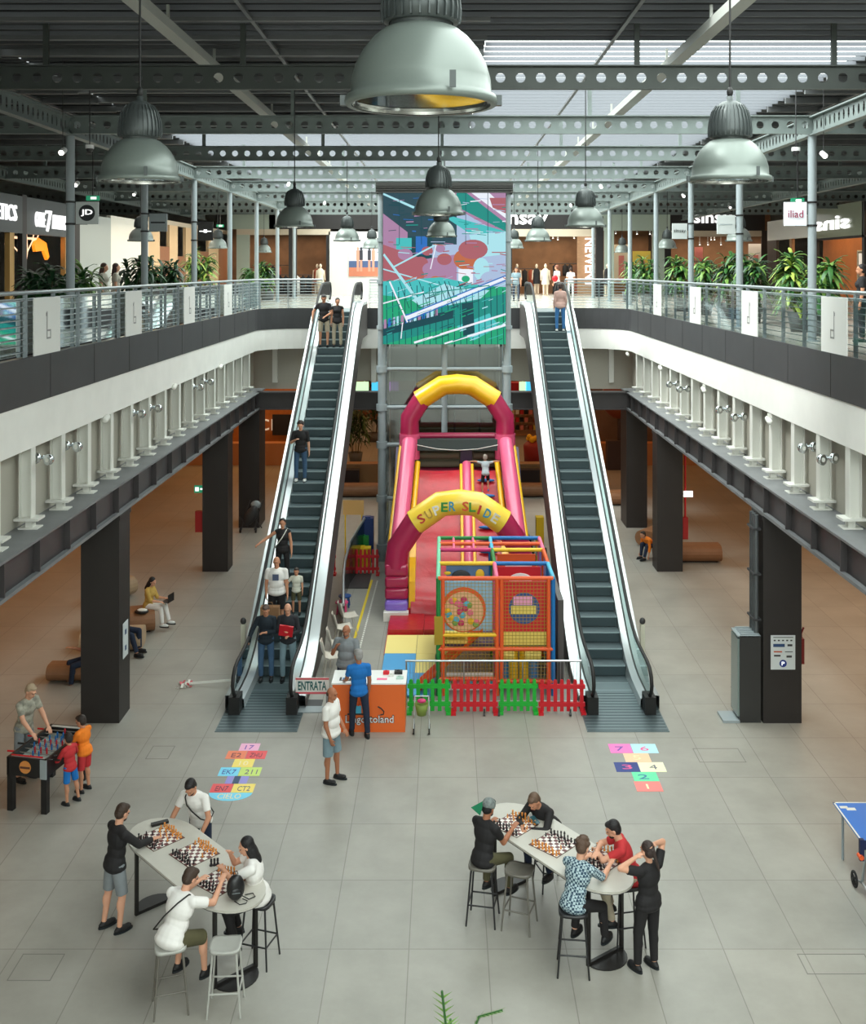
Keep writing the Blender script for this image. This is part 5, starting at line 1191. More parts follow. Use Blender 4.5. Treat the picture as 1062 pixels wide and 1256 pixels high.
# ================================================================ HOPSCOTCH FLOOR PRINTS
HC = {'pink':(245,180,215),'orange':(240,130,90),'red':(235,80,85),'yellow':(250,225,110),'sky':(120,215,245),'lime':(205,230,115),'purple':(150,145,220),'navy':(50,75,185),'hot':(245,120,195),'ice':(185,230,245),'peach':(250,205,165),'blue':(60,140,215),'cream':(250,250,205),'mint':(100,225,170),'salmon':(250,130,125)}
def hmat(k): return mat('print_'+k, HC[k], .45)
def hop(lab, rows, nums):
    a0 = G(rows[0][0][0], rows[0][1]); e = T('hopscotch_print', lab, 'floor print', (a0.x, a0.y, 0))
    for (xs, y0, y1, cs) in rows:
        for i, c in enumerate(cs):
            a = G(xs[i], y0); b = G(xs[i+1], y0); f = G(xs[i], y1).y
            if c == 'arc':
                n = 14; pts = [(a.x-a0.x, a.y-a0.y), (b.x-a0.x, a.y-a0.y)]+[((a.x+b.x)/2-a0.x+math.cos(t)*(b.x-a.x)/2, a.y-a0.y+math.sin(t)*(a.y-f)) for t in [-PI*k/n for k in range(1,n)]]
                MB().prism(pts[::-1], lambda p,q,t: Vector((p,q,t)), 0, .004).build('print_square', hmat('sky'), e)
            else: MB().box(a.x-a0.x+.004,b.x-a0.x-.004,f-a0.y+.004,a.y-a0.y-.004,0,.004).build('print_square', hmat(c), e)
    for (s, px, py, w, c) in nums:
        p = G(px, py); text('numeral', s, mat('num_'+c, {'blue':(60,80,170),'violet':(120,70,170),'rose':(235,90,150),'grey':(110,110,120),'cream':(250,235,190),'teal':(50,120,160),'dark':(120,50,70)}[c], .5), w, .17, e, .002, Matrix.Translation((p.x-a0.x, p.y-a0.y, .005)) @ Matrix.Rotation(-PI/2,4,'X'))
    return e
hop('pastel hopscotch print before the left escalator with rounded blue end', [((296,320),912,921,['pink']),((280,304,328.5),921,931,['orange','red']),((288,313.4),931,941.3,['yellow']),((271,295.6,322),941.3,952,['sky','lime']),((279,288,296,306),952,961.5,['purple','navy','purple']),((261,287,314),961.5,972.5,['red','yellow']),((256.5,309.7),972.5,982.5,['arc'])],
    [('17',306,917,.16,'violet'),('E2',290,926.5,.18,'dark'),('ZHU',314,926.5,.22,'dark'),('10',299,936.5,.16,'cream'),('EK7',281,947,.24,'blue'),('211',308,947,.22,'grey'),('EN7',272,967.5,.22,'dark'),('CT2',299,967.5,.22,'grey'),('CIELO',281,977,.4,'cream')])
hop('pastel hopscotch print before the right escalator ending in a salmon square', [((745,772.4,803.4),912.5,924,['hot','ice']),((763.4,795),924,935,['peach']),((752,781.3,813),935,947,['blue','cream']),((773.8,804.4),947,958.5,['mint']),((776.6,809),958.5,971,['salmon'])],
    [('7',760,918.5,.16,'violet'),('6',790,918.5,.16,'rose'),('5',781,929.5,.14,'cream'),('3',769,941,.18,'rose'),('4',801,941,.14,'grey'),('2',789,953,.18,'teal'),('1',794,965,.035,'cream')])
# floor hatches
for (x0,x1,y0,y1,n) in ((178,215,915,931,'left, below the front column'),(858,905,918,935,'right, before the front column'),(905,945,842,856,'right of the right escalator foot'),(8,80,1170,1203,'bottom left corner'),(990,1060,1170,1195,'bottom right corner')):
    a = G(x0,y1); b = G(x1,y0); m = MB(); w=.012
    m.box(a.x,b.x,a.y,a.y+w,0,.002).box(a.x,b.x,b.y-w,b.y,0,.002).box(a.x,a.x+w,a.y,b.y,0,.002).box(b.x-w,b.x,a.y,b.y,0,.002)
    tag(m.build('floor_hatch', mat('hatch_line',(120,118,112),.6)), 'thin outline of a floor hatch, '+n, 'floor hatch')
# ================================================================ CHESS TABLES
M_ttop = mat('table_top_greige', (190,186,176), .4, var=.03); M_wsq = mat('board_white', (235,230,222), .4); M_bsq = mat('board_maroon', (104,48,48), .4); M_pw2 = mat('piece_orange_wood', (225,145,60), .4); M_pb = mat('piece_dark', (32,28,32), .35)
def gtable(pa, pb, W_, lab):
    a = G(*pa, 1.05); b = G(*pb, 1.05); c = (a+b)/2; L = (b-a).length; ang = math.atan2(b.y-a.y, b.x-a.x)
    e = T('bar_table', lab, 'table', (c.x,c.y,0), ang)
    R1 = W_/2; n = 14; EX = .62
    poly = [(L/2-EX+EX*math.cos(t), R1*math.sin(t)) for t in [(-PI/2+PI*i/n) for i in range(n+1)]]+[(-L/2+EX+EX*math.cos(t), R1*math.sin(t)) for t in [(PI/2+PI*i/n) for i in range(n+1)]]
    MB().prism(poly, lambda p,q,t: Vector((p,q,t)), 1.03, 1.06).build('table_top', M_ttop, e)
    MB().prism([(p*.995,q*.99) for p,q in poly], lambda p,q,t: Vector((p,q,t)), 1.018, 1.03).build('edge_band', M_dark, e)
    for s in (-1,1):
        x = s*(L/2-.38)
        for y in (-.30,.30): MB().box(x-.022,x+.022,y-.022,y+.022,0,1.02).build('leg', M_black, e)
        MB().box(x-.022,x+.022,-.30,.30,.0,.045).build('cross_bar', M_black, e); MB().box(x-.022,x+.022,-.30,.30,.98,1.02).build('cross_bar', M_black, e)
        m = MB(); pl = [(x+s*.28*math.cos(t), .30*math.sin(t)) for t in [(-PI/2+PI*i/12) for i in range(13)]]
        m.prism(pl if s>0 else pl[::-1], lambda p,q,t: Vector((p,q,t)), 0, .015).build('base_plate', M_black, e)
    return e
T1 = gtable((176,1008),(309,1113),.92,'long greige bar table with chessboards at lower left')
T2 = gtable((606,988),(768,1092),.88,'long greige bar table with chessboards at lower right')
TT = 1.061
pm = {}
def pmesh(kind):
    P_ = {'pawn':[(.0,0),(.011,0),(.011,.004),(.007,.01),(.005,.022),(.008,.024),(.005,.026),(.007,.031),(.006,.036),(0,.039)],
     'rook':[(0,0),(.013,0),(.013,.005),(.008,.012),(.007,.032),(.010,.036),(.010,.046),(.006,.046),(0,.042)],
     'bishop':[(0,0),(.013,0),(.013,.005),(.007,.014),(.005,.035),(.009,.038),(.006,.041),(.008,.048),(.004,.057),(0,.062)],
     'knight':[(0,0),(.013,0),(.013,.005),(.008,.012),(.008,.022)],
     'queen':[(0,0),(.014,0),(.014,.006),(.008,.016),(.006,.045),(.011,.050),(.007,.053),(.011,.064),(.004,.066),(0,.070)],
     'king':[(0,0),(.014,0),(.014,.006),(.009,.016),(.007,.052),(.012,.056),(.008,.060),(.011,.070),(.004,.074),(.002,.084),(0,.085)]}[kind]
    m = MB().lathe([(r*1.35,z*1.35) for r,z in P_], n=10)
    if kind == 'knight': m.prism([(-.010,.028),(.010,.028),(.011,.055),(.002,.064),(-.017,.048),(-.015,.042),(-.004,.044)], lambda a,b,t: Vector((t,a,b)), -.007, .007)
    return m
def board(px, py, rz, lab, short, flip=False, seed=0, moved=5):
    c = G(px, py, TT); rnd = random.Random(seed); q = .235
    e = T('chessboard', lab, 'chessboard', c, rz)
    MB().box(-q-.012,q+.012,-q-.012,q+.012,0,.004).build('mat_border', mat('board_brown',(88,60,46),.5), e)
    m = MB(); s = 2*q/8
    for i in range(8):
        for j in range(8): m.mi((i+j)%2).quad(*[Vector((-q+s*(i+a),-q+s*(j+b),.0046)) for a,b in ((0,0),(1,0),(1,1),(0,1))])
    m.build('squares', [M_bsq, M_wsq], e)
    back = ['rook','knight','bishop','queen','king','bishop','knight','rook']
    for side in (0,1):
        dark = (side == 0) != flip
        cells = [(i, 0 if side == 0 else 7, back[i]) for i in range(8)]+[(i, 1 if side == 0 else 6, 'pawn') for i in range(8)]
        for k, (i, j, kd) in enumerate(cells):
            if kd == 'pawn' and rnd.random() < .45: j += (1 if side == 0 else -1)*rnd.choice((1,2))
            key = (kd, dark)
            if key not in pm: 
                o = pmesh(kd).build('chess_'+kd, M_pb if dark else M_pw2); pm[key] = o
            else: o = pm[key].copy(); COL.objects.link(o)
            v = Matrix.Rotation(rz,3,'Z') @ Vector((-q+s*(i+.5), -q+s*(j+.5), .0048)); o.location = c+v; o.rotation_euler = (0,0,rz+(0 if side == 0 else PI))
            tag(o, '%s chess %s on the %s' % ('dark' if dark else 'orange wooden', kd, short), 'chess piece', '%s chess %ss on the %s' % ('dark' if dark else 'orange', kd, short))
    return c
RB = -.76
board(196,1028,RB,'chessboard at the far end of the lower left table','farthest board of the left table',seed=1)
board(238.4,1047.5,RB,'chessboard in the middle of the lower left table','middle board of the left table',seed=2)
board(270.3,1081.3,RB+.1,'chessboard beside the black backpack on the left table','board by the black backpack',seed=3)
board(631,1012,RB,'chessboard at the far end of the lower right table','farthest board of the right table',seed=4)
board(679,1035.6,RB,'chessboard in the middle of the lower right table','middle board of the right table',True,seed=5)
board(737,1054,RB,'chessboard before the man in the plaid shirt','board before the plaid shirt',seed=6)
for i in range(3):
    o = pm[('pawn',True)].copy(); COL.objects.link(o); o.scale=(1.7,1.7,1.9); o.location = G(259+4*i,1062-i*.5,TT); tag(o,'dark captured chess pawn standing beside the backpack board','chess piece','captured dark pawns on the left table')
g_=G(196,1011,TT); o=MB().box(-.12,.12,-.035,.035,0,.035).build('dark_box',M_black); o.location=g_; o.rotation_euler=(0,0,.5); tag(o,'small black clock box at the far end of the left table','box')
g_=G(776,1071,TT); o=MB().box(-.035,.035,-.07,.07,0,.01).build('mobile_phone',mat('phone_teal',(30,80,90),.3)); o.location=g_; o.rotation_euler=(0,0,.9); tag(o,'dark phone lying near the rounded end of the right table','phone')
# backpack on the table
bp = T('backpack','small black backpack standing on the lower left table','bag',G(289,1103,TT),.25)
m = MB(); m.ell((0,0,.15),(.115,.075,.16),n=20,m=12).ell((0,-.055,.10),(.085,.035,.08),n=16,m=8); m.build('body', mat('black_leather',(24,24,26),.35), bp)
MB().tube([(-.03,.02,.30),(-.02,.02,.34),(.02,.02,.34),(.03,.02,.30)],.006,6).build('top_handle', M_black, bp)
MB().tube([(.08,-.03,.05),(.16,-.06,.012),(.24,-.02,.012),(.22,.06,.012),(.12,.05,.012)],.007,6).build('strap', M_black, bp); MB().tube([(-.02,-.09,.03),(.04,-.15,.012),(.12,-.14,.012),(.14,-.09,.012),(.08,-.06,.03)],.006,6).build('strap', M_black, bp)
MB().box(-.05,.05,-.092,-.088,.12,.124).build('zip', M_steelp, bp)
# bar stools
def stool(px, py, lab, seat_m, leg_m, rz, z=.78):
    c = G(px, py, z); e = T('bar_stool', lab, 'stool', (c.x,c.y,0), rz)
    m = MB(); N = 20; hx, hy = .19, .17; v = []
    def sup(t, k): cx, sy = math.cos(t), math.sin(t); return (math.copysign(abs(cx)**.5, cx)*hx*k, math.copysign(abs(sy)**.5, sy)*hy*k)
    rings = [(.0,-.012),(.5,-.012),(.85,-.004),(1.0,.006),(1.0,-.03),(.9,-.035),(0,-.035)]
    for k, dz in rings:
        for i in range(N): x, y = sup(2*PI*i/N, max(k,.01)); v.append((x,y,z+dz+(.012*abs(x)/hx if dz > -.02 else 0)))
    m.add(v, [(r*N+i, r*N+(i+1)%N, (r+1)*N+(i+1)%N, (r+1)*N+i) for r in range(len(rings)-1) for i in range(N)], True)
    m.build('seat', seat_m, e)
    for sx in (-1,1):
        for sy in (-1,1): MB().cyl((sx*.14,sy*.12,z-.03),(sx*.20,sy*.19,0),.014,.012,n=8).build('leg', leg_m, e)
    t = .30/z; X_, Y_ = .20-.06*.36, .19-.07*.36
    m = MB(); r_ = [(-X_,-Y_,.28),(X_,-Y_,.28),(X_,Y_,.28),(-X_,Y_,.28)]
    for i in range(4): m.cyl(r_[i], r_[(i+1)%4], .011, n=8)
    m.build('footrest', leg_m, e); return e
M_sg = mat('stool_light_grey',(176,176,170),.45); M_sb = mat('stool_black',(34,34,36),.4); M_st = mat('stool_taupe',(108,104,96),.45)
s1 = stool(209,1158,'grey bar stool under the man in white at the left table',M_sg,M_st,.3); stool(277,1158,'empty pale grey bar stool at the near end of the left table',M_sg,M_sg,.05); s3 = stool(318,1104,'bar stool with black legs under the long haired man',M_sb,M_sb,-.3)
s4 = stool(592,1059,'bar stool under the man with the headscarf at the right table',M_st,M_sb,-.2); stool(637,1066,'empty taupe bar stool at the right table',M_st,M_st,-.35); s6 = stool(703,1115,'bar stool under the man in the plaid shirt',M_sb,M_sb,-.1)
s7 = stool(768,1083,'bar stool under the man in the red shirt behind the table',M_sb,M_sb,.2); stool(675,1020,'bar stool half hidden behind the middle of the right table',M_st,M_sb,.3)
# ================================================================ TABLE FOOTBALL
fc = Vector((-6.72, 18.40, 0)); ft_ = T('football_table','black table football game with red and blue players','game table',fc,-.20)
FW, FL = .36, .66
M_fb = mat('foosball_black',(26,25,26),.4); M_pitch = mat('pitch_grey_green',(150,165,160),.4)
for sx in (-1,1):
    for sy in (-1,1): MB().box(sx*(FW-.05)-.05,sx*(FW-.05)+.05,sy*(FL-.06)-.05,sy*(FL-.06)+.05,0,.62).build('leg', M_fb, ft_)
    MB().box(*sorted((sx*FW,sx*(FW-.04))),-FL,FL,.60,.90).build('side_panel', M_fb, ft_)
for sy in (-1,1): MB().box(-FW,FW,*sorted((sy*FL,sy*(FL-.04))),.60,.90).build('end_panel', M_fb, ft_)
MB().box(-FW+.04,FW-.04,-FL+.04,FL-.04,.74,.76).build('pitch', M_pitch, ft_)
MB().box(FW-.11,FW+.004,-FL-.004,-FL+.02,.58,.90).build('corner_cover', M_steelp, ft_)
MB().cyl((-.02,-FL-.001,.755),(-.02,-FL-.006,.755),.105,n=24).mi(1).box(-.11,.07,-FL-.010,-FL-.006,.73,.765).build('end_logo', [mat('logo_orange',(215,140,70),.5), mat('logo_dark',(90,50,40),.5)], ft_)
rnd = random.Random(5)
for k in range(8):
    y = -FL+.13+k*.149; r = MB().cyl((-FW-.14 if k%2 else -FW-.03,y,.86),(FW+.03 if k%2 else FW+.16,y,.86),.008,n=6).build('rod', M_chrome, ft_)
    c = [M_red, M_blue][(k in (1,3,5,6))*1]; n = (1,2,3,5,5,3,2,1)[k]
    for j in range(n):
        x = (j-(n-1)/2)*.11; MB().box(x-.012,x+.012,y-.008,y+.008,.775,.885).ell((x,y,.895),.013,n=8,m=5).build('player', c, r)
    sx = -1 if k%2 else 1; MB().cyl((sx*(FW+.05),y,.86),(sx*(FW+.17),y,.86),.016,n=8).build('grip', M_red if k%3 else M_rubber, r)
for sy in (-1,1): MB().box(-FW+.06,FW-.06,*sorted((sy*(FL-.04),sy*(FL-.10))),.895,.905).build('end_trim', M_sg, ft_)
MB().box(-FW+.05,FW-.10,-FL+.05,-FL+.075,.905,.92).build('score_bar', M_red, ft_)
# ================================================================ TABLE TENNIS
tt = T('tennis_table','blue folding table tennis table cut by the right picture edge','table tennis table',(6.84,15.21,0))
M_tb = mat('tt_blue',(10,110,200),.35)
MB().box(-.77,.77,-1.37,-.02,.74,.76).build('half_top', M_tb, tt); MB().box(-.77,.77,.02,1.37,.74,.76).build('half_top', M_tb, tt)
MB().box(-.77,-.745,-1.37,1.37,.7605,.7625).box(.745,.77,-1.37,1.37,.7605,.7625).box(-.77,.77,1.345,1.37,.7605,.7625).box(-.77,.77,-1.37,-1.345,.7605,.7625).build('white_lines', M_white, tt)
MB().box(-.64,-.50,1.12,1.20,.7605,.762).box(-.72,-.60,1.18,1.25,.7605,.762).build('corner_logo', M_white, tt)
MB().box(-.86,.86,-.004,.004,.765,.90).build('net', mat('net_navy',(20,30,70),.6), tt); 
for s_ in (-1,1): MB().box(s_*.86-.03,s_*.86+.03,-.03,.03,.62,.92).build('net_post', mat('net_navy',(20,30,70),.6), tt); MB().cyl((s_*.88,-.06,.68),(s_*.88,.04,.68),.035,n=12).build('orange_knob', C['orange'], tt)
for sy in (-1,1):
    for sx in (-1,1): MB().cyl((sx*.70,sy*1.15,.74),(sx*.70,sy*1.15,0),.02,n=8).build('leg', M_steelp, tt)
for s_ in (-1,1):
    MB().cyl((s_*.74,-.12,.74),(s_*.74,-.30,.12),.018,n=8).cyl((s_*.74,.12,.74),(s_*.74,.30,.12),.018,n=8).cyl((s_*.74,-.30,.14),(s_*.74,.30,.14),.018,n=8).build('undercarriage', M_steel, tt)
    for sy in (-1,1):
        w_ = MB(); cy = sy*.42; xx_ = s_*.80
        w_.tube([(xx_, cy+.10*math.cos(t), .115+.10*math.sin(t)) for t in [2*PI*i/20 for i in range(20)]], .018, 8, closed=True)
        for k in range(3): t = 2*PI*k/3+.3; w_.beam((xx_,cy,.115),(xx_,cy+.10*math.cos(t),.115+.10*math.sin(t)),.02,.025)
        w_.cyl((xx_-.03,cy,.115),(xx_+.03,cy,.115),.025,n=10); w_.build('wheel', M_rubber, tt)
        MB().cyl((s_*.74,sy*.30,.14),(xx_,cy,.115),.014,n=6).build('axle', M_steel, tt)
# ================================================================ PEOPLE
def skin(k): return mat('skin_'+k, {'a':(214,160,132),'b':(196,140,110),'c':(168,112,84),'d':(224,176,150)}[k], .55, spec=.3)
def cloth(n, rgb): return mat('cloth_'+n, rgb, .85, var=.10, scale=7, bump=.25)
def rmesh(mb, name, mt, par, vox, it=2, fac=.5):
    o = mb.build(name, mt, par)
    r = o.modifiers.new('voxel','REMESH'); r.mode = 'VOXEL'; r.voxel_size = vox; r.use_smooth_shade = True
    if it: s = o.modifiers.new('smooth','SMOOTH'); s.factor = fac; s.iterations = it
    return o
def cap(m, p0, p1, r0, r1, e0=True, e1=True):
    m.cyl(p0, p1, r0, r1, n=14)
    if e0: m.ell(p0, r0, n=12, m=8)
    if e1: m.ell(p1, r1, n=12, m=8)
ARM_DOWN = ((.14,.02,-1),(.05,.22,-1)); LEG_ST = ((.07,.02,-1),(.0,-.03,-1))
def person(label, at, look, h=1.75, lean=0., side=0., hip=None, aR=ARM_DOWN, aL=ARM_DOWN, lR=LEG_ST, lL=LEG_ST, head=(0.1,0.), skn='b', shirt=None, sleeve=.65, pants=None, plen=2.0, shoe=None, hair=('short',(40,30,26)), build=1.0, fem=False, neck=.0, detail=True, jacket=None, group=None, twist=0., extras=None, scarf=None, beard=None, hipz=None):
    s = h/1.75; e = T('person', label, 'person', at, look)
    vox = .0095*max(s,.8) if detail else .014
    th, sh = .42*s, .41*s
    def vec(t, sg): return Vector((t[0]*sg, t[1], t[2])).normalized()
    tl = {1: (vec(lR[0],1), vec(lR[1],1)), -1: (vec(lL[0],-1), vec(lL[1],-1))}
    if hip is None: hz = max(-(a.z*th+b.z*sh) for a, b in tl.values())+.085*s
    else: hz = hip
    hipc = Vector((0,0,hz)); u = Vector((math.sin(side), math.sin(lean)*math.cos(side), math.cos(lean)*math.cos(side))).normalized()
    x0 = Vector((1,0,0)); Rt = Matrix.Rotation(twist,3,'Z'); xs = (Rt @ x0); xs = (xs-u*xs.dot(u)).normalized(); f = u.cross(xs)*1.0; f = -f if f.y < 0 and abs(f.y) > .3 else f
    f = (u.cross(xs)); 
    if f.dot(Vector((0,1,0))) < 0 and abs(lean) < 1.2: f = -f
    B = Matrix((xs, f, u)).transposed()
    W_ = (.88 if fem else 1.0)*build
    def at_(a, b, c): return hipc+xs*a*s+f*b*s+u*c*s
    def torso(m, inf, low=-.06, top=True):
        k = inf/s
        m.ell(at_(0,-.005,.02), ((.158*(1.04 if fem else .98)+k)*s*build, (.112+k)*s*build, (.12+k)*s), B, 16, 10)
        m.ell(at_(0,.005 if build < 1.1 else .03,.16), ((.135*W_+k)*s, (.095*build+k)*s, (.15)*s), B, 16, 10)
        m.ell(at_(0,.0,.33), ((.165*W_+k)*s, (.105*build+k)*s, (.165+k*.5)*s), B, 16, 10)
        if fem: m.ell(at_(0,.055,.33), ((.12+k)*s, (.08+k)*s, (.07+k)*s), B, 14, 8)
        m.ell(at_(0,-.01,.435), ((.15*W_+k)*s, (.075+k)*s, (.06+k)*s), B, 14, 8)
        for sg in (1,-1): cap(m, at_(0,-.01,.47), at_(sg*.150*(.9 if fem else 1)*(.5+.5*build),-.01,.435), (.040+k)*s, (.050+k*.6)*s)
    shp = {sg: at_(sg*(.175 if not fem else .158)*(.5+.5*build), -.005, .43) for sg in (1,-1)}
    ua, fa = .275*s, .245*s
    ar = {1: (vec(aR[0],1), vec(aR[1],1)), -1: (vec(aL[0],-1), vec(aL[1],-1))}
    J = {}
    for sg in (1,-1):
        el = shp[sg]+ar[sg][0]*ua; wr = el+ar[sg][1]*fa; J[sg] = (shp[sg], el, wr)
    HJ = {}
    for sg in (1,-1):
        hj = hipc+Vector((sg*.088*s,0,0)); kn = hj+tl[sg][0]*th; an = kn+tl[sg][1]*sh; HJ[sg] = (hj, kn, an)
    nb = at_(0,-.005,.475); u2 = (u+Vector((0,neck,0))).normalized(); hp, hy = head
    RH = Matrix.Rotation(hy,3,'Z') @ Matrix.Rotation(-hp,3,'X')
    HX = RH @ Vector((1,0,0)); HF = RH @ Vector((0,1,0)); HU = RH @ Vector((0,0,1)); HB = Matrix((HX,HF,HU)).transposed()
    hc = nb+u2*.085*s+HU*.085*s+HF*.015*s
    hs = s*(1.0 if h > 1.45 else 1.18)
    def hd(a,b,c): return hc+HX*a*hs+HF*b*hs+HU*c*hs
    # ---- body, one continuous surface
    m = MB(); torso(m, 0)
    cap(m, nb-u*.03*s, hd(0,-.02,-.05), .056*s*(.85 if fem else 1), .052*s*(.85 if fem else 1))
    m.ell(hd(0,-.012,.03), (.074*hs,.092*hs,.088*hs), HB, 16, 12).ell(hd(0,.022,-.035), (.056*hs,.066*hs,.072*hs), HB, 14, 10).ell(hd(0,.062,-.078), (.024*hs,.022*hs,.02*hs), HB, 10, 6)
    m.ell(hd(0,.093,-.012), (.012*hs,.018*hs,.024*hs), HB, 8, 6).ell(hd(0,.085,.035), (.05*hs,.012*hs,.012*hs), HB, 10, 6).ell(hd(0,.083,-.048), (.024*hs,.012*hs,.010*hs), HB, 8, 6)
    for sg in (1,-1): m.ell(hd(sg*.075,-.01,-.008), (.010*hs,.020*hs,.032*hs), HB, 8, 6)
    for sg in (1,-1):
        S0, E0, W0 = J[sg]
        m.ell(S0, .053*s*W_, n=12, m=8); cap(m, S0, E0, .048*s*build, .040*s); cap(m, E0, W0, .042*s, .027*s)
        d = ar[sg][1]; out = d.cross(Vector((0,0,1))); out = out.normalized() if out.length > .2 else Vector((sg,0,0))
        nrm = d.cross(out).normalized(); 
        if nrm.z > 0 and abs(d.z) < .8: nrm = -nrm
        if abs(d.z) >= .8: out = Vector((0,1,0))-d*d.y; out.normalize(); nrm = Vector((-sg,0,0))-d*(-sg*d.x); nrm.normalize()
        HBm = Matrix((out, nrm, d)).transposed()
        m.ell(W0+d*.048*s, (.040*s,.018*s,.052*s), HBm, 12, 8)
        for i, (o_, ln) in enumerate(((-.030,.062),(-.010,.072),(.010,.068),(.029,.054))):
            a0 = W0+d*.082*s+out*o_*s; a1 = a0+(d+nrm*.25).normalized()*ln*.5*s; a2 = a1+(d*.75+nrm*.7).normalized()*ln*.5*s
            cap(m, a0, a1, .0095*s, .0090*s); cap(m, a1, a2, .0090*s, .0078*s)
        tsd = -1 if (out.dot(Vector((0,1,0))) < 0) == (abs(d.z) >= .8) else 1
        inn = out*(-sg if abs(d.z) < .8 else 1)
        t0 = W0+d*.025*s+inn*.026*s; t1 = t0+(d*.6+inn*.7).normalized()*.036*s; t2 = t1+(d*.9+inn*.25+nrm*.2).normalized()*.028*s
        cap(m, t0, t1, .012*s, .0105*s); cap(m, t1, t2, .0105*s, .009*s)
    for sg in (1,-1):
        h0, k0, a0 = HJ[sg]
        cap(m, h0, k0, .080*s*build, .052*s); cap(m, k0, a0, .053*s, .034*s); m.ell(k0+tl[sg][1]*.13*s-Vector((0,.018*s,0)), (.048*s,.050*s,.10*s), None, 10, 8)
        fz = a0.z; m.ell(a0+Vector((0,.055*s,-.045*s)), (.040*s,.115*s,.036*s), None, 12, 8)
    rmesh(m, 'body', skin(skn), e, vox, 1)
    # ---- eyes and mouth
    if detail:
        me_ = MB()
        for sg in (1,-1): me_.ell(hd(sg*.028,.080,.012), (.010*hs,.008*hs,.006*hs), HB, 8, 6)
        me_.build('eyes', M_ink, e); MB().ell(hd(0,.094,-.048), (.020*hs,.005*hs,.005*hs), HB, 8, 6).build('mouth', mat('lips',(160,85,80),.5), e)
    # ---- hair
    st_, hc_ = hair; hm = mat('hair_%d_%d_%d' % hc_, hc_, .6, bump=.5, scale=40)
    if st_ != 'bald':
        m = MB(); m.ell(hd(0,-.028,.045), (.082*hs,.092*hs,.088*hs), HB, 16, 12).ell(hd(0,-.045,.0), (.080*hs,.070*hs,.085*hs), HB, 14, 10)
        if st_ == 'short': m.ell(hd(0,.03,.092), (.058*hs,.050*hs,.034*hs), HB, 12, 8)
        if st_ == 'curly':
            rr = random.Random(3)
            for _ in range(26): a = rr.random()*2*PI; t = rr.random()*1.5; m.ell(hd(.085*math.sin(t)*math.cos(a),-.03+.09*math.sin(t)*math.sin(a),.04+.09*math.cos(t)), .026*hs, n=8, m=6)
        if st_ == 'long':
            m.ell(hd(0,-.065,-.09), (.088*hs,.055*hs,.13*hs), HB, 14, 10).ell(hd(.06,-.02,-.06), (.030*hs,.045*hs,.11*hs), HB, 10, 8).ell(hd(-.06,-.02,-.06), (.030*hs,.045*hs,.11*hs), HB, 10, 8).ell(hd(0,-.08,-.19), (.075*hs,.04*hs,.09*hs), HB, 12, 8)
        if st_ == 'bun': m.ell(hd(0,-.11,.07), .042*hs, n=12, m=8)
        if st_ == 'tail': cap(m, hd(0,-.11,.02), hd(.02,-.14,-.22), .03*hs, .015*hs)
        rmesh(m, 'hair', hm, e, .011, 1)
    elif hc_[0] > 0:
        m = MB().ell(hd(0,-.045,.0), (.079*hs,.066*hs,.055*hs), HB, 14, 10); rmesh(m, 'cropped_hair', hm, e, .011, 1)
    if beard: m = MB().ell(hd(0,.036,-.062), (.052*hs,.055*hs,.040*hs), HB, 12, 8); m.build('beard', mat('beard_%d' % beard[0], beard, .8), e)
    # ---- top
    sm = shirt
    if sm is not None:
        m = MB(); torso(m, .015*s+.002)
        m.ell(nb-u*.02*s, (.072*s,.06*s,.03*s), B, 12, 8)
        cm = at_(0,0,-.02); m.cyl(at_(0,.0,.12), at_(0,.0,-.10 if hip is None else -.05), .10*s, .10*s, n=8)
        m.ell(at_(0,.0,-.035), (.186*s*build,.142*s*build,.10*s), B, 16, 10)
        for sg in (1,-1):
            S0, E0, W0 = J[sg]; m.ell(S0, .062*s*W_, n=12, m=8)
            if sleeve > 0:
                t = min(sleeve, 1.0); p1 = S0.lerp(E0, t); cap(m, S0, p1, .060*s*build, (.062-.010*t)*s*build, True, sleeve > 1)
                if sleeve > 1: p2 = E0.lerp(W0, sleeve-1); cap(m, E0, p2, .054*s, .040*s, True, False)
        rmesh(m, 'shirt' if not jacket else 'jacket', sm, e, vox*1.15, 3)
    if pants is not None:
        m = MB(); m.ell(hipc+Vector((0,-.005,-.02)), (.160*s*build,.116*s*build,.105*s), None, 16, 10)
        for sg in (1,-1):
            h0, k0, a0 = HJ[sg]; t = min(plen,1.0); p1 = h0.lerp(k0, t)
            fl = .012 if plen <= 1.05 else 0
            cap(m, h0, p1, .090*s*build, (.095-.030*t+fl)*s*build, True, plen > 1)
            if plen > 1: p2 = k0.lerp(a0, min(plen-1, .97)); cap(m, k0, p2, .066*s, .052*s, True, False); m.ell(k0.lerp(a0,.3)-Vector((0,.012*s,0)), (.060*s,.062*s,.10*s), None, 10, 8)
        rmesh(m, 'trousers' if plen > 1.1 else 'shorts', pants, e, vox*1.15, 3)
    if shoe is not None:
        for sg in (1,-1):
            a0 = HJ[sg][2]; m = MB(); c = a0+Vector((0,.055*s,-.045*s))
            m.ell(c+Vector((0,-.01*s,.0)), (.048*s,.128*s,.043*s), None, 14, 8).ell(a0-Vector((0,.0,.03*s)), (.046*s,.052*s,.045*s), None, 12, 8).ell(c+Vector((0,.06*s,.006)), (.046*s,.06*s,.036*s), None, 12, 8)
            o = rmesh(m, 'shoe', shoe, e, .012, 1)
            poly = [(.050*s*math.cos(t), .138*s*math.sin(t)) for t in [2*PI*i/18 for i in range(18)]]
            zb = c.z-.040*s; MB().prism(poly, lambda a,b,t: Vector((c.x+a,c.y+b,t)), zb-.004, zb+.022).build('sole', M_ink if shoe is not M_white else M_white, o)
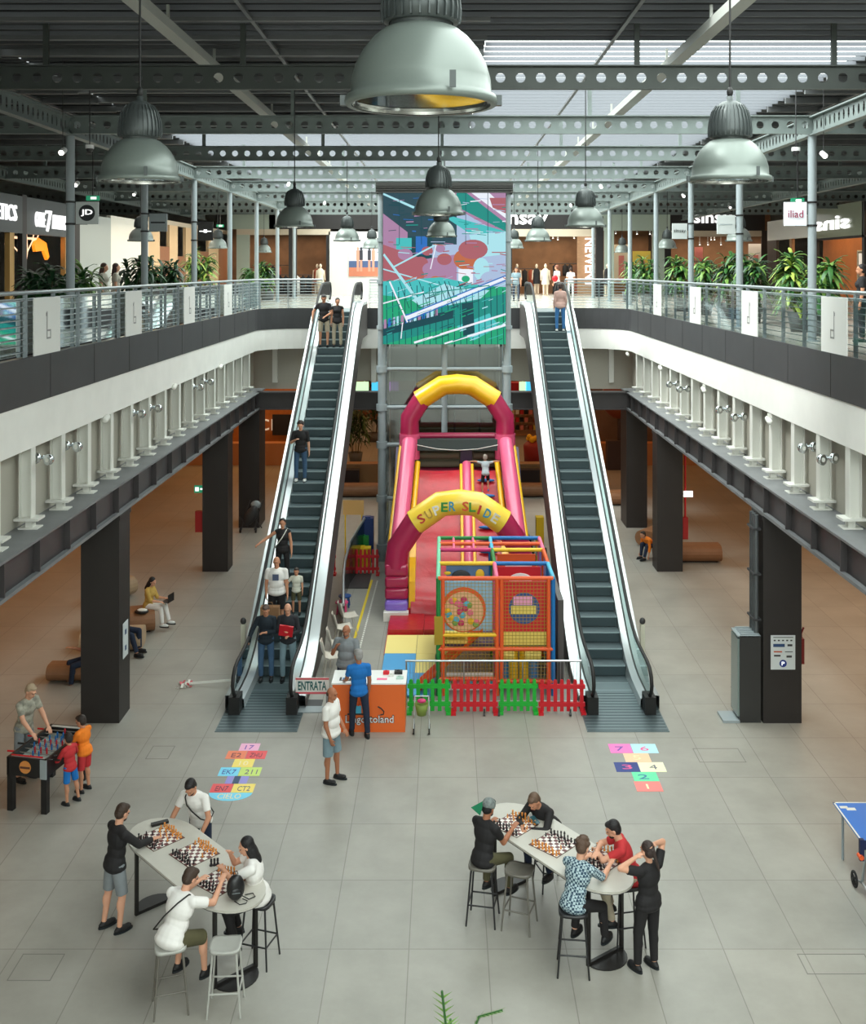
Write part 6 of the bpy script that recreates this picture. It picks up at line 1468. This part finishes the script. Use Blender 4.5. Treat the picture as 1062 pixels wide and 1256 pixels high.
    if scarf: 
        m = MB().ell(hd(0,-.025,.05), (.090*hs,.105*hs,.088*hs), HB, 16, 10); rmesh(m, 'headscarf', scarf, e, .012, 1); m = MB(); m.prism([(-.02,0),(-.22,-.16),(-.05,-.20)], lambda a,b,t: hd(a*1.0,-.10+t,.09+b), -.01,.01); m.build('scarf_tail', mat('scarf_green',(30,130,90),.7), e)
    e_ = dict(J=J, HJ=HJ, at=at_, hd=hd, s=s, e=e, B=B, b=build)
    if extras: extras(e_)
    return e
def look_to(a, b): return math.atan2(-(b.x-a.x), b.y-a.y)
def strap(q, w=.02, mt=M_black, side=1, name='shoulder_strap'):
    at_ = q['at']; s = q['s']; b = q['b']; pts = [at_(side*.10*b,.075*b,.475), at_(side*.06*b,.135*b,.40), at_(0,.145*b,.30), at_(-side*.11*b,.135*b,.15), at_(-side*.190*b,.06,.03), at_(-side*.175*b,-.10*b,.03), at_(-side*.06*b,-.142*b,.2), at_(side*.06*b,-.135*b,.38), at_(side*.115*b,-.06*b,.495)]
    MB().tube(pts, w/2, 6, closed=True).build(name, mt, q['e'])
BL = M_black
c_black = cloth('black', (30,30,33)); c_white = cloth('white', (222,220,214)); c_grey = cloth('grey', (128,134,138)); c_jean = cloth('denim', (60,88,118)); c_jeanl = cloth('pale_denim', (120,142,152)); c_dk = cloth('dark_denim', (28,40,62))
c_olive = cloth('olive', (84,80,54)); c_khaki = cloth('khaki', (176,164,142)); c_red = cloth('red', (160,24,36)); c_orange = cloth('orange', (238,128,30)); c_blue = cloth('blue', (24,112,190)); c_ltgrey = cloth('light_grey', (176,172,158)); c_yel = cloth('mustard', (196,160,80))
sh_b = mat('shoe_black', (26,26,28), .6); sh_w = mat('shoe_white', (225,225,222), .5)
def V(x, y, z=0): return Vector((x, y, z))
R180 = PI
# -- left table
tA = G(196,1028,1.05); tB = G(270,1081,1.05); tR1 = G(631,1012,1.05); tR2 = G(737,1054,1.05); tM = G(679,1036,1.05)
p = G(141,1140); person('man in black jacket and grey shorts standing beside the left chess table', p, look_to(p, tA)+.15, 1.76, lean=.12, head=(.45,.1), aR=((.15,.75,-.75),(-.15,.85,-.1)), aL=((.25,.35,-1),(-.3,.85,-.25)), lR=((.05,.12,-1),(.0,-.10,-1)), lL=((.12,-.05,-1),(.02,-.16,-1)),
       skn='a', shirt=c_black, sleeve=1.9, jacket=True, pants=c_grey, plen=.95, shoe=sh_b, hair=('short',(58,42,32)), beard=(60,42,32), build=1.04)
p = G(246,1078); person('man in white T-shirt with black strap leaning on the left chess table', p, look_to(p, tA)+.1, 1.74, lean=.42, head=(.65,.1), aR=((.35,.35,-.9),(.25,.45,-.75)), aL=((.35,.2,-.95),(-.15,.65,-.75)),
       skn='b', shirt=c_white, pants=c_dk, shoe=sh_b, hair=('short',(26,22,22)), beard=(40,30,28), extras=lambda q: strap(q, side=1))
SIT = ((.18,1,-.18),(.06,-.05,-1)); SITH = ((.20,1,-.30),(.05,-.28,-1))
p = G(209,1158,.78); p.z = 0; person('seated man in white T-shirt and olive shorts, seen from behind', p, look_to(p, tB)-.1, 1.78, lean=.50, hip=.86, head=(.55,-.2), aR=((.3,.85,-.35),(-.25,.75,.45)), aL=((.15,.9,-.4),(-.1,.95,.1)),
       lR=((.16,.95,-.35),(.0,.05,-1)), lL=((.25,.92,-.32),(0,-.2,-1)), skn='a', shirt=c_white, pants=c_olive, plen=1.0, shoe=sh_b, hair=('short',(62,46,36)), build=1.12, extras=lambda q: strap(q, side=1))
p = G(318,1104,.78); p.z = 0; person('seated man with long black hair and white T-shirt, elbows on the left table', p, look_to(p, tB), 1.76, lean=.22, hip=.86, head=(.40,.1), aR=((.1,.85,-.4),(-.55,.15,.75)), aL=((.05,.9,-.4),(-.75,.45,.1)),
       lR=SITH, lL=SITH, skn='a', shirt=c_white, pants=c_black, shoe=sh_b, hair=('long',(20,18,20)), build=1.1)
# -- right table
p = G(592,1059,.78); p.z = 0; person('seated man in black T-shirt with grey and green headscarf at the right table', p, look_to(p, tR1)+.0, 1.78, lean=.16, hip=.86, head=(.40,0), aR=((.05,.55,-.85),(-.1,.85,.35)), aL=((.2,.5,-.9),(0,.9,.2)),
       lR=((.10,.95,-.25),(.0,.0,-1)), lL=((.3,.9,-.3),(0,-.15,-1)), skn='c', shirt=c_black, pants=c_olive, shoe=sh_b, hair=('short',(20,18,20)), beard=(24,20,20), scarf=mat('scarf_grey',(120,128,126),.8,var=.4,scale=18))
p = V(1.62,15.72); person('man in dark jacket bent over the far side of the right table with a phone', p, look_to(p, V(1.12,15.12)), 1.74, lean=.68, hip=.86, lR=SITH, lL=SITH, head=(.7,0), aR=((.15,.75,-.55),(-.6,.55,.1)), aL=((.25,.7,-.6),(-.7,.45,.05)),
       skn='b', shirt=c_black, sleeve=1.9, jacket=True, pants=c_dk, shoe=sh_b, hair=('short',(96,74,58)))
o = MB().box(-.035,.035,-.075,.075,0,.01).build('mobile_phone', mat('phone_teal',(30,80,90),.3)); o.location = G(656,1006,1.12); o.rotation_euler = (.3,0,.6); tag(o,'teal phone held by the man in the dark jacket at the right table','phone')
M_plaid = bpy.data.materials.new('plaid_cloth'); M_plaid.use_nodes = True; nt = M_plaid.node_tree; b_ = nt.nodes['Principled BSDF']; b_.inputs['Roughness'].default_value = .85
ck = nt.nodes.new('ShaderNodeTexChecker'); ck.inputs['Scale'].default_value = 34; ck.inputs['Color1'].default_value = (lin(176),lin(196),lin(202),1); ck.inputs['Color2'].default_value = (lin(48),lin(74),lin(94),1)
tcn = nt.nodes.new('ShaderNodeTexCoord'); nt.links.new(tcn.outputs['Object'], ck.inputs['Vector']); nt.links.new(ck.outputs[0], b_.inputs['Base Color'])
p = G(703,1115,.78); p.z = 0; person('seated man in blue and white plaid shirt with curly hair, seen from behind', p, look_to(p, tR2)-.05, 1.78, lean=.36, hip=.86, head=(.45,-.1), aR=((.2,.75,-.6),(-.1,.95,.25)), aL=((.1,.8,-.6),(-.2,.9,.1)),
       lR=((.3,.9,-.35),(0,.15,-1)), lL=((.15,.95,-.3),(0,-.25,-1)), skn='a', shirt=M_plaid, sleeve=.95, pants=c_black, shoe=sh_b, hair=('curly',(88,66,52)))
p = G(768,1083,.78); p.z = 0; person('seated man in red T-shirt with arms folded on the right table', V(p.x+.10,p.y+.05), look_to(p, tM)+.35, 1.76, lean=.40, hip=.86, head=(.45,0), aR=((.1,.85,-.35),(-.95,.3,0)), aL=((.1,.85,-.4),(-.95,.25,-.05)),
       lR=SITH, lL=SITH, skn='a', shirt=c_red, pants=c_khaki, shoe=sh_b, hair=('short',(24,20,22)), beard=(50,36,32))
p = G(795,1190); person('woman all in black standing with hands behind her head by the right table', p, look_to(p, tR2)-.05, 1.72, lean=-.02, head=(.25,.05), aR=((.55,.25,.75),(-.85,-.25,.25)), aL=((.85,.35,.25),(-.9,-.15,.35)),
       lR=((.05,.05,-1),(0,-.05,-1)), lL=((.08,.15,-1),(.02,.0,-1)), skn='a', shirt=c_black, pants=c_black, shoe=sh_b, hair=('tail',(52,38,34)), fem=True, build=1.08)
# -- table football
fp = Vector((-6.72,18.4,0))
p = V(-7.36,18.95); person('fair haired man in patterned grey T-shirt playing at the football table', p, look_to(p, V(-6.7,18.6)), 1.80, lean=.22, head=(.5,0), aR=((.15,.55,-.85),(-.1,.7,-.65)), aL=((.15,.45,-.9),(-.1,.65,-.75)),
       skn='a', shirt=mat('cloth_patterned_grey',(160,158,144),.85,var=.45,scale=9), pants=c_grey, plen=.95, shoe=sh_b, hair=('short',(176,156,130)))
p = G(104,970); person('boy in orange T-shirt and red shorts at the football table', p, look_to(p, V(-6.75,18.75)), 1.34, lean=.12, head=(.35,.2), aR=((.25,.5,-.8),(0,.75,-.3)), aL=((.2,.45,-.85),(0,.8,-.3)),
       lR=((.08,.1,-1),(0,-.12,-1)), skn='b', shirt=c_orange, pants=c_red, plen=.95, shoe=sh_b, hair=('short',(44,34,28)), build=1.1)
p = G(86,986); person('small boy in red top and blue shorts at the near end of the football table', p, look_to(p, V(-6.75,18.3)), 1.22, lean=.08, head=(.25,-.2), aR=((.5,.3,-.7),(.3,.7,-.1)), aL=((.2,.45,-.85),(0,.8,-.3)),
       lR=((.18,-.05,-1),(.1,-.12,-1)), lL=((.02,.05,-1),(0,-.05,-1)), skn='b', shirt=c_red, sleeve=1.8, pants=c_blue, plen=.9, shoe=sh_b, hair=('short',(40,30,26)))
# -- benches on the left
p = V(G(183,772).x-.05, G(183,772).y+.1); person('young woman in mustard top and white trousers with a laptop on the brown bench', p, -PI/2-.25, 1.66, lean=.12, hip=.57, head=(.5,0), aR=((.0,.35,-.9),(-.1,.95,-.05)), aL=((.1,.4,-.9),(-.1,.95,0)),
       lR=((.05,1,-.02),(0,.12,-1)), lL=((.1,1,-.02),(0,.3,-1)), skn='a', shirt=c_yel, sleeve=1.3, pants=c_white, shoe=sh_w, hair=('long',(22,18,20)), fem=True)
lp = T('laptop','small dark laptop on the lap of the woman in mustard','laptop',(p.x+.50,p.y-.10,.70),-PI/2-.25); MB().box(-.15,.15,-.1,.1,0,.012).build('base', M_dark, lp); MB().box(-.15,.15,.1,.108,0,.2).build('lid', M_black, lp)
o = MB().ell((0,0,.05),(.18,.12,.06)).mi(1).ell((.02,-.02,.09),(.13,.08,.04)).build('handbag',[M_black,M_white]); o.location=(p.x-.05,p.y-.42,.50); tag(o,'black and white bag on the bench beside the laptop woman','bag')
p = V(G(153,806).x-.2, G(153,806).y+.25); person('person in dark trousers and black shoes sitting half hidden by the front left column', p, -PI/2-.3, 1.75, lean=-.05, hip=.54, lR=((.1,1,-.1),(0,.35,-1)), lL=((.2,.9,-.05),(0,.05,-1)), skn='b', shirt=c_grey, pants=c_dk, shoe=sh_b, hair=('short',(40,30,26)))
p = V(G(105,840).x-.02, G(105,840).y+.35); person('person in red sitting on the bench, partly hidden by the front left column', p, PI/2+.6, 1.7, lean=.1, hip=.42, lR=((.1,1,-.05),(0,.1,-1)), lL=((.1,1,-.05),(0,.1,-1)), aR=((.2,.2,-.9),(.1,.8,.3)), skn='b', shirt=c_red, pants=c_dk, shoe=sh_b, hair=('short',(60,44,34)))
p = V(G(806,690).x, G(806,690).y+.5); person('person in orange bent over beside the middle right column', p, PI/2+.5, 1.6, lean=1.0, hip=.42, lR=((.1,.9,.1),(0,.1,-1)), lL=((.1,.9,.1),(0,.3,-1)), skn='b', shirt=c_orange, sleeve=1.6, pants=c_dk, shoe=sh_b, hair=('short',(40,30,26)), detail=False)
# -- counter
p = G(406,958); person('stout man in white T-shirt and pale denim shorts standing before the counter', p, -PI/2-.35, 1.72, head=(.15,-.1), aR=((.12,.05,-1),(-.1,.35,-1)), aL=((.1,.15,-1),(-.3,.6,-.6)), lR=((.05,-.02,-1),(0,-.04,-1)), lL=((.1,.12,-1),(.02,.02,-1)), skn='c', shirt=c_white, pants=c_jeanl, plen=1.0, shoe=sh_b, hair=('bald',(70,56,50)), build=1.2)
p = G(440,904); person('grey haired man in blue T-shirt and jeans standing at the counter', p, look_to(p, V(-1.7,21.4))+.1, 1.76, head=(.2,.4), aR=((.12,.05,-1),(0,.25,-1)), aL=((.15,.4,-.9),(.0,.8,-.35)), lR=((.12,-.08,-1),(.05,-.1,-1)), lL=((.05,.2,-1),(0,.12,-1)), skn='c', shirt=c_blue, pants=c_dk, shoe=sh_b, hair=('short',(150,148,146)))
p = V(-1.95,22.05); person('stout man in grey T-shirt behind the counter with a hand at his chin', p, PI-.2, 1.76, head=(.1,.0), aR=((.3,.2,-.9),(-.5,.5,.85)), aL=((.25,.25,-.95),(.15,.55,-.8)), skn='c', shirt=c_grey, pants=c_dk, shoe=sh_b, hair=('bald',(120,90,76)), build=1.2, beard=(110,90,80))
# -- escalators
def E(px, py, cx):
    d = (H+Y0*SL)/((py-CY)/F+SL); k = round((d-.2-22.9)/.4); y = 22.9+.4*k+.2; z = zs(y); z = round(z/.2309)*.2309+.01 if z < D-.12 else D+.01
    x = (px-CX)*d/F+CAMX; return V(min(max(x,cx-.24),cx+.24), y-.03, z)
hold = lambda col: None
p = E(322,846,-3.6); person('man in dark jacket and jeans at the foot of the left escalator', p, R180+.05, 1.74, head=(.45,0), aR=((.45,.2,-.85),(.25,.55,-.6)), aL=((.15,.2,-.95),(-.75,.5,.1)), lR=((.05,.1,-1),(0,-.1,-1)), skn='b', shirt=cloth('dark_teal',(24,36,46)), sleeve=1.9, jacket=True, pants=c_jean, shoe=sh_b, hair=('short',(90,74,66)))
def fold(q):
    pass
p = E(353,846,-3.6); person('bald man in dark sweater holding a red folder at the foot of the left escalator', p, R180, 1.76, head=(.3,0), aR=((.2,.15,-.95),(-.6,.65,.2)), aL=((.2,.1,-.95),(-.6,.75,-.1)), lR=((.05,.12,-1),(0,-.06,-1)), skn='a', shirt=cloth('charcoal',(36,38,44)), sleeve=1.9, pants=c_jeanl, shoe=sh_b, hair=('bald',(110,84,70)))
o = MB().box(-.15,.15,-.02,.02,-.12,.12).build('red_folder', M_red); o.location=(p.x,p.y-.28,p.z+1.17); o.rotation_euler=(.2,.15,0); tag(o,'red folder held by the bald man at the foot of the left escalator','folder')
p = E(341,770,-3.6); person('stout man in printed white T-shirt carrying a large brown paper bag', p, R180, 1.76, head=(.15,0), aR=((.15,.05,-1),(0,.1,-1)), aL=((.15,.1,-1),(.1,.2,-1)), skn='b', shirt=c_white, pants=c_black, plen=1.0, shoe=sh_b, hair=('bald',(110,90,80)), build=1.18,
    extras=lambda q: MB().box(-.07,.07,q['at'](0,.155,0).y-.005,q['at'](0,.155,0).y+.003,q['at'](0,.1,.26).z,q['at'](0,.1,.40).z).build('shirt_print', mat('print_slate',(80,90,120),.7), q['e']))
e = T('paper_bag','large brown paper bag carried in front of the man in printed white','bag',(p.x-.10,p.y-.30,p.z+.02)); MB().box(-.21,.21,-.10,.10,.12,.62).build('bag_body', mat('kraft_paper',(150,112,78),.8,var=.06), e); MB().tube([(-.08,-.10,.62),(-.06,-.1,.74),(.06,-.1,.74),(.08,-.10,.62)],.006,6).build('handle', mat('kraft_paper',(0,0,0)), e); MB().box(-.211,.211,-.104,-.10,.33,.34).build('fold_line', mat('kraft_dark',(110,80,55),.8), e)
p = E(362,757,-3.6)+V(.04,0); person('small child in pale printed T-shirt and shorts on the left escalator', p, R180, 1.12, head=(.1,0), aR=((.5,.1,-.7),(.4,.2,.3)), skn='b', shirt=cloth('pale_print',(205,205,190)), pants=c_olive, plen=.95, shoe=sh_b, hair=('short',(52,40,32)))
p = E(348,716,-3.6); person('woman in black sleeveless top with white strap, arm on the handrail', p, R180, 1.66, head=(.15,0), aR=((.75,.15,-.5),(.6,.5,-.35)), aL=((.2,.05,-1),(.1,.3,-1)), skn='b', shirt=c_black, sleeve=0, pants=c_black, shoe=sh_b, hair=('bun',(40,30,28)), fem=True, extras=lambda q: strap(q, .025, M_white, -1))
p = E(367,590,-3.6); person('youth in black T-shirt and jeans standing alone halfway up the left escalator', p, R180, 1.72, head=(.4,.1), aR=((.25,.15,-.9),(-.5,.6,.35)), aL=((.15,0,-1),(.1,.15,-1)), skn='a', shirt=c_black, sleeve=.9, pants=c_jean, shoe=sh_w, hair=('curly',(46,34,30)))
p = E(394,428,-3.6); person('man in black T-shirt and khaki shorts near the top of the left escalator', p, R180, 1.78, head=(.4,0), aR=((.55,.15,-.75),(.05,.5,-.85)), aL=((.2,.2,-.95),(-.5,.6,-.3)), skn='b', shirt=c_black, pants=c_khaki, plen=1.0, shoe=sh_b, hair=('short',(30,24,24)), detail=False)
p = E(412,430,-3.6)+V(.05,0); person('woman in black top and khaki trousers near the top of the left escalator', p, R180, 1.66, head=(.3,.3), skn='b', shirt=c_black, sleeve=.2, pants=c_khaki, shoe=sh_b, hair=('bun',(60,44,38)), fem=True, detail=False)
p = E(689,410,3.64); person('person in pink jacket and blue jeans going up the right escalator', p, 0, 1.66, head=(.1,0), aR=((.15,0,-1),(0,.3,-1)), skn='a', shirt=cloth('dusty_pink',(196,160,150)), sleeve=1.8, jacket=True, pants=cloth('bright_denim',(60,115,170)), shoe=sh_w, hair=('short',(60,48,44)), fem=True, detail=False)
# -- slide child
person('child in pale top climbing the right lane of the inflatable slide', (SCX+.80, 30.9, 2.52), 0.05, 1.18, lean=.35, head=(.2,0), aR=((.9,.2,.2),(.8,.5,-.1)), aL=((.9,.2,.2),(.8,.5,-.1)), lR=((.1,.6,-.8),(0,-.2,-1)), lL=((.1,.2,-1),(0,-.1,-1)), skn='b', shirt=cloth('pale_blue_grey',(170,180,186)), pants=c_black, plen=1.0, shoe=c_blue, hair=('short',(150,140,130)), detail=False)
# -- upper gallery
def up(px, d, lab, look, **k): return person(lab, V(AX(px,d), d, D), look, detail=False, **k)
up(683, 50, 'person in white shirt with red bag walking past the right escalator top', .9, h=1.74, lR=((.05,.4,-1),(0,.1,-1)), lL=((.05,-.3,-1),(0,-.5,-1)), skn='b', shirt=c_white, pants=c_black, shoe=sh_w, hair=('short',(120,70,50)))
o = MB().ell((0,0,0),(.14,.07,.15)).build('red_bag', M_red); o.location=(AX(683,50)-.12,49.7,D+1.02); tag(o,'red bag carried by the person in the white shirt upstairs','bag')
up(633, 49, 'person in light blue top behind the short railing beside the video wall', PI, h=1.6, skn='b', shirt=c_jeanl, pants=c_dk, shoe=sh_b, hair=('short',(40,30,26)))
up(700, 55, 'person in white far beside the wooden shop pillar', 0, h=1.6, skn='b', shirt=c_white, pants=c_white, shoe=sh_w, hair=('short',(60,40,30)))
up(127, 27.5, 'long haired woman with brown hair behind the left railing', -PI/2, h=1.68, head=(.2,0), skn='a', shirt=c_ltgrey, pants=c_dk, shoe=sh_b, hair=('long',(70,48,38)), fem=True)
up(142, 28.6, 'long haired woman in pale top behind the left railing, right of another', -PI/2+.3, h=1.68, skn='a', shirt=c_ltgrey, pants=c_grey, shoe=sh_b, hair=('long',(58,34,32)), fem=True)
up(1057, 21.5, 'dark haired woman in black cut by the right picture edge upstairs', PI/2-.3, h=1.62, skn='b', shirt=c_black, pants=c_black, shoe=sh_b, hair=('bun',(26,20,22)), fem=True)
